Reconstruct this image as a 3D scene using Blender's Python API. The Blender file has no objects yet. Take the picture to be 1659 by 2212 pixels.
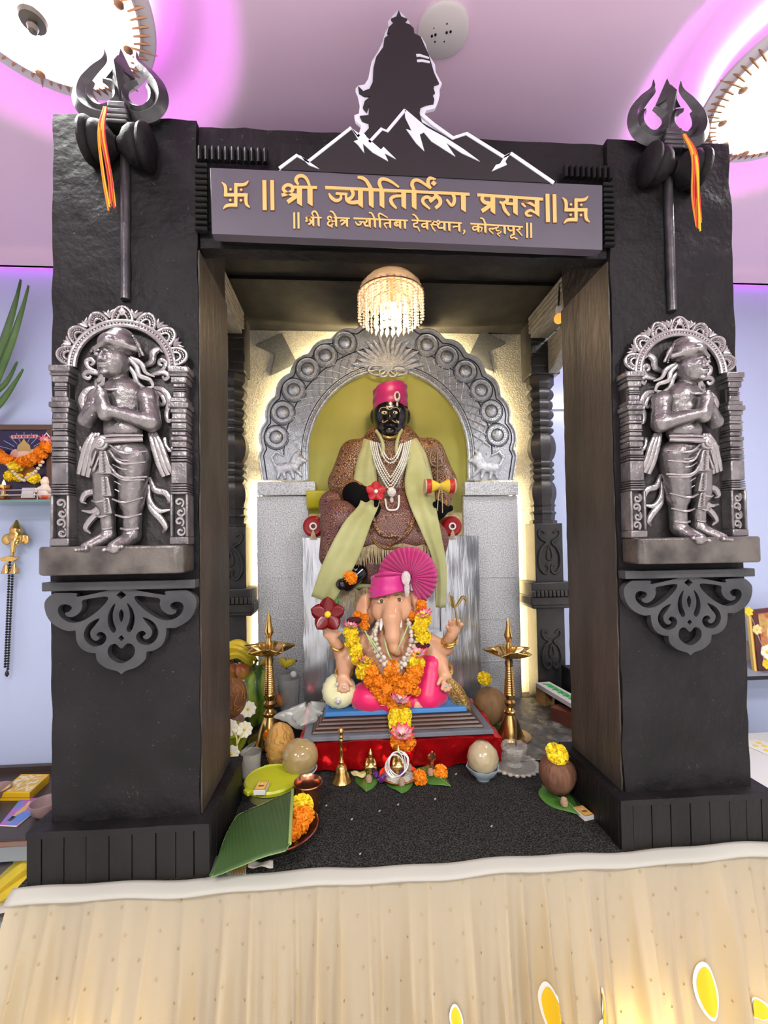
import bpy, math, random
import numpy as np
from mathutils import Vector, Matrix, noise
from mathutils.geometry import tessellate_polygon
random.seed(7)
sc = bpy.context.scene
col = sc.collection
PI = math.pi

# ---------------------------------------------------------------- camera
IW, IH = 1659, 2212
CAM = Vector((-0.1759, -1.15, 0.8246))
YAW, PITCH, ROLL, FPX, SHX, SHY = 0.0635, 0.0231, 0.0148, 935.37, -17.216, 40.5
_r0 = Vector((math.cos(YAW), -math.sin(YAW), 0)); _f0 = Vector((math.sin(YAW), math.cos(YAW), 0)); _z = Vector((0, 0, 1))
FWD = _f0*math.cos(PITCH) + _z*math.sin(PITCH)
_u0 = -_f0*math.sin(PITCH) + _z*math.cos(PITCH)
RGT = _r0*math.cos(ROLL) - _u0*math.sin(ROLL)
UPV = _r0*math.sin(ROLL) + _u0*math.cos(ROLL)
cam = bpy.data.cameras.new('camera')
cam.sensor_fit = 'VERTICAL'; cam.sensor_height = 36.0; cam.sensor_width = 27.0
cam.lens = FPX/IH*36.0
cam.shift_x = -SHX/IH; cam.shift_y = SHY/IH
cam.clip_start = 0.02
camo = bpy.data.objects.new('camera', cam); col.objects.link(camo)
mw = Matrix.Identity(4)
for i in range(3):
    mw[i][0] = RGT[i]; mw[i][1] = UPV[i]; mw[i][2] = -FWD[i]; mw[i][3] = CAM[i]
camo.matrix_world = mw
sc.camera = camo

# ---------------------------------------------------------------- light, exposure
sc.view_settings.view_transform = 'Standard'
sc.view_settings.look = 'None'
sc.view_settings.gamma = 1.0
sc.view_settings.use_curve_mapping = False
sc.view_settings.exposure = -0.28
cy = sc.cycles; cy.max_bounces = 6; cy.diffuse_bounces = 3; cy.glossy_bounces = 2; cy.transmission_bounces = 4; cy.transparent_max_bounces = 8; cy.caustics_refractive = False; cy.caustics_reflective = False
wd = bpy.data.worlds.new('room_air'); sc.world = wd; wd.use_nodes = True
wd.node_tree.nodes['Background'].inputs[0].default_value = (0.80, 0.82, 1.0, 1)
wd.node_tree.nodes['Background'].inputs[1].default_value = 0.35

def area(name, loc, size, energy, color, rot=(0, 0, 0), shape='DISK', size_y=None, spread=PI):
    l = bpy.data.lights.new(name, 'AREA'); l.shape = shape; l.size = size; l.energy = energy; l.color = color
    if size_y: l.size_y = size_y
    l.spread = spread
    o = bpy.data.objects.new(name, l); col.objects.link(o); o.location = loc; o.rotation_euler = rot
    return o
def point(name, loc, energy, color, r=.02):
    l = bpy.data.lights.new(name, 'POINT'); l.energy = energy; l.color = color; l.shadow_soft_size = r
    o = bpy.data.objects.new(name, l); col.objects.link(o); o.location = loc
    return o
CEIL = 2.33
LAMPS = [(-1.00, 0.03), (1.36, 0.16), (-0.95, -1.9), (1.25, -1.9), (0.15, -3.1)]     # round ceiling lamps of the room
for i, (x, y) in enumerate(LAMPS):
    area('ceiling_lamp_light', (x, y, CEIL-.15), .46, (23, 23, 68, 68, 64)[i], (.96, 1.0, .93))

# ---------------------------------------------------------------- helpers
def ray(px, py):
    return FWD + RGT*((px-IW/2-SHX)/FPX) - UPV*((py-IH/2-SHY)/FPX)
def P(px, py, Y):
    r = ray(px, py); return CAM + r*((Y-CAM.y)/r.y)
def F(px, py, z=0.0):
    r = ray(px, py); return CAM + r*((z-CAM.z)/r.z)
def mpp(Y):
    return (Y-CAM.y)/FPX*1.005

MATS = {}
def mat(name, c=(.5, .5, .5), rough=.5, metal=0., c2=None, vs=6., vd=3., lo=.35, hi=.65, bump=0., bs=40., bd=4., emit=0., ec=None, trans=0., ior=1.45,
        sss=0., coat=0., stretch=(1, 1, 1), alpha=1., edge=None, sheen=0., spec=.5, rvar=0., fleck=None):
    if name in MATS: return MATS[name]
    m = bpy.data.materials.new(name); MATS[name] = m; m.use_nodes = True
    nt = m.node_tree; N = nt.nodes; L = nt.links; b = N['Principled BSDF']
    b.inputs['Base Color'].default_value = (*c, 1); b.inputs['Roughness'].default_value = rough; b.inputs['Metallic'].default_value = metal
    b.inputs['Specular IOR Level'].default_value = spec; b.inputs['IOR'].default_value = ior
    b.inputs['Transmission Weight'].default_value = trans; b.inputs['Alpha'].default_value = alpha
    b.inputs['Coat Weight'].default_value = coat; b.inputs['Sheen Weight'].default_value = sheen
    if sss:
        b.inputs['Subsurface Weight'].default_value = sss; b.inputs['Subsurface Radius'].default_value = (.02, .01, .006); b.inputs['Subsurface Scale'].default_value = .5
    if emit:
        b.inputs['Emission Color'].default_value = (*(ec or c), 1); b.inputs['Emission Strength'].default_value = emit
    tc = N.new('ShaderNodeTexCoord'); mp = N.new('ShaderNodeMapping'); mp.inputs['Scale'].default_value = stretch
    L.new(tc.outputs['Object'], mp.inputs['Vector'])
    last = None
    if c2 is not None:
        n = N.new('ShaderNodeTexNoise'); n.inputs['Scale'].default_value = vs; n.inputs['Detail'].default_value = vd
        L.new(mp.outputs[0], n.inputs['Vector'])
        r = N.new('ShaderNodeValToRGB'); r.color_ramp.elements[0].position = lo; r.color_ramp.elements[1].position = hi
        r.color_ramp.elements[0].color = (*c, 1); r.color_ramp.elements[1].color = (*c2, 1)
        L.new(n.outputs['Fac'], r.inputs[0]); last = r.outputs[0]
        if rvar:
            mr = N.new('ShaderNodeMapRange'); mr.inputs['To Min'].default_value = rough-rvar; mr.inputs['To Max'].default_value = rough+rvar
            L.new(n.outputs['Fac'], mr.inputs[0]); L.new(mr.outputs[0], b.inputs['Roughness'])
    if fleck is not None:                      # scattered pale scuffs and chips
        n = N.new('ShaderNodeTexNoise'); n.inputs['Scale'].default_value = 55; n.inputs['Detail'].default_value = 2; n.inputs['Distortion'].default_value = 2.5
        L.new(mp.outputs[0], n.inputs['Vector'])
        r = N.new('ShaderNodeValToRGB'); r.color_ramp.elements[0].position = .70; r.color_ramp.elements[1].position = .76
        r.color_ramp.elements[0].color = (0, 0, 0, 1); r.color_ramp.elements[1].color = (1, 1, 1, 1)
        L.new(n.outputs['Fac'], r.inputs[0]); mx = N.new('ShaderNodeMix'); mx.data_type = 'RGBA'; L.new(r.outputs[0], mx.inputs[0])
        if last: L.new(last, mx.inputs[6])
        else: mx.inputs[6].default_value = (*c, 1)
        mx.inputs[7].default_value = (*fleck, 1); last = mx.outputs[2]
    if edge is not None:                       # bright highlights on raised edges, put into the colour
        g = N.new('ShaderNodeNewGeometry'); r = N.new('ShaderNodeValToRGB')
        r.color_ramp.elements[0].position = .485; r.color_ramp.elements[1].position = .56
        r.color_ramp.elements[0].color = (0, 0, 0, 1); r.color_ramp.elements[1].color = (1, 1, 1, 1)
        L.new(g.outputs['Pointiness'], r.inputs[0])
        mx = N.new('ShaderNodeMix'); mx.data_type = 'RGBA'
        L.new(r.outputs[0], mx.inputs[0])
        if last: L.new(last, mx.inputs[6])
        else: mx.inputs[6].default_value = (*c, 1)
        mx.inputs[7].default_value = (*edge, 1); last = mx.outputs[2]
    if last: L.new(last, b.inputs['Base Color'])
    if bump:
        n = N.new('ShaderNodeTexNoise'); n.inputs['Scale'].default_value = bs; n.inputs['Detail'].default_value = bd
        L.new(mp.outputs[0], n.inputs['Vector'])
        bm = N.new('ShaderNodeBump'); bm.inputs['Strength'].default_value = bump; bm.inputs['Distance'].default_value = .01
        L.new(n.outputs['Fac'], bm.inputs['Height']); L.new(bm.outputs[0], b.inputs['Normal'])
    return m

def tag(o, label=None, cat=None, group=None, kind=None):
    if label: o['label'] = label
    if cat: o['category'] = cat
    if group: o['group'] = group
    if kind: o['kind'] = kind
    return o
def thing(name, label, cat, loc, group=None):
    o = bpy.data.objects.new(name, None); col.objects.link(o); o.location = Vector(loc); o.empty_display_size = .05
    return tag(o, label, cat, group)
def rootloc(p):
    while p.parent: p = p.parent
    return p.location.copy()
def link(name, me, parent=None, loc=None):
    o = bpy.data.objects.new(name, me); col.objects.link(o)
    if parent: o.parent = parent
    if loc is not None: o.location = loc
    return o
def inst(name, me, parent, loc, scale=1., rot=(0, 0, 0)):
    o = link(name, me, parent)
    o.location = Vector(loc) - (rootloc(parent) if parent else Vector())
    o.scale = (scale,)*3 if isinstance(scale, (int, float)) else scale
    o.rotation_euler = rot
    return o
def copy_tree(o, parent=None):
    c = o.copy(); col.objects.link(c)
    if parent: c.parent = parent
    for ch in [x for x in o.children]: copy_tree(ch, c)
    return c
def cat_rom(pts, n=6, closed=False):
    pts = [Vector(p) for p in pts]; N = len(pts); out = []
    if N < 3 and not closed: return pts
    for i in range(N if closed else N-1):
        p1, p2 = pts[i], pts[(i+1) % N]
        p0 = pts[(i-1) % N] if (closed or i > 0) else p1*2-p2
        p3 = pts[(i+2) % N] if (closed or i+2 < N) else p2*2-p1
        for k in range(n):
            t = k/n
            out.append(.5*((2*p1)+(p2-p0)*t+(2*p0-5*p1+4*p2-p3)*t*t+(3*p1-p0-3*p2+p3)*t**3))
    if not closed: out.append(pts[-1])
    return out
def resample(vals, n):
    if isinstance(vals, (int, float)): return [vals]*n
    m = len(vals)-1; o = []
    for i in range(n):
        t = i/(n-1)*m if n > 1 else 0; k = min(int(t), m-1); o.append(vals[k]+(vals[k+1]-vals[k])*(t-k))
    return o

class MB:
    def __init__(s): s.v = []; s.f = []
    def add(s, vs, fs):
        o = len(s.v); s.v += [tuple(v) for v in vs]; s.f += [tuple(i+o for i in f) for f in fs]; return s
    def box(s, x0, x1, y0, y1, z0, z1, M=None):
        vs = [Vector((x, y, z)) for x in (x0, x1) for y in (y0, y1) for z in (z0, z1)]
        if M is not None: vs = [M @ v for v in vs]
        return s.add(vs, [(0, 1, 3, 2), (4, 6, 7, 5), (0, 4, 5, 1), (2, 3, 7, 6), (0, 2, 6, 4), (1, 5, 7, 3)])
    def cbox(s, c, h, R=None):
        M = Matrix.Translation(Vector(c)) @ (R.to_4x4() if R is not None else Matrix.Identity(4))
        return s.box(-h[0], h[0], -h[1], h[1], -h[2], h[2], M)
    def grid(s, fn, nu, nv, closeu=False):
        vs = [fn(i/(nu if closeu else nu-1), j/(nv-1)) for i in range(nu) for j in range(nv)]
        fs = []
        for i in range(nu if closeu else nu-1):
            for j in range(nv-1):
                a = i*nv+j; b = ((i+1) % nu)*nv+j; fs.append((a, b, b+1, a+1))
        return s.add(vs, fs)
    def rough(s, x0, x1, y0, y1, z0, z1, d=.05, amp=.003, sc_=9.):
        def w(p):
            p = Vector(p); return p + noise.noise_vector(p*sc_)*amp
        nx, ny, nz = [max(2, int((b-a)/d)+1) for a, b in ((x0, x1), (y0, y1), (z0, z1))]
        L = lambda a, b, t: a+(b-a)*t
        s.grid(lambda u, v: w((L(x0, x1, u), y0, L(z0, z1, v))), nx, nz)
        s.grid(lambda u, v: w((L(x1, x0, u), y1, L(z0, z1, v))), nx, nz)
        s.grid(lambda u, v: w((x0, L(y1, y0, u), L(z0, z1, v))), ny, nz)
        s.grid(lambda u, v: w((x1, L(y0, y1, u), L(z0, z1, v))), ny, nz)
        s.grid(lambda u, v: w((L(x0, x1, u), L(y0, y1, v), z1)), nx, ny)
        s.grid(lambda u, v: w((L(x1, x0, u), L(y0, y1, v), z0)), nx, ny)
        return s
    def lathe(s, prof, c=(0, 0, 0), R=None, n=24, sq=(1, 1), cap=True, wob=None):
        c = Vector(c); R = R or Matrix.Identity(3); vs = []
        for (r, h) in prof:
            for i in range(n):
                a = 2*PI*i/n; rr = r*(wob(a, h) if wob else 1)
                vs.append(c + R @ Vector((rr*math.cos(a)*sq[0], rr*math.sin(a)*sq[1], h)))
        fs = []; m = len(prof)
        for j in range(m-1):
            for i in range(n): fs.append((j*n+i, j*n+(i+1) % n, (j+1)*n+(i+1) % n, (j+1)*n+i))
        if cap:
            if prof[0][0] > 1e-5: fs.append(tuple(range(n))[::-1])
            if prof[-1][0] > 1e-5: fs.append(tuple((m-1)*n+i for i in range(n)))
        return s.add(vs, fs)
    def tube(s, path, r, n=8, closed=False, flat=1., fdir=None, cap=True):
        path = [Vector(p) for p in path]; N = len(path); rs = resample(r, N); vs = []; up = None
        for i, p in enumerate(path):
            a = path[(i-1) % N] if (closed or i) else p; b = path[(i+1) % N] if (closed or i < N-1) else p
            t = (b-a); t = t.normalized() if t.length > 1e-9 else Vector((0, 0, 1))
            if fdir is not None: up = Vector(fdir)
            elif up is None: up = Vector((0, 1, 0)) if abs(t.y) < .9 else Vector((1, 0, 0))
            x = up.cross(t); x = x.normalized() if x.length > 1e-6 else t.orthogonal().normalized()
            y = t.cross(x); up = y
            for k in range(n):
                an = 2*PI*(k+.5)/n if n == 4 and False else 2*PI*k/n
                vs.append(p + x*(rs[i]*math.cos(an)) + y*(rs[i]*flat*math.sin(an)))
        fs = []
        for i in range(N if closed else N-1):
            for k in range(n):
                a = i*n; b = ((i+1) % N)*n; fs.append((a+k, a+(k+1) % n, b+(k+1) % n, b+k))
        if cap and not closed: fs += [tuple(range(n))[::-1], tuple((N-1)*n+k for k in range(n))]
        return s.add(vs, fs)
    def sph(s, c, r, n=14, m=9, R=None):
        if isinstance(r, (int, float)): r = (r,)*3
        c = Vector(c); R = R or Matrix.Identity(3); vs = [c+R @ Vector((0, 0, r[2]))]; fs = []
        for j in range(1, m):
            t = PI*j/m
            for i in range(n):
                a = 2*PI*i/n; vs.append(c+R @ Vector((r[0]*math.sin(t)*math.cos(a), r[1]*math.sin(t)*math.sin(a), r[2]*math.cos(t))))
        vs.append(c+R @ Vector((0, 0, -r[2])))
        for i in range(n): fs.append((0, 1+i, 1+(i+1) % n))
        for j in range(m-2):
            for i in range(n):
                a = 1+j*n; b = a+n; fs.append((a+i, b+i, b+(i+1) % n, a+(i+1) % n))
        e = len(vs)-1; a = 1+(m-2)*n
        for i in range(n): fs.append((e, a+(i+1) % n, a+i))
        return s.add(vs, fs)
    def plate(s, loops, fn, d):
        """flat board: 2-D loops (first outer, then holes); fn(u,v,w) -> point, w 0 at the front and d at the back"""
        L3 = [[Vector((x, y, 0)) for x, y in l] for l in loops]
        tris = tessellate_polygon(L3); flat = [p for l in L3 for p in l]; n = len(flat)
        vs = [fn(p.x, p.y, 0) for p in flat]+[fn(p.x, p.y, d) for p in flat]; fs = []
        for t in tris: fs += [tuple(t), tuple(i+n for i in t[::-1])]
        o = 0
        for l in loops:
            k = len(l)
            for i in range(k): a, b = o+i, o+(i+1) % k; fs.append((a, b, b+n, a+n))
            o += k
        return s.add(vs, fs)
    def build(s, name, m, parent=None, smooth=True, bevel=0., ang=40, loc=None, bseg=2, solid=0., kind=None, label=None, fix=True):
        me = bpy.data.meshes.new(name)
        if parent: off = rootloc(parent)
        elif loc is not None: off = Vector(loc)
        else:
            a = np.array(s.v); off = Vector(((a[:, 0].min()+a[:, 0].max())/2, (a[:, 1].min()+a[:, 1].max())/2, a[:, 2].min()))
        me.from_pydata([(v[0]-off.x, v[1]-off.y, v[2]-off.z) for v in s.v], [], s.f)
        me.materials.append(m if not isinstance(m, str) else MATS[m])
        if fix:
            import bmesh
            bm = bmesh.new(); bm.from_mesh(me); bmesh.ops.recalc_face_normals(bm, faces=bm.faces); bm.to_mesh(me); bm.free()
        if smooth:
            me.shade_smooth(); me.set_sharp_from_angle(angle=math.radians(ang))
        o = link(name, me, parent)
        if not parent: o.location = off
        if solid:
            mo = o.modifiers.new('thickness', 'SOLIDIFY'); mo.thickness = solid; mo.offset = 0
        if bevel:
            mo = o.modifiers.new('bevel', 'BEVEL'); mo.width = bevel; mo.segments = bseg; mo.limit_method = 'ANGLE'; mo.angle_limit = math.radians(35)
        if kind: o['kind'] = kind
        if label: o['label'] = label
        return o

# smooth bodies: union of round cones and ellipsoids, skinned as one surface
def _nets(D, org, h):
    S = D < 0
    nx, ny, nz = D.shape
    c = np.zeros((nx-1, ny-1, nz-1), np.int8)
    for i in (0, 1):
        for j in (0, 1):
            for k in (0, 1): c += S[i:nx-1+i, j:ny-1+j, k:nz-1+k]
    A = (c > 0) & (c < 8); idx = np.full(c.shape, -1, np.int64); I = np.argwhere(A); idx[A] = np.arange(len(I))
    acc = np.zeros((len(I), 3)); cnt = np.zeros(len(I)); off = [(i, j, k) for i in (0, 1) for j in (0, 1) for k in (0, 1)]
    for a in off:
        for ax in range(3):
            if a[ax]: continue
            b = list(a); b[ax] = 1
            da = D[I[:, 0]+a[0], I[:, 1]+a[1], I[:, 2]+a[2]]; db = D[I[:, 0]+b[0], I[:, 1]+b[1], I[:, 2]+b[2]]
            m = (da < 0) != (db < 0); t = np.where(m, da/np.where(m, da-db, 1), 0)
            p = I+np.array(a, float); p[:, ax] += t; acc[m] += p[m]; cnt[m] += 1
    V = acc/np.maximum(cnt, 1)[:, None]*h+org; Fs = []
    for ax in range(3):
        sl0 = [slice(None)]*3; sl1 = [slice(None)]*3; sl0[ax] = slice(0, -1); sl1[ax] = slice(1, None)
        d = np.argwhere(S[tuple(sl0)] != S[tuple(sl1)]); u, v = (ax+1) % 3, (ax+2) % 3
        d = d[(d[:, u] > 0) & (d[:, v] > 0) & (d[:, u] < D.shape[u]-1) & (d[:, v] < D.shape[v]-1)]
        fl = S[d[:, 0], d[:, 1], d[:, 2]]; q = []
        for du, dv in ((1, 1), (0, 1), (0, 0), (1, 0)):
            e = d.copy(); e[:, u] -= du; e[:, v] -= dv; q.append(idx[e[:, 0], e[:, 1], e[:, 2]])
        q = np.stack(q, 1); q = np.where(fl[:, None], q, q[:, ::-1]); Fs.append(q)
    return V, np.concatenate(Fs)
def C(a, b, ra, rb=None, fy=1., k=None, sub=False): return ('C', Vector(a), Vector(b), ra, ra if rb is None else rb, fy, k, sub)
def S(c, r, R=None, k=None, sub=False): return ('S', Vector(c), Vector((r, r, r)) if isinstance(r, (int, float)) else Vector(r), R, 0, 1, k, sub)
def sdf(prims, h=.006, k=.012, name='body', m=None, parent=None, tf=None, ang=80, label=None):
    bb = []
    for q in prims:
        if q[0] == 'C':
            r = max(q[3], q[4]); pts = [q[1], q[2]]; rr = Vector((r, r*max(1, q[5]), r))
        else: r = max(q[2]); pts = [q[1]]; rr = Vector((r, r, r))
        kk = q[6] or k
        lo = Vector([min(p[i] for p in pts)-rr[i]-kk-2*h for i in range(3)]); hi = Vector([max(p[i] for p in pts)+rr[i]+kk+2*h for i in range(3)])
        bb.append((lo, hi))
    lo = np.array([min(b[0][i] for b in bb) for i in range(3)]); hi = np.array([max(b[1][i] for b in bb) for i in range(3)])
    n = np.ceil((hi-lo)/h).astype(int)+1; D = np.full(n, 1., np.float32)
    for q, (a, b) in zip(prims, bb):
        i0 = np.maximum(((np.array(a)-lo)/h).astype(int), 0); i1 = np.minimum(((np.array(b)-lo)/h).astype(int)+2, n)
        gx, gy, gz = [(lo[i]+h*np.arange(i0[i], i1[i])).astype(np.float32) for i in range(3)]
        X = gx[:, None, None]; Y = gy[None, :, None]; Z = gz[None, None, :]; kk = q[6] or k
        if q[0] == 'C':
            A, B = q[1], q[2]; fy = q[5]; ab = B-A; ab.y /= fy; L2 = max(ab.length_squared, 1e-9)
            dx, dy, dz = X-A.x, (Y-A.y)/fy, Z-A.z
            t = np.clip((dx*ab.x+dy*ab.y+dz*ab.z)/L2, 0, 1)
            e = np.sqrt((dx-t*ab.x)**2+(dy-t*ab.y)**2+(dz-t*ab.z)**2)-(q[3]+(q[4]-q[3])*t)
        else:
            c, r, R = q[1], q[2], q[3]; dx, dy, dz = X-c.x, Y-c.y, Z-c.z
            if R is not None:
                R = R.transposed(); dx, dy, dz = [R[i][0]*dx+R[i][1]*dy+R[i][2]*dz for i in range(3)]
            k0 = np.sqrt((dx/r.x)**2+(dy/r.y)**2+(dz/r.z)**2); k1 = np.sqrt((dx/r.x**2)**2+(dy/r.y**2)**2+(dz/r.z**2)**2)
            e = k0*(k0-1)/np.maximum(k1, 1e-6)
        sl = tuple(slice(i0[i], i1[i]) for i in range(3)); d = D[sl]
        if q[7]:
            e = -e; w = np.clip(.5-.5*(d-e)/kk, 0, 1); D[sl] = d*(1-w)+e*w+kk*w*(1-w)
        else:
            w = np.clip(.5+.5*(d-e)/kk, 0, 1); D[sl] = d*(1-w)+e*w-kk*w*(1-w)
    V, Q = _nets(D, lo, h)
    b = MB(); b.v = [tuple(v) for v in V] if tf is None else [tuple(tf(Vector(v))) for v in V]; b.f = [tuple(int(i) for i in q) for q in Q]
    if name is None: return b
    return b.build(name, m, parent, ang=ang, label=label)
def RX(a): return Matrix.Rotation(math.radians(a), 3, 'X')
def RY(a): return Matrix.Rotation(math.radians(a), 3, 'Y')
def RZ(a): return Matrix.Rotation(math.radians(a), 3, 'Z')
def stroke2(pts, w, n=5, taper=None):
    c = cat_rom([(x, y, 0) for x, y in pts], n); ws = resample(w, len(c)); Lf = []; Rt = []
    for i, p in enumerate(c):
        d = c[min(i+1, len(c)-1)]-c[max(i-1, 0)]; d.normalize(); nn = Vector((-d.y, d.x, 0))*ws[i]/2
        Lf.append((p.x+nn.x, p.y+nn.y)); Rt.append((p.x-nn.x, p.y-nn.y))
    return Lf+Rt[::-1]
def spiral(cx, cz, r0, r1, a0, a1, y, n=24):
    return [Vector((cx+(r0+(r1-r0)*i/n)*math.cos(math.radians(a0+(a1-a0)*i/n)), y, cz+(r0+(r1-r0)*i/n)*math.sin(math.radians(a0+(a1-a0)*i/n)))) for i in range(n+1)]
# ---------------------------------------------------------------- materials of the setting
BLACK = mat('charcoal_plaster', (.0048, .0044, .0050), .55, c2=(.0140, .0112, .0130), spec=.25, fleck=(.07, .062, .066), vs=5, vd=6, bump=.7, bs=26, bd=7, rvar=.12)
INNER = mat('inner_face_warm_tint', (.028, .0235, .0195), .45, c2=(.066, .051, .040), vs=9, vd=6, stretch=(1, 1, .25), bump=.5, bs=40, bd=6)  # warm alcove light on the pillars' inner faces put into this browner colour
PLANKM = mat('black_painted_plank', (.0042, .0039, .0042), .5, spec=.28, c2=(.010, .009, .009), vs=8, bump=.3, bs=50, stretch=(1, 1, .3))
CARPET = mat('black_carpet', (.0075, .007, .0072), .95, c2=(.115, .108, .102), vs=240, vd=5, lo=.43, hi=.82, bump=.6, bs=240, spec=.2)
WALLP = mat('lavender_wall_paint', (.50, .57, .80), .6)
CEILP = mat('ceiling_led_pink', (.97, .68, .92), .6)  # pink glow of the ceiling LEDs put into the paint colour
WALLW = mat('white_wall_paint', (.90, .88, .90), .6)
FLOORP = mat('floor_tile', (.86, .83, .80), .35, c2=(.80, .77, .74), vs=3)
DARKC = mat('alcove_black_paint', (.008, .0078, .0084), .55, spec=.3, c2=(.02, .019, .019), vs=12, bump=.1, bs=60)
LED = mat('warm_led', (1, .82, .5), emit=260, ec=(1, .78, .40))
LEDP = mat('violet_led', (.9, .25, 1), emit=80, ec=(.80, .20, .95))

# ---------------------------------------------------------------- room shell
ROOM_Z = -.78
MB().box(-3.2, 3.4, -4.2, 1.36, ROOM_Z-.05, ROOM_Z).build('floor', FLOORP)['kind'] = 'structure'
def ceil_z(x, y):
    z = CEIL
    for lx, ly in LAMPS[:2]:
        r = math.hypot(x-lx, y-ly); t = min(1, max(0, (.56-r)/.14)); z += .10*t*t*(3-2*t)
    return z
def cgrid(x0, x1, y0, y1, d):
    b = MB(); nx, ny = int((x1-x0)/d)+1, int((y1-y0)/d)+1
    b.grid(lambda u, v: (x0+(x1-x0)*u, y0+(y1-y0)*v, ceil_z(x0+(x1-x0)*u, y0+(y1-y0)*v)), nx, ny); return b
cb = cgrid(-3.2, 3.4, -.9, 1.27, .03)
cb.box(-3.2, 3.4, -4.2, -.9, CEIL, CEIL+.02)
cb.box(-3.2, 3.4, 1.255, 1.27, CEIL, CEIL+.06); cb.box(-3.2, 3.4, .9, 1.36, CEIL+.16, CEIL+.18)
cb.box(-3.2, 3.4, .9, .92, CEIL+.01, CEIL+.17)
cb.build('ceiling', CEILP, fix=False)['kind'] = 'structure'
MB().box(-3.2, 3.4, 1.32, 1.36, ROOM_Z, CEIL+.18).build('wall_back', WALLP)['kind'] = 'structure'
MB().box(-3.24, -3.2, -4.2, 1.36, ROOM_Z, CEIL+.18).build('wall_left', WALLW)['kind'] = 'structure'
MB().box(3.4, 3.44, -4.2, 1.36, ROOM_Z, CEIL+.18).build('wall_right', WALLW)['kind'] = 'structure'
MB().box(-3.2, 3.4, -4.24, -4.2, ROOM_Z, CEIL+.02).build('wall_front', WALLW)['kind'] = 'structure'
# violet light strip in the gap between the ceiling board and the wall
o = MB().box(-3.1, 3.3, 1.225, 1.245, CEIL+.02, CEIL+.035).build('light_strip', LEDP)
tag(o, 'violet light strip hidden above the ceiling edge along the back wall', 'light strip')

# ---------------------------------------------------------------- round ceiling lamps
LEDR = mat('magenta_led', (.9, .25, 1), emit=24, ec=(.85, .22, .95))
GLOW = mat('lamp_glass', (1, .97, .95), .3, emit=5, ec=(1, .96, .94))
PLATEW = mat('lamp_white_metal', (.80, .70, .76), .4)
GOLDF = mat('lamp_fringe', (.55, .28, .16), .35, metal=.6)
KNOB = mat('lamp_knob', (.22, .19, .16), .35, metal=.7)
LAMPLAB = ['large round glowing ceiling lamp above the left pillar, with dark hanging knob', 'large round glowing ceiling lamp above the right pillar, cut by the frame',
           'round ceiling lamp behind the viewer on the left side', 'round ceiling lamp behind the viewer on the right side', 'round ceiling lamp at the far end of the room']
for i, (x, y) in enumerate(LAMPS):
    zt = ceil_z(x, y) if i < 2 else CEIL
    t = thing('ceiling_lamp', LAMPLAB[i], 'ceiling lamp', (x, y, zt), 'round ceiling lamps')
    zb = CEIL-.02
    MB().lathe([(.001, zb-.055), (.08, zb-.052), (.16, zb-.04), (.225, zb-.015), (.25, zb+.01)], (x, y, 0), n=48).build('glass_dome', GLOW, t)
    MB().lathe([(.252, zb-.002), (.258, zb+.0), (.258, zt), (.252, zt)], (x, y, 0), n=48, cap=False).build('lamp_band', PLATEW, t)
    if i < 2:
        MB().lathe([(.0, zb-.115), (.010, zb-.112), (.014, zb-.10), (.010, zb-.092), (.030, zb-.088), (.034, zb-.078), (.016, zb-.066), (.01, zb-.05)], (x, y, 0), n=20).build('knob', KNOB, t)
        MB().lathe([(.256, zb+.002), (.292, zb+.004), (.296, zb+.010), (.256, zb+.014)], (x, y, 0), n=64, cap=False).build('rim', PLATEW, t)
        fr = MB()
        for k in range(72):
            a = 2*PI*k/72; r0, r1 = (.235, .285) if k % 6 else (.215, .30)
            ca, sa = math.cos(a), math.sin(a)
            fr.tube([(x+r0*ca, y+r0*sa, zb-.016), (x+(r0+r1)/2*ca, y+(r0+r1)/2*sa, zb-.002), (x+r1*ca, y+r1*sa, zb+.008)], [.0025, .004, .002], n=5)
        for k in range(12):
            a = 2*PI*k/12; fr.sph((x+.222*math.cos(a), y+.222*math.sin(a), zb-.022), (.014, .014, .006), n=8, m=5)
        fr.build('fringe', GOLDF, t, kind='stuff')
        MB().lathe([(.259, CEIL+.070), (.268, CEIL+.070), (.268, CEIL+.090), (.259, CEIL+.090)], (x, y, 0), n=64, cap=False).build('light_ring', LEDR, t)
# plain cover plate with screw holes on the ceiling
PLATE = mat('white_plastic', (.82, .74, .76), .45)
HOLE = mat('hole_black', (.01, .01, .01), .7)
c = F(957, 63, CEIL); t = thing('ceiling_cover_plate', 'plain round white cover plate with small holes on the ceiling', 'cover plate', c)
MB().lathe([(.074, 0), (.074, -.008), (.066, -.013), (0, -.013)], c, n=48).build('disc', PLATE, t)
for k, (dx, dy, r) in enumerate([(-.022, .004, .0035), (-.032, .008, .0035), (.010, -.003, .0035), (.021, -.006, .0035), (-.02, .022, .0022), (.008, .02, .0018), (-.03, -.012, .0015), (.006, -.025, .002)]):
    MB().lathe([(r, 0), (r, -.002), (0, -.002)], (c.x+dx, c.y+dy, c.z-.0125), n=10).build('screw_hole', HOLE, t)

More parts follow.
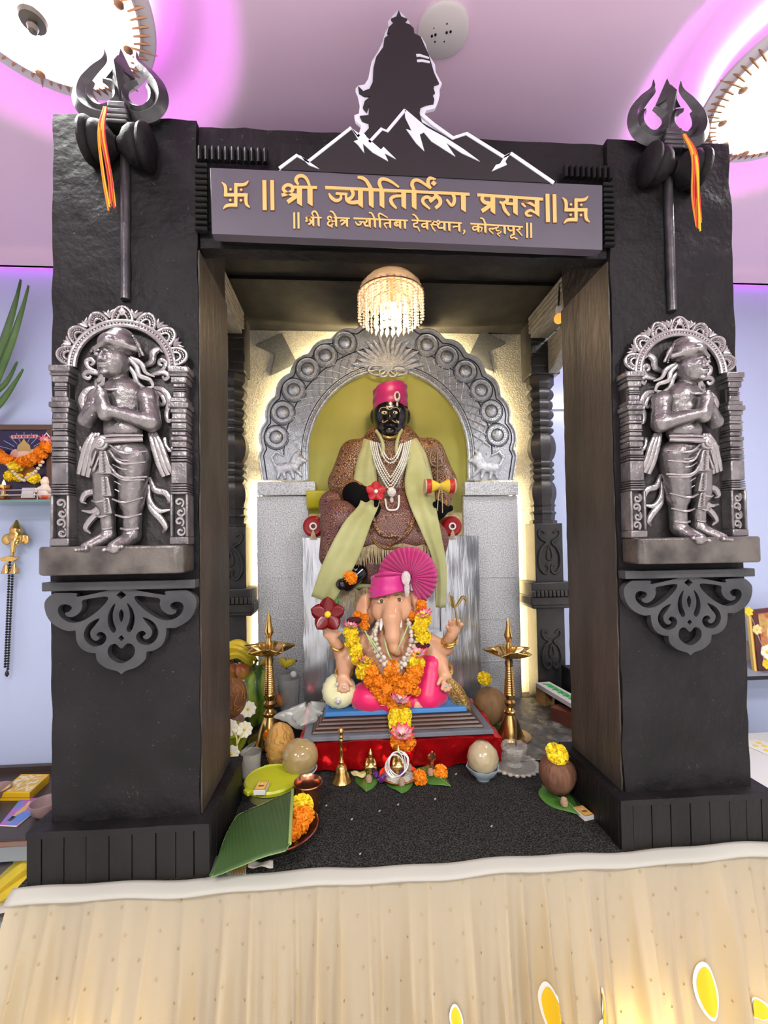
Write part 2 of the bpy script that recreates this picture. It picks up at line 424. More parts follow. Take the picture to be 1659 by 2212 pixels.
# ---------------------------------------------------------------- platform and pillars
XL0, XL1, TOPZ, PT, PH = -.928, -.564, 1.947, .265, .131
t = thing('platform', 'broad raised platform covered in black carpet under the shrine', 'platform', (0, .55, ROOM_Z))
MB().box(-.985, 1.02, -.03, 1.26, -.045, 0).build('carpet_top', CARPET, t)
MB().box(-.96, 1.0, .0, 1.24, ROOM_Z, -.045).build('frame', mat('plywood', (.25, .17, .10), .6), t)
def pillar(sx, label):
    x0, x1 = (XL0, XL1) if sx < 0 else (-XL1, -XL0)
    t = thing('pillar', label, 'pillar', ((x0+x1)/2, PT/2, 0), 'front pillars of the shrine')
    MB().rough(x0, x1, 0, PT, PH-.004, TOPZ, d=.022, amp=.004, sc_=14).build('shaft', BLACK, t, ang=60)
    xi = x1 if sx < 0 else x0
    b = MB(); q = .004
    b.rough(min(xi, xi-sx*q), max(xi, xi-sx*q), .006, PT+.004, PH, 1.60, d=.03, amp=.002, sc_=30)
    b.build('inner_lit_face', INNER, t, ang=60)
    p0, p1 = x0-.035, x1+.035
    MB().box(p0+.006, p1-.006, -.028, PT+.02, 0, PH-.014).build('plinth_core', PLANKM, t)
    MB().rough(p0, p1, -.037, PT+.035, PH-.016, PH, d=.03, amp=.002, sc_=20).build('plinth_cap', BLACK, t, ang=60)
    cuts = [0, .08, .20, .32, .445, .57, .70, .81, .91, 1.0]
    for a, b_ in zip(cuts, cuts[1:]):
        xa, xb = p0+(p1-p0)*a+.0008, p0+(p1-p0)*b_-.0008; dy = random.uniform(0, .003)
        MB().box(xa, xb, -.036+dy, -.026, .0, PH-.014-random.uniform(0, .003)).build('plank', PLANKM, t, bevel=.0012)
    pin = p1 if sx < 0 else p0
    n = 7
    for k in range(n):
        ya, yb = -.026+(PT+.05)*k/n+.001, -.026+(PT+.05)*(k+1)/n-.001; dx = random.uniform(0, .003)
        MB().box(min(pin, pin+sx*.008)+(0 if sx > 0 else -dx)*0, max(pin, pin+sx*.008), ya, yb, .0, PH-.014).build('plank', PLANKM, t, bevel=.0012)
    return t
pillar(-1, 'massive rough charcoal pillar on the left side of the shrine')
pillar(1, 'massive rough charcoal pillar on the right side of the shrine')

# lintel with rows of small ribs around the sign
t = thing('lintel', 'rough black lintel beam spanning between the two pillars', 'beam', (0, .12, 1.56), None)
MB().rough(XL1+.003, -XL1-.003, .012, .055, 1.61, TOPZ-.006, d=.03, amp=.004, sc_=14).build('beam', BLACK, t, ang=60)
def dentil(x0, x1, z0, z1, horiz):
    b = MB(); y1 = -.001
    if horiz: prof = [((x1-x0)/2*math.cos(a), -.014*math.sin(a)) for a in [PI*k/6 for k in range(7)]]; cx = (x0+x1)/2
    else: prof = [((z1-z0)/2*math.cos(a), -.014*math.sin(a)) for a in [PI*k/6 for k in range(7)]]; cz = (z0+z1)/2
    vs = []
    for e in (0, 1):
        for u, w in prof: vs.append((cx+u, y1+w, (z0, z1)[e]) if horiz else ((x0, x1)[e], y1+w, cz+u))
    n = len(prof); b.add(vs, [(i, i+1, n+i+1, n+i) for i in range(n-1)]+[tuple(range(n)), tuple(range(n, 2*n)), (0, n-1, 2*n-1, n)])
    return b
for (pa, pb) in (((437, 357), (437, 505)), ((1309, 398), (1309, 537))):
    A, B = P(*pa, 0), P(*pb, 0); n = 12
    for k in range(n):
        z1 = A.z+(B.z-A.z)*k/n; z0 = A.z+(B.z-A.z)*(k+1)/n
        dentil(A.x-.016, A.x+.016, z0+.0015, z1-.0015, False).build('rib', PLANKM, t, ang=50)
for (pa, pb, n, hh) in (((430, 345), (583, 347), 11, .018), ((1210, 382), (1316, 386), 9, .017)):
    A, B = P(*pa, .01), P(*pb, .01)
    for k in range(n):
        x0 = A.x+(B.x-A.x)*k/n; x1 = A.x+(B.x-A.x)*(k+1)/n
        dentil(x0+.0015, x1-.0015, A.z-hh, A.z+hh, True).build('rib', PLANKM, t, ang=50)

# ---------------------------------------------------------------- alcove behind the pillars
AZ = 1.955; BW = 1.14
t = thing('alcove_canopy', 'dark flat canopy roof inside the shrine above the chandelier', 'canopy', (0, .7, AZ))
MB().box(-.93, .96, PT-.01, .70, AZ, AZ+.02).build('front_panel', DARKC, t)
MB().box(-.93, .96, .70, 1.26, AZ-.012, AZ+.02).build('rear_panel', DARKC, t)
MB().box(-.9, .93, .685, .70, AZ-.016, AZ+.002).build('batten', PLANKM, t)
WH = mat('back_wall_paint', (.62, .58, .48), .38, metal=.25, c2=(.42, .42, .42), vs=160, vd=2, lo=.4, hi=.6, bump=.5, bs=150)
o = MB().box(-.86, .93, BW, BW+.02, 0, AZ-.013).build('back_board', WH); tag(o, 'speckled silver back board of the shrine alcove glowing at its edges', 'back board')
# side mouldings along the canopy
CREAM = mat('pale_moulding', (.42, .39, .33), .4, c2=(.25, .23, .2), vs=20, stretch=(6, 1, 6))
for sx, x, lab in ((-1, -.665, 'pale grooved moulding under the canopy at the left'), (1, .742, 'pale grooved moulding under the canopy at the right')):
    t = thing('canopy_moulding', lab, 'moulding', (x, .7, AZ-.1), 'mouldings under the canopy')
    for k in range(4):
        MB().box(min(x, x+sx*(.05+.012*k)), max(x, x+sx*(.05+.012*k)), PT+.01, .955, AZ-.035-.022*k, AZ-.018-.022*k).build('strip', CREAM, t, bevel=.003)
    MB().box(min(x+sx*.012, x+sx*.10), max(x+sx*.012, x+sx*.10), PT+.01, .955, AZ-.12, AZ-.012).build('backing', CREAM, t)

# carved posts at the back corners
POST = mat('post_black', (.018, .018, .021), .38, c2=(.034, .030, .028), vs=14, bump=.12, bs=60)
def post(x, sx, lab):
    y0, y1 = .98, 1.10; yc = 1.04; w = .072
    t = thing('carved_post', lab, 'post', (x, yc, 0), 'carved posts of the alcove')
    MB().box(x-w, x+w, y0, y1, 0, .475).build('lower_block', POST, t, bevel=.004)
    MB().box(x-w, x+w, y0, y1, .60, .90).build('upper_block', POST, t, bevel=.004)
    MB().box(x-.115, x+.115, y0-.035, y1+.02, .49, .535).box(x-.105, x+.105, y0-.03, y1+.02, .475, .605).build('ledge', POST, t, bevel=.006)
    for k in range(11):
        xx = x-.11+.02*k
        MB().box(xx+.002, xx+.018, y0-.047, y0-.033, .535, .565).build('dentil', POST, t, bevel=.003)
    for zc, sc_ in ((.75, .12), (.26, .105)):                      # carved double scroll
        b = MB()
        for s_ in (-1, 1):
            b.tube(cat_rom([(x+s_*u*sc_, y0-.002, zc+v*sc_) for u, v in ((.18, .85), (.36, .98), (.46, .85), (.36, .62), (.12, .45), (.34, .2), (.46, -.2), (.42, -.6), (.22, -.85), (.06, -.72), (.1, -.5), (.2, -.55))], 5), [.006, .008, .010, .010, .008, .005], n=6)
        b.tube(cat_rom([(x-.12*sc_, y0-.002, zc-.15*sc_), (x, y0-.002, zc+.3*sc_), (x+.12*sc_, y0-.002, zc-.15*sc_), (x, y0-.002, zc-.3*sc_)], 5, True), .006, n=6, closed=True)
        b.build('carving', POST, t)
    prof = [(.072, .90), (.072, .915), (.06, .92), (.062, .945), (.07, .955), (.06, .965), (.06, .985), (.068, .995), (.06, 1.0)]
    z = 1.0
    for dz, r in ((.12, .072), (.035, .064), (.035, .064), (.035, .064), (.14, .075), (.035, .066), (.04, .064), (.05, .068), (.05, .066), (.06, .07)):
        for q in range(1, 8):
            a = PI*q/8; prof.append((.05+(r-.05)*math.sin(a)**.6, z+dz*q/8))
        prof.append((.052, z+dz-.002)); prof.append((.052, z+dz)); z += dz
    prof.append((.055, z)); prof.append((.072, z+.02)); prof.append((.072, 1.66))
    MB().lathe(prof, (x, yc, 0), n=8, R=RZ(22.5), sq=(1.03, .85)).build('turned_shaft', POST, t, ang=25)
    b = MB().box(x-.075, x+.075, y0-.01, y1, 1.66, AZ-.012)
    b.build('head_block', POST, t, bevel=.005)
    for k in range(4):
        MB().box(x-.078, x+.078, y0-.014-.004*(k % 2), y0-.008, 1.70+.06*k, 1.745+.06*k).build('band', POST, t, bevel=.003)
    # bracket reaching forward under the moulding
    prof = [(0, 0), (0, .172), (.40, .172), (.40, .14), (.30, .13), (.24, .09), (.14, .07), (.08, .02)]
    MB().plate([[(u, v) for u, v in prof]], lambda u, v, w_: Vector((x+.03*sx-.02+w_, y0-.012-u, 1.66+v)), .05).build('bracket', CREAM, t, bevel=.004)
post(-.745, -1, 'black carved post with turned shaft at the left back corner')
post(.835, 1, 'black carved post with turned shaft at the right back corner')
# low side parapet on the right between post and front pillar
o = MB().box(.86, .93, .30, .94, 0, .20).build('parapet', PLANKM, bevel=.006); tag(o, 'low black parapet beside the right carved post', 'parapet')
# ---------------------------------------------------------------- sign board with lettering
SIGNM = mat('sign_violet_grey', (.105, .088, .115), .42, c2=(.085, .075, .10), vs=3)
GOLDP = mat('sign_gold_paint', (.78, .46, .16), .42)
OUTL = mat('sign_letter_edge', (.16, .07, .04), .5)
SY = -.045
sl = P(453, 362, SY); sr = P(1302, 400, SY); br_ = P(1302, 540, SY); bl_ = P(457, 505, SY)
t = thing('name_board', 'violet-grey name board with gold lettering over the shrine opening', 'sign', ((sl.x+sr.x)/2, SY, bl_.z))
MB().plate([[(bl_.x, bl_.z), (br_.x, br_.z), (sr.x, sr.z), (sl.x, sl.z)]], lambda u, v, w: Vector((u, SY+w, v)), .028).build('board', SIGNM, t, bevel=.002)
MB().box(-.5, .5, SY+.028, .012, 1.62, 1.76).build('backing_frame', PLANKM, t)
KA = 340/1659
def qa(x, y, w=0, Y=SY):
    p = P(560+x*KA, 370+y*KA, Y); return Vector((p.x, Y-.0035+w, p.z))
BX = 1464
_n = [0]
def glyphs(name, quads, strokes, dx=0, grow=0):
    def shp(extra, dep, yoff):
        b = MB()
        for q in quads:
            pts = [(x+dx, y) for x, y in q]
            if extra:
                cx = sum(p[0] for p in pts)/len(pts); cy = sum(p[1] for p in pts)/len(pts)
                pts = [(x+math.copysign(extra, x-cx), y+math.copysign(extra, y-cy)) for x, y in pts]
            _n[0] += 1; e = (_n[0] % 9)*4e-5
            b.plate([pts], lambda u, v, w: qa(u, v, w+e+yoff), dep)
        for w_, pts in strokes:
            _n[0] += 1; e = (_n[0] % 9)*4e-5
            b.plate([stroke2([(x+dx, y) for x, y in pts], [q_+2*extra for q_ in w_] if isinstance(w_, list) else w_+2*extra)], lambda u, v, w: qa(u, v, w+e+yoff), dep)
        return b
    o = shp(0, .0036, 0).build(name, GOLDP, t, smooth=False)
    shp(4 if not grow else 2.5, .0022, .0012).build(name+'_edge', OUTL, t, smooth=False)
    return o
V4 = lambda x0, y0, x1, y1, s=34: [(x0, y0), (x1, y0), (x1+1, y1), (x0+3, y1-s)]
HL = lambda x0, y0, x1, y1, t_=30: [(x0, y0), (x1, y1), (x1, y1+t_), (x0, y0+t_)]
R4 = lambda x0, y0, x1, y1, k=5: [(x0, y0), (x1, y0), (x1+k, y1), (x0+k, y1)]
glyphs('lettering', [R4(35, 105, 77, 418), R4(118, 105, 157, 418)], [])
glyphs('lettering', [V4(397, 180, 452, 378), V4(508, 180, 563, 378), HL(357, 160, 610, 166, 29)],
       [(34, [(238, 262), (300, 243), (352, 208), (345, 168), (300, 152), (258, 182), (272, 222), (335, 250), (395, 265)]), (42, [(300, 335), (350, 300), (405, 262)]),
        ([22, 36, 36, 34, 30, 26], [(415, 152), (388, 105), (408, 66), (455, 58), (500, 90), (533, 165)])])
glyphs('lettering', [HL(695, 164, 1464+750, 236), V4(1040, 190, 1092, 395), V4(1152, 195, 1204, 398), V4(1265, 200, 1317, 402), V4(1495, 205, 1545, 410),
        V4(1464+140, 205, 1464+190, 415), V4(1464+658, 240, 1464+710, 442),
        [(1464+372, 105), (1464+404, 135), (1464+375, 165), (1464+342, 135)]],
       [([16, 34, 34, 30, 24], [(735, 242), (760, 285), (810, 318), (857, 300), (862, 262)]), (27, [(806, 243), (930, 250)]),
        (34, [(972, 205), (990, 245), (972, 285), (935, 308)]), ([20, 36, 36, 40], [(912, 262), (925, 312), (970, 338), (1048, 332)]),
        ([26, 34, 34, 40], [(1036, 72), (1085, 80), (1130, 112), (1178, 195)]),
        ([30, 38, 36, 32, 26, 18], [(1290, 200), (1266, 140), (1278, 98), (1325, 92), (1392, 120), (1472, 178)]),
        ([26, 30, 36, 36, 18], [(1505, 268), (1432, 272), (1388, 298), (1396, 345), (1445, 402)]),
        ([30, 38, 36, 30, 20], [(1464+166, 205), (1464+145, 150), (1464+165, 108), (1464+225, 110), (1464+342, 190)]),
        ([20, 36, 36, 16], [(1464+344, 190), (1464+312, 130), (1464+330, 84), (1464+394, 92)]),
        ([18, 34, 34, 30], [(1464+334, 406), (1464+266, 345), (1464+262, 300), (1464+305, 280), (1464+352, 305)]),
        (36, [(1464+330, 330), (1464+398, 272)]), ([34, 38, 40, 34], [(1464+388, 232), (1464+398, 266), (1464+436, 305), (1464+438, 352), (1464+392, 398)]),
        ([30, 34, 36, 30, 20], [(1464+562, 232), (1464+588, 285), (1464+585, 340), (1464+558, 366), (1464+508, 306)])])
glyphs('lettering', [HL(830, 242, 1522, 289, 29), V4(968, 262, 1018, 462), V4(1205, 285, 1255, 475), V4(1435, 300, 1483, 488)],
       [(36, [(892, 262), (882, 305), (912, 338), (978, 348)]), (42, [(878, 430), (930, 395), (978, 352)]),
        ([34, 36, 30, 20], [(1130, 272), (1146, 315), (1100, 345), (1065, 330)]), ([30, 34, 20], [(1095, 340), (1122, 415), (1170, 476)]), (28, [(1135, 348), (1210, 352)]),
        ([16, 28, 30, 22], [(1338, 384), (1306, 346), (1350, 328), (1442, 378)]), ([20, 28, 28, 26, 12], [(1445, 448), (1390, 420), (1344, 446), (1362, 474), (1408, 478)])], dx=BX)
glyphs('lettering', [R4(1548, 248, 1588, 543, 6), R4(1622, 252, 1660, 547, 6)], [], dx=BX)
v2 = lambda x, y0, y1, w=24: V4(x, y0, x+w, y1, 16)
glyphs('lettering', [R4(360, 443, 380, 612, 2), R4(404, 443, 425, 612, 2)], [], grow=1)
glyphs('lettering', [v2(557, 492, 592), v2(613, 495, 594), HL(545, 487, 660, 492, 14)],
       [(17, [(488, 537), (520, 524), (540, 505), (535, 488), (510, 484), (497, 500), (512, 520), (560, 536)]), (20, [(520, 571), (545, 553), (570, 536)]),
        ([12, 18, 18, 15], [(575, 485), (558, 455), (575, 432), (602, 442), (626, 492)])], grow=1)
glyphs('lettering', [v2(797, 498, 598), v2(912, 503, 600), HL(785, 490, 955, 498, 14)],
       [(16, [(768, 504), (742, 485), (722, 500), (738, 522), (768, 526), (738, 537), (722, 562), (742, 582), (768, 572), (774, 556), (756, 549)]), (15, [(752, 580), (772, 600)]), (13, [(765, 538), (802, 532)]),
        ([12, 16, 18], [(745, 430), (777, 440), (812, 496)]), (17, [(915, 533), (872, 524), (852, 540)]), (20, [(864, 574), (915, 536)])], grow=1)
glyphs('lettering', [HL(993, 496, 1565, 521, 15), v2(1150, 508, 605), v2(1205, 512, 608), v2(1258, 514, 610), v2(1365, 518, 612), v2(1470, 522, 617), v2(1521, 524, 620)],
       [([9, 17, 17, 12], [(1012, 540), (1035, 570), (1066, 568), (1076, 548)]), (13, [(1050, 540), (1112, 545)]), (17, [(1122, 512), (1134, 535), (1110, 558)]), (18, [(1104, 553), (1120, 580), (1158, 584)]),
        ([12, 16, 18], [(1155, 443), (1187, 455), (1216, 512)]), ([15, 18, 16, 9], [(1270, 515), (1258, 475), (1275, 454), (1355, 500)]), ([14, 16, 9], [(1368, 553), (1318, 562), (1342, 610)]),
        (16, [(1474, 548), (1437, 545), (1425, 564), (1442, 582), (1474, 576)]), (10, [(1437, 552), (1462, 576)])], grow=1)
glyphs('lettering', [HL(140, 517, 395, 532, 15), HL(438, 534, 668, 548, 15), v2(290, 530, 628), v2(472, 542, 640), v2(523, 544, 643), v2(628, 550, 650)],
       [([14, 16, 16, 16, 14, 10], [(196, 525), (200, 552), (165, 562), (168, 592), (202, 598), (226, 642)]), ([12, 15, 17], [(147, 462), (177, 475), (210, 520)]),
        (16, [(294, 560), (260, 562), (248, 580), (265, 596), (294, 590)]), ([15, 15, 10], [(352, 530), (366, 558), (338, 572)]), ([12, 15, 10], [(350, 575), (362, 604), (390, 640)]), (12, [(356, 570), (415, 577)]),
        (13, [(440, 546), (420, 528), (404, 544), (420, 560), (446, 545)]), (16, [(432, 558), (415, 582), (432, 606), (476, 604)]), ([18, 14, 13], [(574, 600), (590, 592), (632, 590)]), ([18, 17, 8], [(690, 626), (696, 646), (680, 672)])], dx=BX, grow=1)
glyphs('lettering', [HL(757, 552, 1310, 588, 15), v2(828, 565, 657), v2(902, 566, 663), v2(1105, 578, 673), v2(1200, 584, 682)],
       [(15, [(832, 594), (800, 590), (783, 606), (800, 628), (832, 612)]), ([14, 15, 9], [(850, 596), (880, 606), (866, 648)]), ([12, 15, 17], [(860, 502), (892, 512), (917, 565)]),
        ([9, 15, 13], [(998, 668), (956, 620), (1002, 612)]), (13, [(985, 622), (1032, 603)]), ([11, 12, 12], [(1046, 576), (1052, 596), (1030, 606)]), ([12, 12, 12], [(1032, 606), (1030, 630), (1058, 636)]), ([10, 13, 12, 11, 9], [(1056, 634), (1078, 634), (1072, 656), (1042, 664), (1070, 694)]),
        (15, [(1160, 588), (1155, 614), (1178, 634), (1205, 628)]), (13, [(1218, 674), (1184, 686), (1190, 712), (1216, 704), (1254, 724)]), ([14, 15, 10], [(1266, 592), (1278, 616), (1240, 626)]), ([13, 9], [(1248, 624), (1304, 688)])], dx=BX, grow=1)
glyphs('lettering', [R4(1343, 550, 1362, 710, 3), R4(1385, 552, 1404, 710, 3)], [], dx=BX, grow=1)
def swastik(cx, cy, s):
    def pt(x, y, w):
        p = P(cx+x*s, cy-y*s, SY); return Vector((p.x, SY-.0035+w, p.z))
    for nm, m_, ex, yo, dep in (('swastik_mark', GOLDP, 0, 0, .0036), ('swastik_mark_edge', OUTL, .05, .0012, .0022)):
        b = MB(); k = 0
        for a in range(4):
            ca, sa = ((1, 0), (0, -1), (-1, 0), (0, 1))[a]
            rot = lambda x, y: (x*ca+y*sa, -x*sa+y*ca)
            for w_, pts in ((.22, [(0, 0), (0, .72)]), ([.22+2*ex, .22+2*ex, .2+2*ex, .05+2*ex], [(-.11, .72), (.35, .70), (.66, .76), (.88, .98)])):
                k += 1; e = k*3e-5; ww = w_+2*ex if not isinstance(w_, list) else w_
                b.plate([stroke2([rot(*q) for q in pts], ww)], lambda u, v, w: pt(u, v, w+e+yo), dep)
            dx, dy = rot(.38, .36); r = .085+ex
            b.plate([[(dx+r*math.cos(q*PI/5), dy+r*math.sin(q*PI/5)) for q in range(10)]], lambda u, v, w: pt(u, v, w+yo), dep)
        b.build(nm, m_, t, smooth=False)
swastik(510, 423, 31); swastik(1243, 455, 30)

# ---------------------------------------------------------------- cut-out emblem standing on the sign
EBLK = mat('emblem_black', (.014, .012, .013), .45)
EWHT = mat('emblem_white', (.82, .80, .92), .4)
KB = 840/1659; EY = -.048
def qe(x, y, w=0):
    p = P(400+x*KB, y*KB, EY); return Vector((p.x, EY+w, p.z))
eb = qe(900, 720)
t = thing('emblem_cutout', 'black and white cut-out board of a crowned head in profile above mountains', 'emblem', eb)
wo = [(910, 34), (884, 62), (866, 84), (870, 104), (854, 130), (842, 172), (824, 210), (796, 255), (781, 330), (765, 354), (738, 358), (727, 372), (738, 398), (746, 440), (741, 478), (722, 485), (728, 510), (752, 530), (742, 562),
      (708, 540), (525, 686), (475, 658), (398, 722), (1578, 782), (1390, 650), (1360, 664), (1200, 565), (1150, 584), (1090, 548), (1040, 512), (1016, 492), (1030, 464), (1066, 456), (1080, 428), (1087, 400), (1086, 368), (1097, 350), (1070, 300), (1067, 268), (1038, 222), (1027, 180), (1010, 150), (985, 138), (966, 110), (956, 84), (938, 62)]
MB().plate([wo], lambda u, v, w: qe(u, v, w+.004), .008).build('white_board', EWHT, t, smooth=False)
hd = [(911, 42), (901, 70), (878, 79), (890, 95), (868, 116), (862, 141), (876, 141), (850, 162), (845, 200), (815, 242), (803, 290), (800, 350), (786, 378), (760, 388), (738, 366), (742, 395), (764, 409), (792, 410), (766, 430), (758, 458), (774, 478), (786, 448), (782, 490), (745, 494), (755, 514), (782, 524), (784, 546), (762, 570), (764, 592), (790, 606),
      (840, 556), (862, 562), (937, 474), (1010, 520), (1000, 482), (1005, 455), (1030, 445), (1060, 440), (1063, 422), (1055, 405), (1066, 395), (1060, 378), (1063, 362), (1083, 355), (1062, 310), (1052, 275), (1040, 235), (1020, 190), (1005, 156), (978, 142), (975, 120), (960, 105), (935, 95), (948, 80), (922, 70)]
MB().plate([hd], lambda u, v, w: qe(u, v, w), .005).build('head_silhouette', EBLK, t, smooth=False)
mt = [(405, 722), (478, 668), (525, 696), (707, 550), (762, 606), (790, 606), (840, 556), (862, 562), (937, 474), (1010, 520), (1140, 596), (1200, 575), (1360, 676), (1390, 661), (1568, 780)]
MB().plate([mt], lambda u, v, w: qe(u, v, w+.0005), .005).build('mountain_silhouette', EBLK, t, smooth=False)
sn = [[(490, 664), (572, 722), (528, 706), (512, 690)],
      [(705, 540), (735, 578), (752, 556), (776, 588), (835, 640), (846, 628), (899, 680), (850, 655), (866, 689), (800, 652), (758, 614), (764, 654), (736, 618), (720, 604), (738, 598)],
      [(937, 466), (1030, 545), (1110, 588), (1190, 640), (1257, 690), (1180, 655), (1112, 610), (1152, 669), (1050, 604), (1018, 566), (1000, 575), (1020, 646), (985, 612), (943, 553), (966, 560), (938, 502)],
      [(1390, 652), (1365, 690), (1372, 704), (1308, 732), (1325, 705), (1342, 700), (1362, 668)],
      stroke2([(402, 719), (476, 664), (524, 691), (707, 547), (742, 584)], 13, 1), stroke2([(785, 608), (838, 551), (862, 561), (938, 470)], 13, 1),
      stroke2([(1008, 488), (1060, 532), (1142, 590), (1200, 571), (1360, 671), (1390, 656), (1572, 781)], 14, 1)]
for q in sn: MB().plate([q], lambda u, v, w: qe(u, v, w-.0015), .003).build('snow_line', EWHT, t, smooth=False)
for q in ([(985, 233), (1000, 232), (1040, 246), (1040, 252), (1002, 243), (987, 243)], [(988, 257), (1010, 255), (1044, 263), (1043, 271), (1010, 265), (990, 266)]):
    MB().plate([q], lambda u, v, w: qe(u, v, w-.0015), .003).build('forehead_mark', EWHT, t, smooth=False)
MB().box(eb.x-.3, eb.x+.3, EY+.012, .012, 1.80, 1.86).build('mounting_batten', PLANKM, t)

# ---------------------------------------------------------------- tridents with drum on the pillars
IRON = mat('dark_iron', (.055, .052, .058), .34, metal=.6, c2=(.11, .105, .11), vs=14, bump=.15, bs=60)
RED = mat('red_thread', (.62, .04, .04), .7); YEL = mat('yellow_thread', (.85, .55, .03), .7)
def trident(cx, zt, zend, lab, tl):
    k = .3376/813*.96; y = -.02
    f = lambda u, v, d=0.: Vector((cx+(u-762)*k, y+d, zt-(v-300)*k))
    t = thing('trident', lab, 'trident', (cx, 0, zend), 'tridents on the pillars')
    for s in (-1, 1):
        g = lambda u, v, d=0.: f(762+s*(762-u), v, d)
        MB().tube(cat_rom([g(*q) for q in ((662, 312), (655, 385), (590, 455), (525, 545), (508, 640), (545, 715), (640, 752), (715, 722), (760, 690))], 6), [x*k for x in (3, 24, 36, 44, 50, 50, 44, 34, 18)], n=4, flat=.8, fdir=(0, 1, 0)).build('side_prong', IRON, t, ang=20)
        MB().tube(cat_rom([g(*q) for q in ((592, 535), (565, 590), (570, 650), (620, 698), (685, 692), (735, 640), (735, 580), (700, 540), (655, 520))], 6), [x*k for x in (14, 26, 28, 28, 28, 28, 28, 26, 14)], n=4, flat=1.0, fdir=(0, 1, 0)).build('inner_ring', IRON, t, ang=20)
    sp = [f(762, 296), f(668, 500), f(700, 495), f(718, 540), f(762, 690), f(806, 540), f(826, 495), f(856, 500)]
    cen = [f(762, 480, -.024), f(762, 480, .016)]
    b = MB(); b.add(sp+cen, [(i, (i+1) % 8, 8) for i in range(8)]+[((i+1) % 8, i, 9) for i in range(8)]); b.build('spear_head', IRON, t, smooth=False)
    ri = [f(762, 372), f(718, 470), f(762, 590), f(806, 470)]
    b = MB(); b.add([p+Vector((0, -.012, 0)) for p in ri]+[f(762, 470, -.034)], [(0, 1, 4), (1, 2, 4), (2, 3, 4), (3, 0, 4), (3, 2, 1, 0)]); b.build('spear_ridge', IRON, t, smooth=False)
    for (v0, v1, hw) in ((700, 745, 58), (745, 780, 66), (783, 812, 72), (815, 840, 68)):
        a, b_ = f(762-hw, v1), f(762+hw, v0); MB().box(a.x, b_.x, -.042, -.0, a.z, b_.z).build('collar', IRON, t, bevel=.004)
    a, b_ = f(735, 1920), f(795, 840)
    a.z = zend
    MB().lathe([((b_.x-a.x)/2, a.z), ((b_.x-a.x)/2, b_.z)], ((a.x+b_.x)/2+.003, -.006, 0), n=12).build('shaft', IRON, t)
    for s in (-1, 1):
        c = f(762, 962); R = RY(90*s+4)
        MB().lathe([(.0, .0), (.016, .002), (.022, .010), (.038, .024), (.046, .038), (.047, .052), (.043, .058), (.050, .062), (.053, .070), (.050, .078), (.040, .084), (.0, .084)], (c.x, -.03, c.z), R=R, n=28).build('drum_half', BLACK, t)
    # tied threads
    th = thing('tied_thread', tl[0], 'thread', f(750, 860), 'threads tied on the tridents')
    for j in range(9):
        m_ = (RED, YEL)[j % 2] if j % 3 else mat('orange_thread', (.8, .25, .03), .7); w = (j-4)*5
        L = tl[1]; sl_ = tl[2]; end = random.uniform(.82, 1.0)*L
        pts = [f(748+w*.4, 845, -.06), f(745+w*.9+sl_*.25, 845+.33*end, -.075), f(748+w*1.2+random.uniform(-8, 8)+sl_*.62, 845+.7*end, -.05), f(746+w*.9+random.uniform(-8, 8)+sl_, 845+end, -.03)]
        MB().tube(cat_rom(pts, 5), .0022, n=6).build('strand', m_, th)
trident(-.748, 2.108, 1.457, 'dark iron trident with hourglass drum mounted on the left pillar', ('red and yellow threads hanging straight down the left trident', 590, 0))
trident(.733, 2.108, 1.455, 'dark iron trident with hourglass drum mounted on the right pillar', ('red and orange threads slanting across the right trident shaft', 600, 150))

# ---------------------------------------------------------------- fretwork brackets
FRET = mat('fretwork_grey', (.034, .034, .038), .40, metal=.2, c2=(.065, .065, .07), vs=10, bump=.15, bs=50)
H1 = [(275, 1712), (330, 1700), (418, 1694), (398, 1740), (330, 1800), (262, 1836), (205, 1838), (155, 1808), (136, 1768), (150, 1738), (185, 1732), (215, 1750), (200, 1775), (178, 1782), (188, 1802), (222, 1806), (260, 1780), (274, 1745)]
H2 = [(462, 1733), (432, 1768), (418, 1825), (428, 1878), (450, 1906), (466, 1884), (450, 1840), (447, 1790)]
H5 = [(372, 1818), (312, 1848), (283, 1902), (295, 1950), (338, 1982), (388, 1972), (411, 1938), (400, 1908), (372, 1898), (354, 1916), (372, 1934), (352, 1950), (326, 1932), (320, 1895), (346, 1860)]
oh = [(495, 1640), (440, 1652), (250, 1690), (240, 1668), (120, 1664), (92, 1680), (62, 1720), (72, 1790), (110, 1845), (180, 1885), (236, 1886), (242, 1945), (266, 1990), (310, 2016), (350, 2022), (360, 2070), (412, 2112), (470, 2130), (495, 2150)]
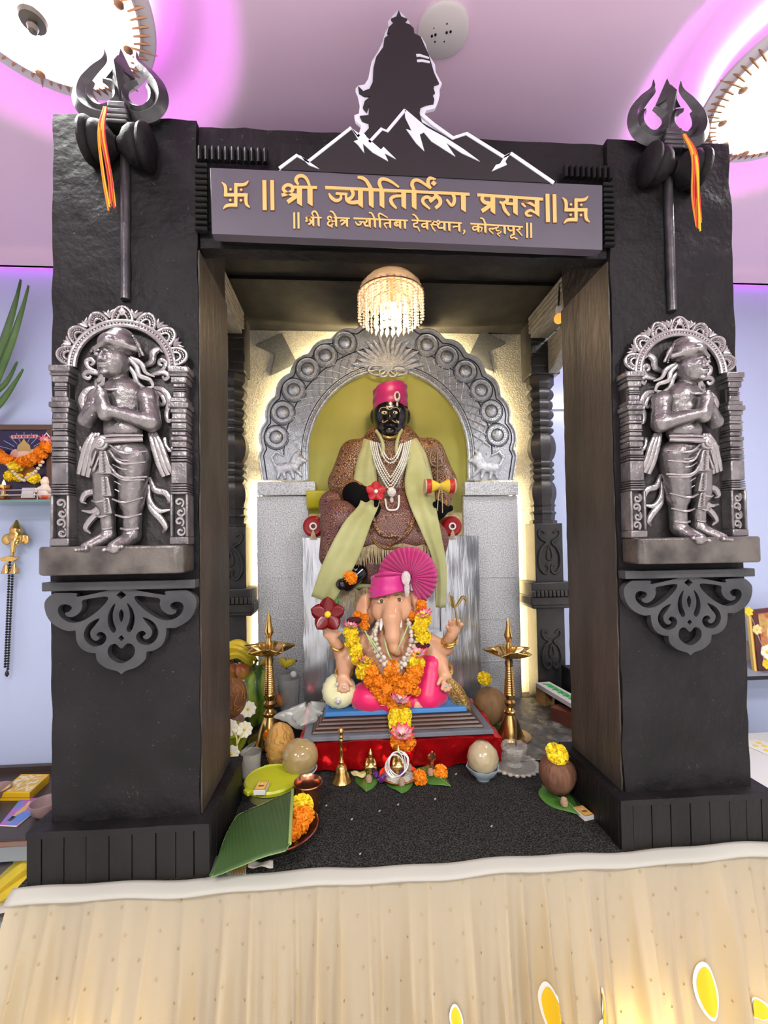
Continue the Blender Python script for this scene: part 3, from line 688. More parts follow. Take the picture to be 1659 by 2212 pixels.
def fret(cx, lab):
    k = .000424
    fn = lambda u, v, w: Vector((cx+(u-495)*k, -.024+w, .732-(v-1605)*k))
    mir = lambda l: [(990-u, v) for u, v in l]
    t = thing('fretwork_bracket', lab, 'bracket', (cx, -.01, .5), 'fretwork brackets on the pillars')
    sm = lambda l, n=3: [(p.x, p.y) for p in cat_rom([(u, v, 0) for u, v in l], n, True)]
    loops = [oh+[(990-u, v) for u, v in oh[-2:0:-1]], sm(H1), sm(mir(H1)), sm(H2), sm(mir(H2)), sm(H5), sm(mir(H5)), sm([(495, 1768), (481, 1800), (495, 1846), (509, 1800)]),
             [(495, 1660), (466, 1685), (495, 1710), (524, 1685)], [(495, 1920), (478, 1938), (495, 1957), (512, 1938)],
             [(495, 2000), (462, 1970), (428, 1982), (417, 2020), (438, 2058), (495, 2086), (552, 2058), (573, 2020), (562, 1982), (528, 1970)]]
    half = [(p.x, p.y) for a, b in ((0, 4), (4, 10), (10, 14), (14, 18)) for p in cat_rom([(u, v, 0) for u, v in oh[a:b+1]], 3)[(1 if a else 0):]]
    loops[0] = half+[(990-u, v) for u, v in half[-2:0:-1]]; loops[-1] = sm(loops[-1])
    MB().plate(loops, fn, .020).build('scroll_panel', FRET, t, smooth=False)
    MB().box(cx-.184, cx+.184, -.034, -.002, .712, .734).build('top_rail', FRET, t, bevel=.002)
fret(-.746, 'dark scroll-cut fretwork bracket with heart cut-out on the left pillar')
fret(.746, 'dark scroll-cut fretwork bracket with heart cut-out on the right pillar')
# ---------------------------------------------------------------- relief plaques with praying figures
GUN = mat('gunmetal_cast', (.085, .078, .082), .30, metal=.75, c2=(.17, .15, .145), vs=16, vd=6, bump=.3, bs=70, edge=(.40, .37, .37), rvar=.1)
GUNB = mat('gunmetal_block', (.15, .138, .145), .32, metal=.65, c2=(.30, .275, .275), vs=18, vd=6, bump=.35, bs=60, rvar=.1)
GUND = mat('gunmetal_dark', (.030, .026, .028), .45, metal=.4, c2=(.05, .043, .043), vs=12, bump=.3, bs=60)
BRZ = mat('worn_bronze', (.06, .052, .05), .36, metal=.6, c2=(.17, .15, .135), vs=12, vd=7, bump=.35, bs=45, rvar=.1)
def relief(cx, mir, lab):
    k = .000444; z0 = .753
    def g(u, v, w=0.): return Vector((cx+mir*(u-455)*k, -w*k, z0+(1600-v)*k))      # w: towards the viewer
    t = thing('relief_plaque', lab, 'relief', (cx, 0, z0), 'relief plaques on the pillars')
    def bx(u0, u1, v0, v1, w1, nm, m_=GUNB, bev=.003, w0=-2):
        a, b = g(u0, v1, 0), g(u1, v0, 0)
        return MB().box(min(a.x, b.x), max(a.x, b.x), -w1*k, -w0*k, a.z, b.z).build(nm, m_, t, bevel=bev)
    # base
    b = MB(); pr = [(72, 0), (72, 150), (105, 178), (805, 178), (838, 150), (838, 0)]
    vs = [g(u, 1600, w) for u, w in pr]+[g(u, 1445, w) for u, w in pr]; n = len(pr)
    b.add(vs, [tuple(range(n)), tuple(range(n, 2*n))]+[(i, (i+1) % n, n+(i+1) % n, n+i) for i in range(n)]); b.build('base', BRZ, t, bevel=.006, bseg=3)
    # back plate
    arch = [(175, 1445), (175, 430)]+[(465-290*math.cos(a), 430-265*math.sin(a)) for a in [PI*i/20 for i in range(1, 20)]]+[(755, 430), (755, 1445)]
    MB().plate([arch], lambda u, v, w: g(u, v, 26-w), 28).build('back_plate', GUND, t)
    # side columns: stacked mouldings
    for c0 in (145, 787):
        st = [(435, 470, 58), (470, 478, 50), (478, 492, 54), (492, 528, 44), (528, 552, 34), (555, 562, 36), (565, 572, 36), (575, 612, 34), (612, 640, 46), (640, 672, 57), (672, 700, 46), (700, 735, 40), (735, 752, 46), (755, 790, 42), (792, 800, 44), (803, 828, 40),
              (832, 858, 47), (860, 895, 43), (900, 912, 46), (915, 945, 44), (948, 956, 46), (960, 974, 46), (978, 1100, 44), (1104, 1114, 46), (1118, 1128, 46), (1132, 1142, 48), (1146, 1160, 48), (1400, 1445, 52)]
        for v0, v1, hw in st: bx(c0-hw, c0+hw, v0, v1, 70+hw*.6, 'column_moulding')
        bx(c0-38, c0+38, 470, 1446, 70, 'column_core', GUND)
        for e in (-1, 1): bx(c0+e*42-8, c0+e*42+8, 1160, 1402, 98, 'panel_edge')
        b = MB()
        for q in range(4):
            zc = 1205+55*q; d = 1 if q % 2 else -1
            cc = g(c0+d*4, zc, 74); b.tube(spiral(cc.x, cc.z, .002, .0125, 0, 420*d*mir, cc.y, 22), [.003, .0045, .004], n=6)
        b.build('scroll_inset', GUN, t)
    # arch bands
    cu, cv = 465, 432
    def ring(r0, a0, a1, w, rad, nm, n=40, ry=None, m_=GUN):
        ry = ry or r0
        MB().tube([g(cu-r0*math.cos(math.radians(a0+(a1-a0)*i/n)), cv-ry*math.sin(math.radians(a0+(a1-a0)*i/n)), w) for i in range(n+1)], rad*k, n=8).build(nm, m_, t)
    ring(262, 0, 180, 62, 13, 'arch_rib', ry=240); ring(292, 0, 180, 62, 11, 'arch_rib', ry=268)
    b = MB()
    for i in range(46):
        a = PI*(i+.5)/46; b.sph(g(cu-277*math.cos(a), cv-254*math.sin(a), 64), 9*k, n=8, m=6)
    b.build('arch_beads', GUN, t)
    lw = [(cu-r*math.cos(a), cv-ry*math.sin(a)) for r, ry, rng in ((286, 262, range(0, 31)), (350, 325, range(30, -1, -1))) for a in [PI*i/30 for i in rng]]
    MB().plate([lw], lambda u, v, w: g(u, v, 48-w), 50).build('arch_band', GUND, t)
    for i in range(7):                                             # lobes along the arch
        a = 14+i*152/6; ar = math.radians(a); rx, rz = 322, 298
        c0 = (cu-rx*math.cos(ar), cv-rz*math.sin(ar)); dx, dy = -math.cos(ar), -math.sin(ar); tx, ty = -dy, dx
        pt = lambda s, q, w: g(c0[0]+tx*s+dx*q, c0[1]+ty*s+dy*q, w)
        sz = 1.12 if i == 3 else 1.
        for rr, rad, nm in ((50, 9, 'lobe_outer'), (26, 7, 'lobe_inner')):
            pts = [pt(rr*sz*math.cos(q), -28+rr*1.45*sz*math.sin(q), 60) for q in [PI*j/12 for j in range(13)]]
            MB().tube(pts, rad*k, n=6).build(nm, GUN, t)
        b = MB()
        for j in range(11):
            q = PI*(j+.5)/11; b.sph(pt(38*sz*math.cos(q), -28+38*1.45*sz*math.sin(q), 58), 6*k, n=6, m=5)
        b.build('lobe_beads', GUN, t)
        if i < 6:
            a2 = math.radians(a+152/12); p0 = (cu-345*math.cos(a2), cv-322*math.sin(a2))
            b = MB()
            for e in (-1, 0, 1):
                q = a2+e*.05; b.tube([g(cu-318*math.cos(a2), cv-295*math.sin(a2), 55), g(cu-(345)*math.cos(q), cv-322*math.sin(q), 62), g(cu-366*math.cos(a2+e*.09), cv-343*math.sin(a2+e*.09), 55)], [7*k, 10*k, 2*k], n=6)
            b.build('leaf_tuft', GUN, t)
    b = MB(); tip = [(465, 82), (440, 108), (455, 135), (475, 135), (490, 108)]
    MB().plate([tip], lambda u, v, w: g(u, v, 70-w), 50).build('finial', GUN, t, bevel=.003)
    # figure, one smooth body
    def c(u0, v0, w0, u1, v1, w1, r0, r1=None, fy=1., kk=None): return C(g(u0, v0, w0), g(u1, v1, w1), r0*k, (r1 or r0)*k, fy, kk*k if kk else None)
    def s(u, v, w, a, b_, d, R=None, kk=None, sub=False): return S(g(u, v, w), (a*k, d*k, b_*k), R, kk*k if kk else None, sub)
    tilt = RY(6*mir)
    fig = [s(448, 424, 118, 82, 98, 82), s(438, 468, 150, 56, 50, 46), c(472, 500, 95, 480, 560, 85, 42, 50),
           c(480, 600, 85, 475, 800, 85, 108, 92, .75), s(485, 800, 90, 100, 70, 78),
           s(352, 610, 80, 58, 52, 55), s(608, 610, 80, 62, 58, 58),
           c(345, 615, 80, 300, 745, 110, 48, 42), c(300, 750, 110, 395, 705, 195, 40, 27), c(615, 620, 80, 645, 755, 110, 54, 52), c(640, 760, 112, 458, 718, 200, 50, 30),
           c(440, 745, 200, 415, 640, 200, 30, 26), c(415, 640, 200, 402, 590, 192, 24, 8), c(448, 738, 196, 432, 630, 205, 28, 22), c(432, 630, 205, 415, 592, 195, 20, 8), c(462, 712, 205, 440, 660, 222, 11, 8),
           s(484, 920, 85, 132, 80, 84), c(388, 950, 80, 378, 1190, 80, 74, 56), c(540, 950, 85, 526, 1200, 85, 88, 66),
           c(392, 1180, 80, 398, 1370, 80, 42, 36), c(527, 1190, 80, 527, 1375, 80, 52, 46),
           c(400, 1395, 85, 330, 1452, 165, 38, 30, 1, 20), c(525, 1400, 85, 480, 1455, 175, 44, 36, 1, 20),
           s(345, 662, 128, 14, 14, 12), s(487, 665, 150, 15, 15, 14)]
    for q in range(4): fig.append(s(285+q*20, 1464-q*2, 180+q*4, 11, 10, 16, kk=5))
    for q in range(5): fig.append(s(440+q*21, 1466-q*4, 200-q*4, 12, 11, 16, kk=5))
    # face
    fig += [c(426, 402, 196, 420, 436, 206, 7, 11, 1, 5), s(408, 440, 196, 8, 7, 8, kk=4), s(434, 441, 198, 8, 7, 8, kk=4), s(424, 466, 199, 25, 6, 9, kk=4), s(426, 479, 197, 20, 6.5, 9, kk=4), s(430, 504, 184, 22, 14, 16, kk=8),
            s(394, 410, 182, 20, 9, 11, kk=4), s(456, 409, 191, 21, 9, 11, kk=4), c(372, 394, 172, 406, 388, 193, 5, 6, 1, 4), c(438, 387, 198, 478, 394, 184, 6, 5, 1, 4)]
    sdf(fig, h=.0030, k=.0075, name='figure', m=GUN, parent=t)
    # cap
    cap = [s(466, 330, 112, 100, 72, 96), s(482, 286, 105, 72, 54, 74), c(378, 368, 158, 462, 340, 208, 17), c(462, 340, 208, 572, 356, 135, 17), c(560, 300, 110, 590, 370, 90, 14, 10), c(545, 285, 110, 572, 320, 100, 12, 12)]
    sdf(cap, h=.0032, k=.004, name='cap', m=GUN, parent=t)
    b = MB()
    for q in range(10): b.sph(g(556+3.5*q*(1-q/30), 282+11*q, 128-3*q), 6*k, n=6, m=5)
    b.build('cap_beads', GUN, t)
    # hair, scrolls, scarves
    def tb(nm, pts, rads, flat=.8): MB().tube(cat_rom([g(*q) for q in pts], 6), [r*k for r in rads], n=8, flat=flat).build(nm, GUN, t)
    for pts in ([(520, 400, 110), (560, 440, 100), (575, 490, 95), (620, 505, 70), (630, 540, 60), (590, 550, 70)], [(510, 430, 100), (545, 480, 95), (560, 530, 85), (600, 560, 65), (625, 595, 55)], [(530, 390, 105), (580, 420, 90), (600, 465, 75), (640, 480, 55)],
                [(385, 480, 105), (360, 510, 90), (330, 520, 70), (320, 550, 55), (350, 560, 60)], [(390, 500, 105), (372, 535, 85), (340, 545, 70), (322, 585, 55)], [(375, 460, 105), (345, 475, 70), (335, 500, 55)]):
        tb('hair_lock', pts, [12, 15, 15, 13, 9, 4])
    for m_ in (1, -1):
        h = lambda u: 482+m_*(u-482)
        tb('scroll', [(h(560), 420, 40), (h(620), 390, 45), (h(630), 345, 50), (h(660), 318, 45), (h(690), 335, 40)], [12, 20, 22, 18, 4])
        tb('scroll', [(h(600), 470, 40), (h(650), 460, 50), (h(695), 455, 50), (h(715), 475, 48), (h(695), 492, 45), (h(680), 475, 45)], [10, 14, 15, 14, 11, 8])
        tb('scroll', [(h(640), 455, 40), (h(690), 430, 48), (h(700), 395, 50), (h(675), 382, 50), (h(662), 402, 48), (h(680), 415, 48)], [9, 14, 15, 14, 11, 8])
        tb('scroll', [(h(625), 540, 45), (h(690), 560, 52), (h(725), 620, 52), (h(705), 690, 50), (h(712), 735, 50), (h(735), 725, 45)], [12, 20, 22, 16, 13, 8])
        tb('scroll', [(h(640), 560, 45), (h(680), 590, 55), (h(695), 630, 55), (h(670), 640, 50), (h(660), 618, 50)], [8, 13, 14, 10, 7])
        for du in (0, 26, 52):
            tb('scarf', [(h(620+du*.6), 810, 75), (h(640+du*.9), 880, 80), (h(665+du), 980, 70), (h(690+du*1.0), 1055-du*.35, 55)], [10, 15, 17, 14])
        tb('scarf', [(h(690), 830, 45), (h(700), 880, 52), (h(725), 905, 52), (h(740), 880, 48)], [12, 16, 13, 7])
        tb('scarf', [(h(605), 1060, 45), (h(640), 1130, 52), (h(700), 1150, 55), (h(722), 1190, 55), (h(705), 1205, 45)], [10, 20, 20, 15, 4])
        tb('scarf', [(h(600), 1100, 45), (h(610), 1190, 52), (h(660), 1250, 55), (h(725), 1245, 52)], [10, 16, 16, 5])
        tb('scarf', [(h(590), 1120, 40), (h(615), 1230, 52), (h(675), 1300, 56), (h(700), 1345, 56), (h(680), 1375, 50)], [10, 18, 20, 17, 5])
    # belt, sash, drapery folds
    tb('belt', [(350, 870, 120), (420, 880, 178), (500, 875, 180), (610, 860, 135)], [13, 15, 15, 13], 1); tb('belt', [(350, 845, 120), (420, 852, 170), (500, 848, 172), (610, 838, 132)], [8, 9, 9, 8], 1)
    b = MB()
    for r, w in ((40, 178), (28, 190), (15, 198)):
        cc = g(412, 890, w); b.lathe([(0, 0), (r*k, 0), (r*k*.92, 8*k), (r*.6*k, 12*k), (0, 12*k)], cc, R=RX(90), n=20)
    b.build('buckle', GUN, t)
    for (v0, v1, a, b_) in ((930, 1055, 18, 36), (1065, 1175, 18, 26), (1180, 1270, 15, 22)):
        MB().plate([[(418-a, v0), (418+a, v0), (424+b_, v1), (424-b_, v1)]], lambda u, v, w: g(u, v, 178-w-(v-930)*.12), 40).build('sash', GUN, t, bevel=.003)
        b = MB()
        for q in range(int((v1-v0)/17)): b.sph(g(419, v0+10+17*q, 184-(v0-930+17*q)*.12), 8*k, n=6, m=5)
        b.build('sash_beads', GUN, t)
    for pts in ([(450, 930, 172), (520, 1000, 185), (620, 985, 130)], [(455, 900, 176), (530, 945, 186), (625, 925, 130)], [(450, 1010, 168), (520, 1075, 182), (625, 1065, 120)], [(455, 1050, 160), (530, 1088, 172), (610, 1080, 118)], [(380, 930, 165), (345, 1000, 145), (312, 1010, 100)], [(395, 960, 165), (360, 1030, 150), (318, 1040, 95)],
                [(455, 1190, 150), (525, 1210, 165), (598, 1180, 110)], [(458, 1275, 125), (525, 1290, 140), (585, 1270, 100)], [(325, 1195, 110), (375, 1205, 145), (432, 1190, 130)], [(345, 1275, 105), (385, 1285, 130), (425, 1270, 110)]):
        tb('fold', pts, [5, 8, 5], 1)
    for q in range(5):
        tb('fold', [(462, 960+q*44, 168-q*8), (530, 985+q*46, 176-q*10), (612-q*6, 962+q*46, 112-q*3)], [3, 6, 3], 1); tb('fold', [(402, 985+q*42, 152-q*6), (365, 1005+q*42, 146-q*6), (322+q*3, 990+q*42, 92)], [3, 5, 3], 1)
    for q in range(3): tb('armlet', [(598, 650+q*16, 128), (630, 662+q*16, 140), (664, 650+q*16, 112)], [4, 6, 4], 1); tb('armlet', [(300, 655+q*16, 100), (322, 662+q*16, 135), (352, 652+q*16, 122)], [4, 6, 4], 1)
    for pts in ([(372, 1345, 100), (398, 1352, 120), (430, 1345, 105)], [(480, 1350, 110), (525, 1358, 130), (572, 1350, 105)], [(375, 690, 195), (360, 715, 190), (372, 745, 185)], [(350, 570, 95), (440, 600, 175), (560, 560, 110)]):
        tb('bangle', pts, [7, 8, 7], 1)
    return t
relief(-.745, 1, 'cast metal relief of a praying standing figure looking left, on left pillar')
relief(.745, -1, 'cast metal relief of a praying standing figure looking right, on right pillar')
# ---------------------------------------------------------------- silver arch behind the deity
SILV = mat('silver_sheet', (.72, .76, .82), .30, metal=.5, c2=(.54, .57, .63), vs=30, vd=4, bump=.25, bs=120, rvar=.08)
SILVB = mat('silver_boss', (.74, .77, .82), .24, metal=.6, c2=(.50, .53, .58), vs=60, bump=.4, bs=180)
SILVP = mat('speckled_silver_panel', (.68, .69, .71), .34, metal=.4, c2=(.40, .41, .44), vs=170, vd=2, lo=.45, hi=.6, bump=.35, bs=170)
OLIVE = mat('olive_cloth', (.44, .42, .075), .55, c2=(.52, .50, .12), vs=4, sheen=.2)
AY = 1.06
DGRV = mat('dark_groove', (.04, .042, .05), .5, metal=.3)  # dark tubes drawn as outlines along the arch and bosses
pa = lambda px, py, d=0.: P(px, py, AY+d)
base = pa(838, 1480)
t = thing('silver_arch', 'embossed silver arch with round bosses framing the seated deity', 'arch', (base.x, AY, 0))
m1 = mpp(AY)
icx, icy, irx, iry = 838, 985, 171, 183
orx, ory = 270, 280
def ell(rx, ry, n, cx=icx, cy=icy): return [(cx-rx*math.cos(PI*i/n), cy-ry*math.sin(PI*i/n)) for i in range(n+1)]
BOSS = [(597, 945), (611, 892), (635, 843), (665, 798), (703, 769), (745, 741), (922, 746), (965, 772), (1005, 803), (1039, 844), (1061, 889), (1074, 940)]
outer = []
for i in range(241):
    a = PI*i/240; dg = min(math.degrees(a), 180-math.degrees(a)); sca = 1+.036*abs(math.cos((dg-9.4)*PI/12))**.8
    outer.append((icx-orx*sca*math.cos(a), icy-ory*sca*math.sin(a)))
loop = [(icx-orx, 1038)]+outer+[(icx+orx, 1038), (icx+irx, 1038)]+ell(irx, iry, 40)[::-1]+[(icx-irx, 1038)]
MB().plate([loop], lambda u, v, w: pa(u, v, w), .025).build('arch_board', SILV, t, ang=30)
MB().tube([pa(icx-orx+9, 1036, -.001)]+[pa(icx+(x-icx)*.967, icy+(y-icy)*.967, -.001) for x, y in outer[::2]]+[pa(icx+orx-9, 1036, -.001)], .003, n=5).build('outer_groove', DGRV, t)
for q_ in (16, 54):
    MB().tube([pa(x, y, -.001) for x, y in ell(irx+q_, iry+q_, 60)], .0028, n=5).build('band_groove', DGRV, t)
MB().tube([pa(icx-orx, 1036, -.004)]+[pa(x, y, -.004) for x, y in outer[::2]]+[pa(icx+orx, 1036, -.004)], .006, n=6).build('outer_roll', SILVB, t)
for (rx, ry, rad) in ((irx+4, iry+4, .008), (irx+14, iry+14, .004)):
    MB().tube([pa(icx-rx, 1036, -.005)]+[pa(x, y, -.005) for x, y in ell(rx, ry, 60)]+[pa(icx+rx, 1036, -.005)], rad, n=6).build('inner_roll', SILVB, t)
b = MB()
for rx, ry, n, r in ((irx+9, iry+9, 110, .0045), (irx+56, iry+56, 120, .0035), (irx+62, iry+62, 120, .003)):
    for x, y in ell(rx, ry, n)[2:-2]: b.sph(pa(x, y, -.004), r, n=6, m=4)
b.build('bead_rows', SILVB, t, kind='stuff')
b = MB(); nl = 34                                                        # lattice band
for i in range(nl):
    for d in (-1, 1):
        a0 = PI*(i+.5)/nl; a1 = a0+d*PI*1.6/nl
        if not 0.05 < a1 < PI-.05: continue
        pts = [pa(icx-(irx+18+s*34)*math.cos(a0+(a1-a0)*s), icy-(iry+18+s*34)*math.sin(a0+(a1-a0)*s), -.004) for s in (0, .5, 1)]
        b.tube(pts, .0028, n=5)
for i in range(2*nl):
    a0 = PI*(i+.5)/(2*nl); s = .25+.5*(i % 2); b.sph(pa(icx-(irx+18+34*s)*math.cos(a0), icy-(iry+18+34*s)*math.sin(a0), -.004), .0045, n=6, m=4)
b.build('lattice_band', SILVB, t, kind='stuff')
for i, (x, y) in enumerate(BOSS):
    c = pa(x, y); r = 25*m1
    o = MB().lathe([(r, 0), (r, .004), (r*.92, .011), (r*.84, .006), (r*.6, .006), (r*.52, .010), (r*.50, .004)], c, R=RX(90), n=32, cap=False).build('boss', SILVB, t)
    MB().lathe([(r*.5, .004), (r*.4, .014), (r*.2, .020), (0, .022)], c, R=RX(90), n=20, wob=lambda a, h: 1+.06*math.sin(9*a)).build('boss_centre', SILVB, o)
    MB().tube([c+Vector((r*1.06*math.cos(q), -.001, r*1.06*math.sin(q))) for q in [2*PI*i/28 for i in range(28)]], .0019, n=5, closed=True).build('boss_groove', DGRV, o)
    MB().tube([c+Vector((r*.56*math.cos(q), -.008, r*.56*math.sin(q))) for q in [2*PI*i/20 for i in range(20)]], .0018, n=5, closed=True).build('boss_groove', DGRV, o)
    b = MB()
    for q in range(20):
        a = 2*PI*q/20; b.sph((c.x+r*.72*math.cos(a), c.y-.007, c.z+r*.72*math.sin(a)), .0028, n=5, m=4)
    b.build('boss_beads', SILVB, o)
# rampant beasts at the feet of the arch
for s, cx in ((1, 622), (-1, 1052)):
    q = lambda u, v, w=0.: pa(cx+s*u, v, -.006-w)
    r = m1
    sdf([C(q(-18, 1012), q(14, 1008), 11*r, 12*r, .7), S(q(24, 994), (12*r, .018, 13*r)), C(q(26, 992), q(38, 996, .005), 7*r, 4*r), C(q(16, 1012), q(30, 1028), 5*r, 3.5*r), C(q(8, 1016), q(12, 1032), 5*r, 4*r), C(q(-16, 1016), q(-22, 1032), 6*r, 4*r), C(q(-10, 1016), q(-6, 1033), 5*r, 4*r),
         C(q(-26, 1008), q(-36, 988), 3.5*r, 3*r), C(q(-36, 988), q(-26, 976), 3*r, 3*r), C(q(-26, 976), q(-10, 984), 3*r, 2.5*r), C(q(18, 982), q(10, 996), 6*r, 6*r), C(q(22, 978), q(28, 972), 4*r, 2*r)], h=.004, k=.006, name='beast_relief', m=SILVB, parent=t)
# leaf crest at the crown with curls
b = MB()
for i in range(15):
    a = math.radians(-78+156*i/14); L = (78, 70)[i % 2]*m1; c = pa(838, 800, -.012)
    d = Vector((math.sin(a), 0, math.cos(a))); n_ = Vector((math.cos(a), 0, -math.sin(a)))
    pts = [c, c+d*L*.4+n_*.006, c+d*L*.8, c+d*L+n_*.01*math.copysign(1, math.sin(a)+.01)+Vector((0, -.01, 0))]
    b.tube(cat_rom(pts, 4), [.006, .014, .012, .003], n=6, flat=.5)
b.build('leaf_crest', SILVB, t)
b = MB()
for s in (-1, 1):
    cc = pa(838+s*24, 800, -.02); b.tube([cc+Vector((18*m1*math.cos(x), 0, 11*m1*math.sin(x))) for x in [2*PI*i/20 for i in range(20)]], .007, n=6, closed=True)
    cc = pa(838+s*10, 806, -.024); b.tube([cc+Vector((9*m1*math.cos(x), 0, 8*m1*math.sin(x))) for x in [2*PI*i/16 for i in range(16)]], .006, n=6, closed=True)
b.build('crest_curls', SILVB, t)
# capitals and lower panels
for (a0, a1, c0, c1) in ((556, 681, 558, 666), (1004, 1119, 1008, 1118)):
    A, B = pa(a0, 1070, -.02), pa(a1, 1040, -.02)
    MB().box(A.x, B.x, AY-.022, AY+.03, A.z, B.z).build('capital', SILVP, t, bevel=.002)
    A, B = pa(c0, 1480), pa(c1, 1071)
    MB().box(A.x, B.x, AY, AY+.03, .0, B.z).build('side_panel', SILVP, t, bevel=.002)
    for v in (1248, 1338, 1430): 
        Z = pa(c0, v).z; MB().box(A.x+.003, B.x-.003, AY-.003, AY+.001, Z-.002, Z+.002).build('seam_strip', SILVP, t)
# dark grey angular plates in the upper corners of the back board
SHEET = mat('dark_grey_sheet', (.09, .095, .105), .45, metal=.3, c2=(.16, .165, .175), vs=150, vd=2)
for pts, lab in (([(551, 746), (609, 720), (640, 780), (628, 792), (584, 812), (595, 766)], 'dark grey angular ribbon on the back board, upper left corner'),
                 ([(1041, 712), (1094, 741), (1055, 760), (1066, 803), (1030, 788), (1012, 770)], 'dark grey angular ribbon on the back board, upper right corner')):
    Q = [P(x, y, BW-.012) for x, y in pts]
    o = MB().plate([[(q.x, q.z) for q in Q]], lambda u, v, w: Vector((u, BW-.012+w, v)), .010).build('dark_cornerpiece', SHEET, bevel=.001)
    tag(o, lab, 'cornerpiece', 'dark grey cornerpieces')
# warm light strips tucked behind the arch panels
strip = MB()
pl, pr_ = pa(562, 1200).x, pa(1112, 1200).x
t2 = thing('alcove_light_strip', 'warm light strips behind the silver arch lighting the back board', 'light strip', (0, AY+.04, 0))
for x in (pl, pr_): MB().box(x-.004, x+.004, AY+.034, AY+.040, .02, 1.13).build('strip', LED, t2)
MB().tube([Vector((p.x, AY+.036, p.z)) for p in [pa(icx-(orx-8)*math.cos(a), icy-(ory-8)*math.sin(a)) for a in [PI*i/60 for i in range(1, 60)]]], .004, n=5).build('strip', LED, t2)
# olive cloth backing
A, B = pa(655, 1110, .02), pa(1022, 800, .02)
def olive(u, v):
    x = A.x+(B.x-A.x)*u; z = A.z+(B.z-A.z)*v; return Vector((x, AY+.032+.004*math.sin(u*9+v*3)+.003*math.sin(v*26), z))
o = MB().grid(olive, 30, 30).build('backing_cloth', OLIVE); tag(o, 'plain olive-yellow cloth hung inside the silver arch', 'cloth')
A2 = pa(664, 1072, -.05)
o = MB().grid(lambda u, v: Vector((pa(664, 1100).x+(pa(716, 1100).x-pa(664, 1100).x)*u, AY-.02-.03*math.sin(v*1.5), pa(700, 1100).z+(pa(700, 1062).z-pa(700, 1100).z)*v)), 12, 8).build('folded_cloth', mat('yellow_satin', (.55, .48, .02), .35), solid=.004)
tag(o, 'fold of glossy yellow cloth below the left arch capital', 'cloth')

# ---------------------------------------------------------------- throne
FOIL = mat('silver_foil', (.60, .62, .66), .26, metal=.85, c2=(.45, .47, .50), vs=4, vd=3, stretch=(4, 4, .5), bump=.25, bs=9)
TY = .88
t = thing('throne', 'silver foil covered throne block under the seated deity', 'throne', (.03, TY+.08, 0))
def foilbox(px0, px1, py, nm):
    A, B = P(px0, py, TY), P(px1, py, TY); MB().rough(A.x, B.x, TY, TY+.15, .007, (A.z+B.z)/2, d=.03, amp=.006, sc_=12).build(nm, FOIL, t, ang=70)
foilbox(654, 712, 1162, 'left_arm_block'); foilbox(950, 1033, 1157, 'right_arm_block')
A, B = P(705, 1340, TY-.02), P(955, 1340, TY-.02)
MB().rough(A.x, B.x, TY-.03, TY+.15, .007, .40, d=.04, amp=.006, sc_=12).build('footrest_block', FOIL, t, ang=70)
A, B = P(705, 1180, TY+.06), P(955, 1180, TY+.06)
MB().rough(A.x, B.x, TY+.02, TY+.16, .40, .66, d=.04, amp=.006, sc_=12).build('seat_block', FOIL, t, ang=70)
# red bolsters
REDS = mat('red_satin', (.30, .006, .008), .3, spec=.35)
for px, lab in ((677, 'round red satin bolster end on the left of the deity'), (976, 'round red satin bolster end on the right of the deity')):
    c = P(px, 1137, TY-.02); r = 23*mpp(TY)
    t = thing('bolster', lab, 'bolster', (c.x, c.y, c.z-r), 'red bolsters on the throne')
    MB().lathe([(0, .008), (r*.3, .004), (r*.75, .008), (r*.95, 0), (r, -.015), (r*.98, -.11), (r*.8, -.13), (0, -.13)], c, R=RX(90), n=32).build('cushion', REDS, t)
    MB().tube([c+Vector((r*.28*math.cos(a), -.012, r*.28*math.sin(a))) for a in [2*PI*i/24 for i in range(24)]], .004, n=6, closed=True).build('pearl_ring', mat('pearl', (.85, .83, .76), .25), t)
    MB().lathe([(0, .013), (r*.22, .012), (r*.25, .006)], c, R=RX(90), n=16).build('button', mat('dark_red_gem', (.10, .005, .01), .15), t)
    b = MB()
    for q in range(7): b.tube([c+Vector((0, -.014, -r*.3)), c+Vector(((q-3)*.003, -.016, -r*.8)), c+Vector(((q-3)*.005, -.01, -r*1.25))], .0015, n=4)
    b.build('tassel', mat('tassel_beige', (.6, .45, .3), .6), t)

# ---------------------------------------------------------------- crystal chandelier
CRY = mat('crystal', (1, .86, .74), .06, alpha=.6, spec=1.)
CRYM = mat('crystal_frame', (.85, .55, .35), .2, metal=.9)
BULB = mat('bulb', (1, .85, .55), emit=90, ec=(1, .72, .38))
HY = .63
ct = P(843, 590, HY); k = mpp(HY); zc = AZ-.004
t = thing('chandelier', 'small crystal chandelier with hanging bead strands and a warm lit bulb', 'chandelier', (ct.x, HY, ct.z-.28))
Zp = lambda py: P(843, py, HY).z
b = MB(); R1 = 72*k
b.lathe([(.006, zc), (.006, Zp(592)), (R1*.35, Zp(596)), (R1*.7, Zp(606)), (R1*.92, Zp(622)), (R1, Zp(640)), (R1*.96, Zp(640)), (R1*.6, Zp(612)), (0, Zp(603))], (ct.x, HY, 0), n=40).build('dome', mat('amber_glass', (.95, .78, .66), .08, alpha=.45, spec=1.), t)
for rr, z in ((R1, 640), (R1*.78, 636), (R1*.52, 650)): MB().tube([Vector((ct.x+rr*math.cos(a), HY+rr*math.sin(a), Zp(z))) for a in [2*PI*i/40 for i in range(40)]], .003, n=6, closed=True).build('hoop', CRYM, t)
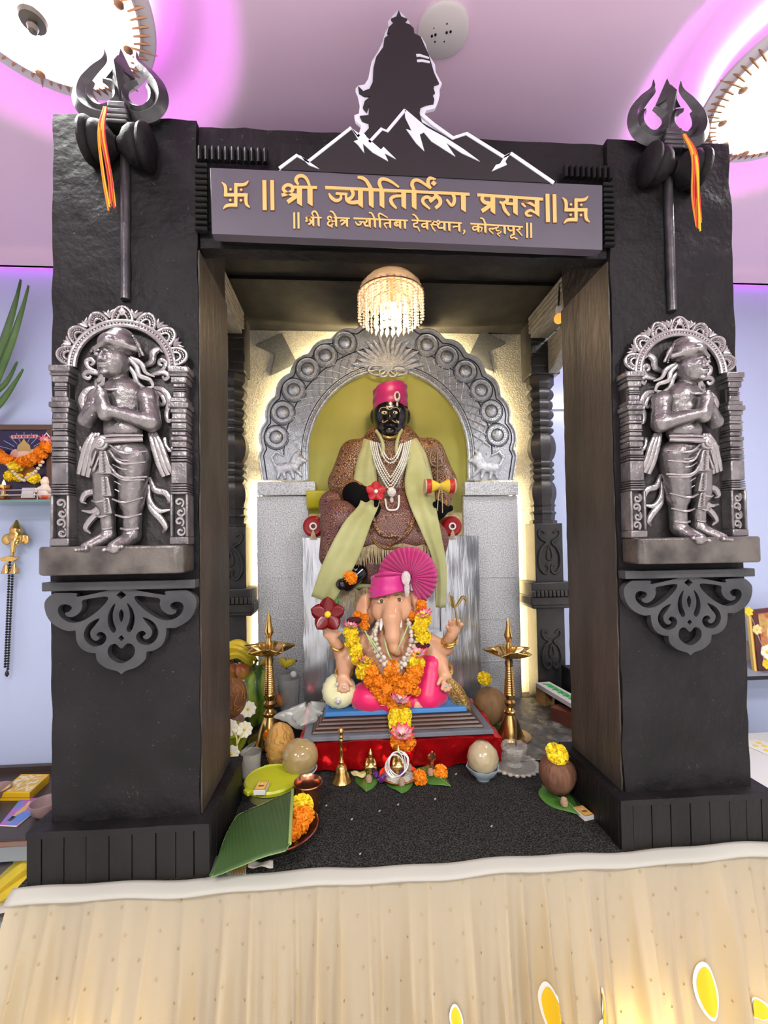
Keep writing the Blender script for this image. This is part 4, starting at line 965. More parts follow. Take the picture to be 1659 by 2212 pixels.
def strand(n, r, dz, drop):
    b = MB()
    for i in range(n): b.sph((0, 0, -dz*(i+.5)), r*(1, .8)[i % 2], n=7, m=5)
    if drop: b.lathe([(0, -dz*n), (r*.9, -dz*n-.012), (r*1.1, -dz*n-.022), (0, -dz*n-.034)], n=6)
    me = bpy.data.meshes.new('bead_strand'); me.from_pydata(b.v, [], b.f); me.materials.append(CRY); me.shade_smooth(); return me
sA, sB, sC = strand(9, .0055, .0125, False), strand(8, .0055, .0125, True), strand(6, .006, .013, True)
for n, rr, z, me in ((32, R1*.98, 634, sA), (26, R1*.78, 636, sB), (16, R1*.5, 650, sC), (10, R1*.3, 660, sC)):
    for i in range(n):
        a = 2*PI*i/n+.1*(n % 3)
        inst('bead_strand', me, t, (ct.x+rr*math.cos(a), HY+rr*math.sin(a), Zp(z)), 1, (0, 0, a))
bl = P(850, 666, HY)
MB().sph((bl.x, HY, bl.z), (.014, .014, .020)).build('bulb', BULB, t)
MB().lathe([(.012, Zp(655)), (.014, Zp(640)), (.009, Zp(605))], (bl.x, HY, 0), n=12).build('bulb_holder', CRYM, t)
point('chandelier_light', (bl.x, HY-.03, bl.z-.06), 8, (1, .74, .42), .03)
# bulb lamp half hidden at the upper right
c = P(1207, 688, .62); t = thing('spot_bulb', 'small orange bulb lamp under the right canopy moulding', 'bulb', c)
MB().sph(c, (.02, .02, .022)).build('globe', mat('orange_globe', (1, .45, .08), .2, emit=1.0, ec=(1, .42, .06)), t)
MB().lathe([(.012, .014), (.013, .04), (.010, .05)], c, n=12).build('socket', PLATE, t)
MB().tube([c+Vector((0, 0, .05)), c+Vector((.01, .01, .12)), c+Vector((.03, .02, .25))], .004, n=6).build('cable', HOLE, t)
# ---------------------------------------------------------------- seated deity
def floral(name, base, gold, scale):
    m = bpy.data.materials.new(name); m.use_nodes = True; nt = m.node_tree; N = nt.nodes; L = nt.links; b = N['Principled BSDF']
    tc = N.new('ShaderNodeTexCoord'); v = N.new('ShaderNodeTexVoronoi'); v.inputs['Scale'].default_value = scale; v.inputs['Randomness'].default_value = .25
    L.new(tc.outputs['Object'], v.inputs['Vector'])
    r = N.new('ShaderNodeValToRGB'); e = r.color_ramp.elements
    e[0].position = 0; e[0].color = (*gold, 1); e[1].position = 1; e[1].color = (*gold, 1)
    for pos, c_ in ((.14, gold), (.17, base), (.30, base), (.33, gold), (.42, gold), (.46, base), (.60, base), (.64, gold)):
        q = e.new(pos); q.color = (*c_, 1)
    L.new(v.outputs['Distance'], r.inputs[0]); L.new(r.outputs[0], b.inputs['Base Color']); b.inputs['Roughness'].default_value = .5
    MATS[name] = m; return m
ROBE = floral('maroon_brocade', (.055, .009, .014), (.40, .215, .07), 58)
ROBE2 = floral('plum_brocade', (.065, .010, .032), (.30, .145, .065), 64)
GLOSSB = mat('glossy_black_stone', (.008, .007, .008), .16, coat=.3)
VELB = mat('black_velvet', (.0022, .002, .0025), .8, spec=.15)
PINKD = mat('deep_magenta_satin', (.36, .008, .125), .42, c2=(.42, .012, .15), vs=5, sheen=.2)
PINK = mat('magenta_satin', (.52, .012, .17), .42, c2=(.60, .02, .22), vs=5, sheen=.3)
HOTP = mat('hot_pink_satin', (.78, .012, .13), .36, sheen=.3)
PEARL = mat('pearl', (.85, .83, .76), .25)
GOLD = mat('gold', (.86, .58, .16), .25, metal=.95)
BRASS = mat('brass', (.74, .50, .17), .22, metal=.95, c2=(.55, .33, .10), vs=16)
DIAM = mat('rhinestone', (.90, .86, .82), .08, metal=.6, bump=.8, bs=260)
CHIF = mat('pale_chiffon', (.37, .36, .135), .6, c2=(.48, .47, .22), vs=7, vd=5, sheen=.3)
DY = .97
kd = mpp(DY)
d_ = lambda px, py, y=0.: P(px, py, DY+y)
t = thing('deity_statue', 'seated black-faced deity statue in maroon brocade robe and magenta turban', 'statue', d_(845, 1330, -.1))
DT = t
def dc(a, b, ra, rb=None, fy=1., kk=None): return C(d_(*a), d_(*b), ra*kd, (rb if rb is not None else ra)*kd, fy, kk)
sdf([dc((845, 975, -.02), (845, 1110, -.05), 66, 78, .62), dc((800, 966, 0), (770, 985, -.01), 22, 30), dc((890, 966, 0), (920, 985, -.01), 22, 30),
     dc((768, 985, -.02), (742, 1042, -.05), 36, 31), dc((742, 1045, -.05), (772, 1066, -.14), 31, 23), dc((925, 982, -.02), (955, 1042, -.05), 36, 30), dc((955, 1042, -.05), (950, 1086, -.13), 30, 22)],
    h=.0065, k=.02, name='robe_top', m=ROBE, parent=t)
sdf([dc((845, 1110, -.06), (845, 1150, -.12), 80, 78, .6), dc((790, 1130, -.06), (735, 1125, -.16), 45, 40), dc((735, 1125, -.16), (722, 1200, -.17), 36, 30), dc((890, 1130, -.06), (930, 1165, -.16), 45, 36),
     dc((790, 1165, -.15), (900, 1165, -.15), 34, 32), dc((830, 1190, -.15), (910, 1195, -.15), 26, 26), dc((930, 1170, -.16), (935, 1230, -.15), 30, 26), dc((730, 1130, -.1), (720, 1090, -.08), 30, 30)],
    h=.0065, k=.02, name='robe_skirt', m=ROBE2, parent=t)
# robe folds over the lap
for pts in ([(800, 1100, -.2), (820, 1150, -.235), (870, 1160, -.235)], [(900, 1100, -.19), (880, 1150, -.23), (840, 1178, -.23)], [(790, 1125, -.2), (820, 1180, -.23), (900, 1182, -.22)]):
    MB().tube(cat_rom([d_(*q) for q in pts], 5), [.006, .012, .006], n=8).build('robe_fold', ROBE, t)
# head
sdf([S(d_(843, 898, -.045), (37*kd, .082, 46*kd)), S(d_(843, 925, -.06), (31*kd, .068, 27*kd)), dc((843, 930, -.03), (843, 958, -.02), 26, 30), dc((842, 888, -.128), (842, 903, -.142), 4, 6.5, 1, .006), S(d_(807, 900, -.02), (8*kd, .03, 16*kd)), S(d_(879, 900, -.02), (8*kd, .03, 16*kd)),
     S(d_(842, 932, -.13), (17*kd, .02, 8*kd), k=.01), dc((828, 881, -.12), (838, 883, -.125), 3.5, 3, 1, .006), dc((847, 883, -.125), (857, 881, -.12), 3, 3.5, 1, .006)], h=.0045, k=.012, name='head', m=GLOSSB, parent=t)
IV = mat('ivory_eye', (.80, .72, .30), .35); GLD = mat('gold_paint', (.62, .40, .15), .35)
for px in (830.5, 852.5):
    e = MB().sph(d_(px, 891.5, -.122), (6.2*kd, .006, 3.6*kd), n=16).build('eye', IV, t)
    MB().sph(d_(px, 891.5, -.127), (1.8*kd, .003, 2.2*kd), n=10).build('pupil', GLOSSB, e)
def line(nm, pts, r, m_, par=None, n=6, cl=False): return MB().tube(cat_rom([d_(*q) for q in pts], 5, cl), r, n=n, closed=cl).build(nm, m_, par or t)
line('brow', [(819, 890, -.118), (822, 882, -.125), (832, 880, -.13), (841, 885, -.137), (850, 880, -.13), (860, 882, -.125), (864, 890, -.118)], .0018, GLD)
line('moustache', [(828, 908, -.13), (826, 911, -.128), (830, 912, -.132), (842, 906, -.146), (854, 912, -.132), (858, 911, -.128), (856, 907, -.13)], .0022, GLD)
line('forehead_mark', [(834, 877, -.128), (842, 880, -.13), (850, 877, -.128)], .002, mat('ash_white', (.7, .6, .6), .6))
for px in (820, 868): line('earring', [(px, 916, -.07), (px+(px < 843)*-1.5, 925, -.075), (px, 936, -.075)], [.0025, .002, .0035], GOLD)
# turban
b = MB(); ctb = d_(843, 860, -.04)
def turb(u, v):
    a = 2*PI*u; z = ctb.z-.062+.118*v; rr = 1-.03*v+.016*math.sin(v*16+math.sin(a)*2.2); tilt = .012*math.cos(a)
    r = 37.5*kd*rr*(1 if v < .93 else .86); return Vector((ctb.x+r*math.cos(a), ctb.y+.078*rr*math.sin(a), z+tilt))
b.grid(turb, 40, 22, True); b.sph((ctb.x, ctb.y, ctb.z+.048), (31*kd, .066, .022)); tb_ = b.build('turban', PINKD, t)
MB().sph(d_(858, 856, -.118), (7*kd, .008, 11*kd), n=14).sph(d_(858, 874, -.122), (2.5*kd, .005, 6*kd)).build('turban_brooch', DIAM, tb_)
MB().sph(d_(858, 855, -.124), (3.6*kd, .006, 6*kd), n=12).build('brooch_gem', mat('dark_red_gem', (.10, .005, .01), .15), tb_)
# hands in black mittens
sdf([S(d_(785, 1080, -.17), (32*kd, .05, 27*kd), RY(28)), dc((765, 1066, -.14), (800, 1100, -.18), 24, 22), dc((805, 1085, -.18), (812, 1075, -.2), 9, 7)], h=.006, k=.015, name='hand', m=VELB, parent=t)
sdf([S(d_(938, 1102, -.16), (26*kd, .045, 22*kd)), dc((925, 1098, -.17), (907, 1112, -.19), 10, 7), dc((935, 1110, -.16), (928, 1135, -.16), 16, 8), dc((950, 1100, -.15), (972, 1098, -.14), 14, 7)], h=.006, k=.015, name='hand', m=VELB, parent=t)
# foot
sdf([dc((775, 1238, -.2), (750, 1260, -.26), 18, 14), dc((750, 1262, -.25), (738, 1262, -.29), 14, 11)], h=.006, k=.015, name='foot', m=GLOSSB, parent=t)
b = MB()
for q in range(4): b.tube([d_(752+q*2, 1225+5*q, -.2), d_(768+q*2, 1232+5*q, -.245), d_(784, 1226+5*q, -.2)], .006, n=6)
b.build('anklet', DIAM, t)
# fringes
FRNG = mat('beige_fringe', (.58, .48, .30), .6, c2=(.40, .30, .17), vs=60)
def fringe(pa0, pa1, L, n, nm):
    b = MB()
    for i in range(n):
        u = i/(n-1); x = pa0[0]+(pa1[0]-pa0[0])*u; y = pa0[1]+(pa1[1]-pa0[1])*u+3*math.sin(u*20); w = pa0[2]+(pa1[2]-pa0[2])*u
        b.tube([d_(x, y, w), d_(x+random.uniform(-1.5, 1.5), y+L*.5, w-.008), d_(x+random.uniform(-3, 3), y+L*random.uniform(.9, 1.05), w-.004)], [.0022, .0018, .001], n=4)
    b.build(nm, FRNG, t, kind='stuff')
fringe((765, 1180, -.235), (955, 1175, -.225), 42, 95, 'hem_fringe'); fringe((940, 1178, -.225), (962, 1230, -.2), 40, 16, 'hem_fringe'); fringe((715, 1272, -.20), (800, 1272, -.22), 50, 45, 'lower_fringe')
MB().grid(lambda u, v: d_(712+90*u, 1262+10*v, -.19-.02*u), 8, 3).build('lower_hem', CHIF, t, solid=.004)
MB().grid(lambda u, v: d_(782+110*u, 1205+55*v, -.19), 8, 4).build('inner_hem', ROBE2, t, solid=.004)
# shawl over both shoulders
def cloth(nm, left, right, n=26, m_=CHIF, puff=.012):
    Lp = cat_rom([d_(*q) for q in left], 8); Rp = cat_rom([d_(*q) for q in right], 8)
    def f(u, v):
        i = v*(len(Lp)-1); j = min(int(i), len(Lp)-2); w = i-j
        a = Lp[j].lerp(Lp[j+1], w); c_ = Rp[j].lerp(Rp[j+1], w); p = a.lerp(c_, u)
        return p+Vector((0, -puff*math.sin(PI*u)-.004*math.sin(u*11+v*3), 0))
    return MB().grid(f, 12, n*2).build(nm, m_, t, solid=.004)
cloth('shawl_panel', [(786, 948, -.07), (770, 1000, -.11), (764, 1050, -.15), (778, 1085, -.22), (742, 1130, -.27), (700, 1210, -.29), (672, 1288, -.27)], [(808, 955, -.09), (812, 1005, -.14), (815, 1050, -.165), (820, 1085, -.2), (802, 1130, -.27), (772, 1210, -.29), (720, 1302, -.27)])
cloth('shawl_panel', [(884, 953, -.09), (878, 1005, -.14), (874, 1050, -.165), (886, 1095, -.2), (910, 1150, -.24), (935, 1215, -.24), (942, 1312, -.22)], [(900, 946, -.07), (922, 985, -.11), (936, 1040, -.14), (942, 1095, -.2), (952, 1150, -.24), (964, 1225, -.22), (962, 1312, -.2)])
line('shawl_edge', [(812, 930, -.1), (822, 945, -.12), (828, 965, -.145), (825, 985, -.15)], .008, CHIF); line('shawl_edge', [(868, 928, -.1), (860, 945, -.12), (856, 970, -.145), (858, 985, -.15)], .008, CHIF)
line('collar_band', [(828, 942, -.12), (843, 946, -.13), (858, 941, -.12)], .008, GOLD)
# pearl strands
for s in range(6):
    x0, x1 = 799+s*4.6, 887-s*4.2; yb = 1058-s*9 if s < 4 else 1000-(s-4)*8
    pts = [d_(x0+(x1-x0)*u+(2 if s < 4 else 0)*math.sin(4*PI*u)*-1, 951+s+(yb-951-s)*(1-abs(2*u-1)**(1.7 if s < 4 else 2.2)), -.10-.085*min(1, 2.2*(1-abs(2*u-1)))) for u in [q/60 for q in range(61)]]
    b = MB(); acc = 0; last = pts[0]
    for p in pts[1:]:
        seg = (p-last).length; q = 0
        while acc+seg-q >= .0092:
            q += .0092-acc; b.sph(last.lerp(p, q/seg), .0042, n=6, m=5); acc = 0
        acc += seg-q; last = p
    b.build('pearl_strand', PEARL, t)
MB().sph(d_(846, 1063, -.185), (9*kd, .008, 10*kd)).sph(d_(846, 1080, -.2), (4*kd, .006, 6*kd)).build('pendant', DIAM, t)
line('pearl_loop', [(832, 1078, -.2), (836, 1098, -.225), (848, 1102, -.23), (860, 1096, -.225), (862, 1070, -.2)], .004, PEARL)
b = MB()
for q in range(30):
    for x0, x1, y0, y1 in ((806, 836, 980, 1052), (886, 858, 980, 1052)):
        u = q/29; b.sph(d_(x0+(x1-x0)*u, y0+(y1-y0)*u, -.158-.02*u), .003, n=5, m=4)
b.build('gem_edge', DIAM, t)
# ---- things held
RPET = mat('red_petal', (.55, .008, .012), .4, c2=(.40, .004, .01), vs=20)
def flower(name, lab, c, r, npet, m_, parent=None, face=(0, -1, .1), core=None):
    t_ = parent or thing(name, lab, 'flower', c)
    R = Vector((0, 0, 1)).rotation_difference(Vector(face)).to_matrix()
    for i in range(npet):
        a = 2*PI*i/npet+.3
        def f(u, v):
            w = math.sin(PI*min(1, u*1.02))**.6*.46*r; x = r*u; y = (v-.5)*2*w
            p = Vector((x, y, .18*r*u*u+.10*r*math.cos((v-.5)*PI)))
            return Vector(c)+R @ (RZ(math.degrees(a)) @ p)
        MB().grid(f, 7, 5).build('petal', m_, t_, solid=.002)
    if core: MB().sph(Vector(c)+R @ Vector((0, 0, .12*r)), .2*r, n=8, m=6).build('flower_core', core, t_)
    return t_
YLW = mat('yellow_stamen', (.85, .60, .03), .6)
flower('red_flower', 'red five-petalled artificial flower held by the black-gloved deity', d_(812, 1062, -.27), 20*kd, 5, RPET, core=PEARL)
# small hourglass drum on a stick
c = d_(950, 1050, -.22); t = thing('hand_drum', 'small red and yellow striped hourglass drum held by the deity', 'drum', d_(945, 1100, -.22))
for s in (-1, 1):
    R = RY(90*s)
    MB().lathe([(.011, 0), (.018, .012), (.032, .040)], c, R=R, n=20).build('drum_cup', mat('drum_yellow', (.75, .52, .04), .35), t)
    MB().lathe([(.0225, .0215), (.0235, .0235), (.0325, .042), (.033, .058), (.031, .064)], c, R=R, n=20).build('drum_band', mat('drum_red', (.50, .03, .02), .35), t)
    MB().lathe([(.031, .062), (.034, .064), (.034, .068), (0, .069)], c, R=R, n=20).build('drum_skin', mat('drum_skin', (.62, .48, .34), .6), t)
MB().tube([c+Vector((0, -.02, 0)), c+Vector((-.012, -.02, -.05)), c+Vector((-.015, -.01, -.11))], .002, n=5).build('cord', FRNG, t)
MB().tube([c+Vector((.004, -.02, 0)), c+Vector((.006, -.02, -.07)), c+Vector((.008, -.01, -.12))], .002, n=5).build('cord', FRNG, t)
t = thing('small_trident', 'small bronze trident standing behind the striped drum', 'trident', d_(945, 1095, -.16)); BRN = mat('brown_bronze', (.16, .10, .06), .35, metal=.7)
MB().tube([d_(945, 1095, -.16), d_(945, 1005, -.14)], .003, n=6).build('shaft', BRN, t)
for s in (-1, 0, 1):
    MB().tube(cat_rom([d_(945, 1008, -.14), d_(945+s*13, 1002, -.14), d_(945+s*16, 985, -.14), d_(945+s*9, 968, -.14)], 5), [.004, .006, .006, .001], n=6, flat=.5).build('prong', BRN, t)
# ---------------------------------------------------------------- marigolds and lotus tips
def petal_ball(name, m_, n=90, flat=.85, seed=1):
    rnd = random.Random(seed); b = MB()
    for i in range(n):
        z = 1-2*(i+.5)/n; a = i*2.39996; r = math.sqrt(max(0, 1-z*z)); d = Vector((r*math.cos(a), r*math.sin(a), z)); x = d.orthogonal().normalized(); y = d.cross(x)
        q = rnd.uniform(0, PI); x, y = x*math.cos(q)+y*math.sin(q), y*math.cos(q)-x*math.sin(q); w = rnd.uniform(.20, .30); h0, h1 = .70, rnd.uniform(.92, 1.08)
        P3 = [d*h0-x*w*.5, d*h0+x*w*.5, d*h1+x*w+y*.10, d*(h1+.03)+y*.16, d*h1-x*w+y*.08]
        b.add([(p.x, p.y, p.z*flat) for p in P3], [(0, 1, 2, 3, 4)])
    b.sph((0, 0, 0), (.78, .78, .78*flat), n=10, m=7)
    me = bpy.data.meshes.new(name); me.from_pydata(b.v, [], b.f); me.materials.append(m_); return me
MGY = mat('marigold_yellow', (.90, .62, .01), .7, c2=(.95, .72, .03), vs=60); MGO = mat('marigold_orange', (.85, .21, .005), .7, c2=(.92, .32, .01), vs=60)
BY, BO = petal_ball('marigold', MGY, seed=2), petal_ball('marigold', MGO, seed=3)
def lotus_tip(name):
    b = MB()
    for ring, (n, L, tl_) in enumerate(((9, 1., 50), (7, .85, 25))):
        for i in range(n):
            a = 2*PI*i/n+ring*.4
            def f(u, v):
                w = .26*math.sin(PI*(.15+.85*u)**.8)*L; p = Vector(((v-.5)*2*w, 0, u*L)); p.y = .12*u*u-.1*math.cos((v-.5)*PI)*.6
                return RZ(math.degrees(a)) @ (RX(-tl_) @ p)
            b.grid(f, 5, 4)
    me = bpy.data.meshes.new(name); me.from_pydata(b.v, [], b.f); return me
m = bpy.data.materials.new('lotus_pink'); m.use_nodes = True; N = m.node_tree.nodes; L = m.node_tree.links
tc = N.new('ShaderNodeTexCoord'); ln = N.new('ShaderNodeVectorMath'); ln.operation = 'LENGTH'; r = N.new('ShaderNodeValToRGB')
r.color_ramp.elements[0].position = .35; r.color_ramp.elements[0].color = (.85, .70, .70, 1); r.color_ramp.elements[1].position = .8; r.color_ramp.elements[1].color = (.72, .03, .09, 1)
L.new(tc.outputs['Object'], ln.inputs[0]); L.new(ln.outputs['Value'], r.inputs[0]); L.new(r.outputs[0], N['Principled BSDF'].inputs['Base Color']); N['Principled BSDF'].inputs['Roughness'].default_value = .4
LOT = lotus_tip('lotus_tip'); LOT.materials.append(m)
def rr(): return (random.uniform(0, 6), random.uniform(0, 6), random.uniform(0, 6))

# marigold on the deity's foot
o = inst('marigold', BO, None, d_(757, 1248, -.30), 13*kd, rr()); tag(o, 'orange marigold laid on the black foot of the deity', 'flower')
# ---------------------------------------------------------------- elephant-headed idol on its pedestal
GY = .665
kg = mpp(GY)
def g_(px, py, y=0.):
    if y <= -.232: Yd = .497 if y > -.24 else .476 if y > -.248 else .458 if y > -.255 else .408+(y+.262)*.5
    else: Yd = GY+.72*y
    return P(px, py, Yd)
# red foil box
RFOIL = mat('red_foil', (.80, .012, .015), .18, metal=.7, c2=(.55, .006, .01), vs=7, bump=1.0, bs=11, bd=3)
b = MB().rough(-.365, .372, .42, .80, .009, .104, d=.018, amp=.010, sc_=17)
o = b.build('foil_wrapped_box', RFOIL, ang=70); tag(o, 'low box wrapped in shiny crumpled red foil under the idol pedestal', 'box')
GREYP = mat('grey_paint', (.15, .16, .19), .45, c2=(.11, .115, .14), vs=8); BRNL = mat('brown_layers', (.040, .016, .011), .35, c2=(.075, .032, .020), vs=10, stretch=(.5, 1, 8)); BLUP = mat('blue_paint', (.035, .16, .42), .4, c2=(.05, .21, .50), vs=5)
t = thing('idol_pedestal', 'stepped pedestal with blue top, brown ribbed sides and grey base', 'pedestal', (.0, .6, .104))
def slab(x0, x1, y0, y1, z0, z1, ix=0., iy=0.):
    b = MB(); vs = [(x0, y0, z0), (x1, y0, z0), (x1, y1, z0), (x0, y1, z0), (x0+ix, y0+iy, z1), (x1-ix, y0+iy, z1), (x1-ix, y1-iy, z1), (x0+ix, y1-iy, z1)]
    return b.add(vs, [(3, 2, 1, 0), (4, 5, 6, 7), (0, 1, 5, 4), (1, 2, 6, 5), (2, 3, 7, 6), (3, 0, 4, 7)])
slab(-.352, .352, .43, .79, .106, .122, .004, .004).build('grey_base', GREYP, t, bevel=.003)
for i in range(4): slab(-.322+.011*i, .322-.011*i, .455+.012*i, .77-.01*i, .122+.010*i, .132+.010*i, .006, .006).build('ribbed_step', BRNL, t, bevel=.003)
slab(-.278, .272, .505, .745, .162, .180, .004, .004).build('blue_top', BLUP, t, bevel=.004)
# idol
SKIN = mat('idol_skin', (.60, .30, .17), .42, c2=(.68, .37, .23), vs=7, coat=.15)
t = thing('elephant_headed_idol', 'seated four-armed elephant-headed idol with fan-pleated magenta turban and pink dhoti', 'idol', (.02, .62, .181))
GT = t
def gc(a, b, ra, rb=None, fy=1., kk=None): return C(g_(*a), g_(*b), ra*kg, (rb if rb is not None else ra)*kg, fy, kk)
def gs(c, a, b, d, R=None, kk=None, sub=False): return S(g_(*c), (a*kg, d*.74, b*kg), R, kk, sub)
body = [gs((845, 1310, -.04), 43, 46, .085), gs((845, 1290, -.03), 40, 30, .075), gs((826, 1320, -.085), 22, 22, .035), gs((866, 1318, -.085), 22, 22, .035),
        gc((846, 1308, -.10), (846, 1335, -.145), 20, 18), gc((846, 1335, -.145), (848, 1375, -.165), 18, 14), gc((848, 1375, -.165), (851, 1400, -.165), 14, 10.5), gc((851, 1400, -.165), (858, 1409, -.16), 10, 8),
        gc((850, 1350, -.02), (850, 1400, -.02), 34, 60, .8), gc((850, 1400, -.02), (850, 1480, -.05), 62, 68, .6), gs((850, 1455, -.07), 64, 50, .10),
        # raised back arms
        gc((780, 1390, -.02), (740, 1415, -.04), 24, 17), gc((740, 1415, -.04), (720, 1382, -.10), 16, 11), gs((713, 1368, -.115), 15, 13, .018),
        gc((918, 1390, -.02), (962, 1400, -.04), 24, 16), gc((962, 1400, -.04), (975, 1372, -.10), 15, 11), gs((980, 1358, -.11), 15, 14, .02),
        # lower front arms
        gc((778, 1395, -.03), (745, 1435, -.08), 26, 18), gc((745, 1435, -.08), (742, 1462, -.16), 17, 12), gs((741, 1474, -.18), 14, 15, .018),
        gc((925, 1395, -.03), (948, 1430, -.09), 25, 18), gc((948, 1430, -.09), (960, 1458, -.16), 17, 12), gs((963, 1470, -.175), 14, 15, .018)]
for i, (a, b_) in enumerate((((705, 1366), (697, 1356)), ((711, 1362), (706, 1349)), ((718, 1361), (716, 1347)), ((724, 1366), (727, 1353)), ((726, 1374), (735, 1366)))):
    body.append(gc((*a, -.12), (*b_, -.135), 4.5, 3.5, 1, .004))
for i, (a, b_) in enumerate((((974, 1350), (972, 1342)), ((981, 1347), (982, 1338)), ((988, 1349), (991, 1341)), ((993, 1354), (997, 1349)), ((972, 1362), (966, 1354)))):
    body.append(gc((*a, -.12), (*b_, -.14), 5, 4, 1, .004))
for u, v in ((732, 1490), (739, 1494), (746, 1494), (753, 1490)): body.append(gc((u*.5+741*.5, 1480, -.19), (u, v, -.20), 5, 3.8, 1, .004))
body.append(gc((752, 1470, -.19), (760, 1480, -.2), 4.5, 3.5, 1, .004))
for u, v in ((955, 1488), (962, 1492), (969, 1490), (975, 1484)): body.append(gc((u*.5+963*.5, 1478, -.19), (u, v, -.20), 5, 3.8, 1, .004))
body.append(gc((951, 1468, -.19), (946, 1478, -.2), 4.5, 3.5, 1, .004))
# foot
body += [gc((885, 1515, -.12), (900, 1522, -.17), 14, 13)]
for i in range(5): body.append(gc((896+i*7.5, 1524-i, -.175), (896+i*8, 1530-i*1.2, -.195), 4.6-i*.3, 4-.3*i, 1, .004))
sdf(body, h=.0042, k=.013, name='body', m=SKIN, parent=t)
for s, px, py in ((-1, 792, 1318), (1, 893, 1312)):
    c = g_(px, py, -.005)
    def f(u, v):
        a = 2*PI*u; r = v; x = c.x+s*26*kg*r*math.cos(a)*.9; z = c.z+36*kg*r*math.sin(a)-.006*math.cos(a)
        return Vector((x, c.y+.012*math.sin(a*3)*r-.022*(1-r*r)-.01*math.cos(a), z))
    MB().grid(f, 28, 7, True).build('ear', SKIN, t, solid=.008)
EYEB = mat('brown_eye', (.10, .05, .03), .2)
for px, py in ((824, 1299), (862, 1296)):
    e = MB().sph(g_(px, py, -.116), (8.5*kg, .010, 5*kg), n=14).build('eye', mat('eye_white', (.72, .58, .45), .3), t)
    MB().sph(g_(px+.5, py, -.128), (3.6*kg, .004, 4*kg), n=12).build('iris', EYEB, e)
    MB().tube(cat_rom([g_(px-10, py+1, -.122), g_(px, py-6, -.132), g_(px+10, py+1, -.122)], 5), .0022, n=6).build('eyelid', SKIN, e)
    MB().tube(cat_rom([g_(px-12, py-8, -.116), g_(px, py-12, -.124), g_(px+12, py-8, -.116)], 5), .0018, n=6).build('eyebrow', EYEB, t)
IVO = mat('ivory', (.80, .76, .72), .25)
for x0, y0, x1, y1 in ((826, 1337, 822, 1362), (862, 1334, 866, 1356)): MB().tube(cat_rom([g_(x0, y0, -.125), g_((x0+x1)/2+(x1-x0)*.1, (y0+y1)/2, -.14), g_(x1, y1, -.16)], 5), [.009, .008, .003], n=10).build('tusk', IVO, t)
MB().tube([g_(840, 1300, -.13), g_(841, 1288, -.126)], .0022, n=6).build('forehead_mark', RED, t)
# dhoti
sdf([gs((800, 1505, -.135), 42, 31, .10), gc((810, 1500, -.12), (848, 1524, -.19), 30, 18), gc((790, 1520, -.14), (850, 1530, -.16), 16, 14), gc((890, 1480, -.03), (934, 1438, -.08), 40, 26), gc((934, 1438, -.08), (925, 1505, -.14), 26, 30), gc((890, 1495, -.1), (940, 1500, -.12), 26, 26), gs((850, 1508, -.08), 84, 27, .13)], h=.005, k=.012, name='dhoti', m=HOTP, parent=t)
for pts in ([(905, 1430, -.10), (895, 1470, -.155), (900, 1512, -.175)], [(940, 1450, -.13), (935, 1485, -.165), (915, 1518, -.18)], [(955, 1470, -.14), (950, 1495, -.165), (930, 1520, -.175)], [(775, 1490, -.16), (800, 1500, -.19), (835, 1520, -.195)]):
    MB().tube(cat_rom([g_(*q) for q in pts], 5), [.004, .010, .005], n=8).build('dhoti_fold', HOTP, t)
BORD = mat('sequin_border', (.35, .20, .10), .3, metal=.5, c2=(.75, .58, .40), vs=120, bump=.8, bs=200)
for pts in ([(764, 1522, -.17), (790, 1540, -.195), (830, 1542, -.195)], [(888, 1522, -.17), (910, 1518, -.185), (945, 1524, -.17)]):
    MB().tube(cat_rom([g_(*q) for q in pts], 5), .011, n=8, flat=.6).build('dhoti_border', BORD, t)
# turban
def tg(u, v):
    a = 2*PI*u; x = 842+46*math.cos(a)*(1-.12*v); y = 1283-8*math.cos(a)-38*v+2*math.sin(v*10+a*2); q = g_(x, y, -.03+.125*math.sin(a)*(1-.15*v)); return q
b = MB(); b.grid(tg, 36, 14, True); b.sph(g_(838, 1249, -.02), (38*kg, .07, 12*kg)); tbn = b.build('turban_band', PINK, t)
for i in range(5): MB().tube(cat_rom([g_(797+i*3, 1276-i*8, -.075), g_(835, 1282-i*11, -.128), g_(878, 1262-i*5, -.085)], 6), [.005, .008, .004], n=6, flat=.6).build('turban_fold', PINK, tbn)
cf = g_(882, 1246, -.045); RF = 64*kg
def fan(u, v):
    a = math.radians(-72+262*u); r = RF*(.10+.90*v); pl = .011*math.sin(u*2*PI*24)*(.3+.7*v)
    return cf+Vector((r*math.cos(a), -.02+pl+.03*v, r*math.sin(a)))
MB().grid(fan, 242, 6).build('turban_fan', PINK, t, solid=.0015, ang=25)
MB().sph(g_(877, 1249, -.135), (10*kg, .012, 15*kg)).sph(g_(879, 1272, -.13), (6*kg, .010, 17*kg)).build('turban_brooch', DIAM, t)
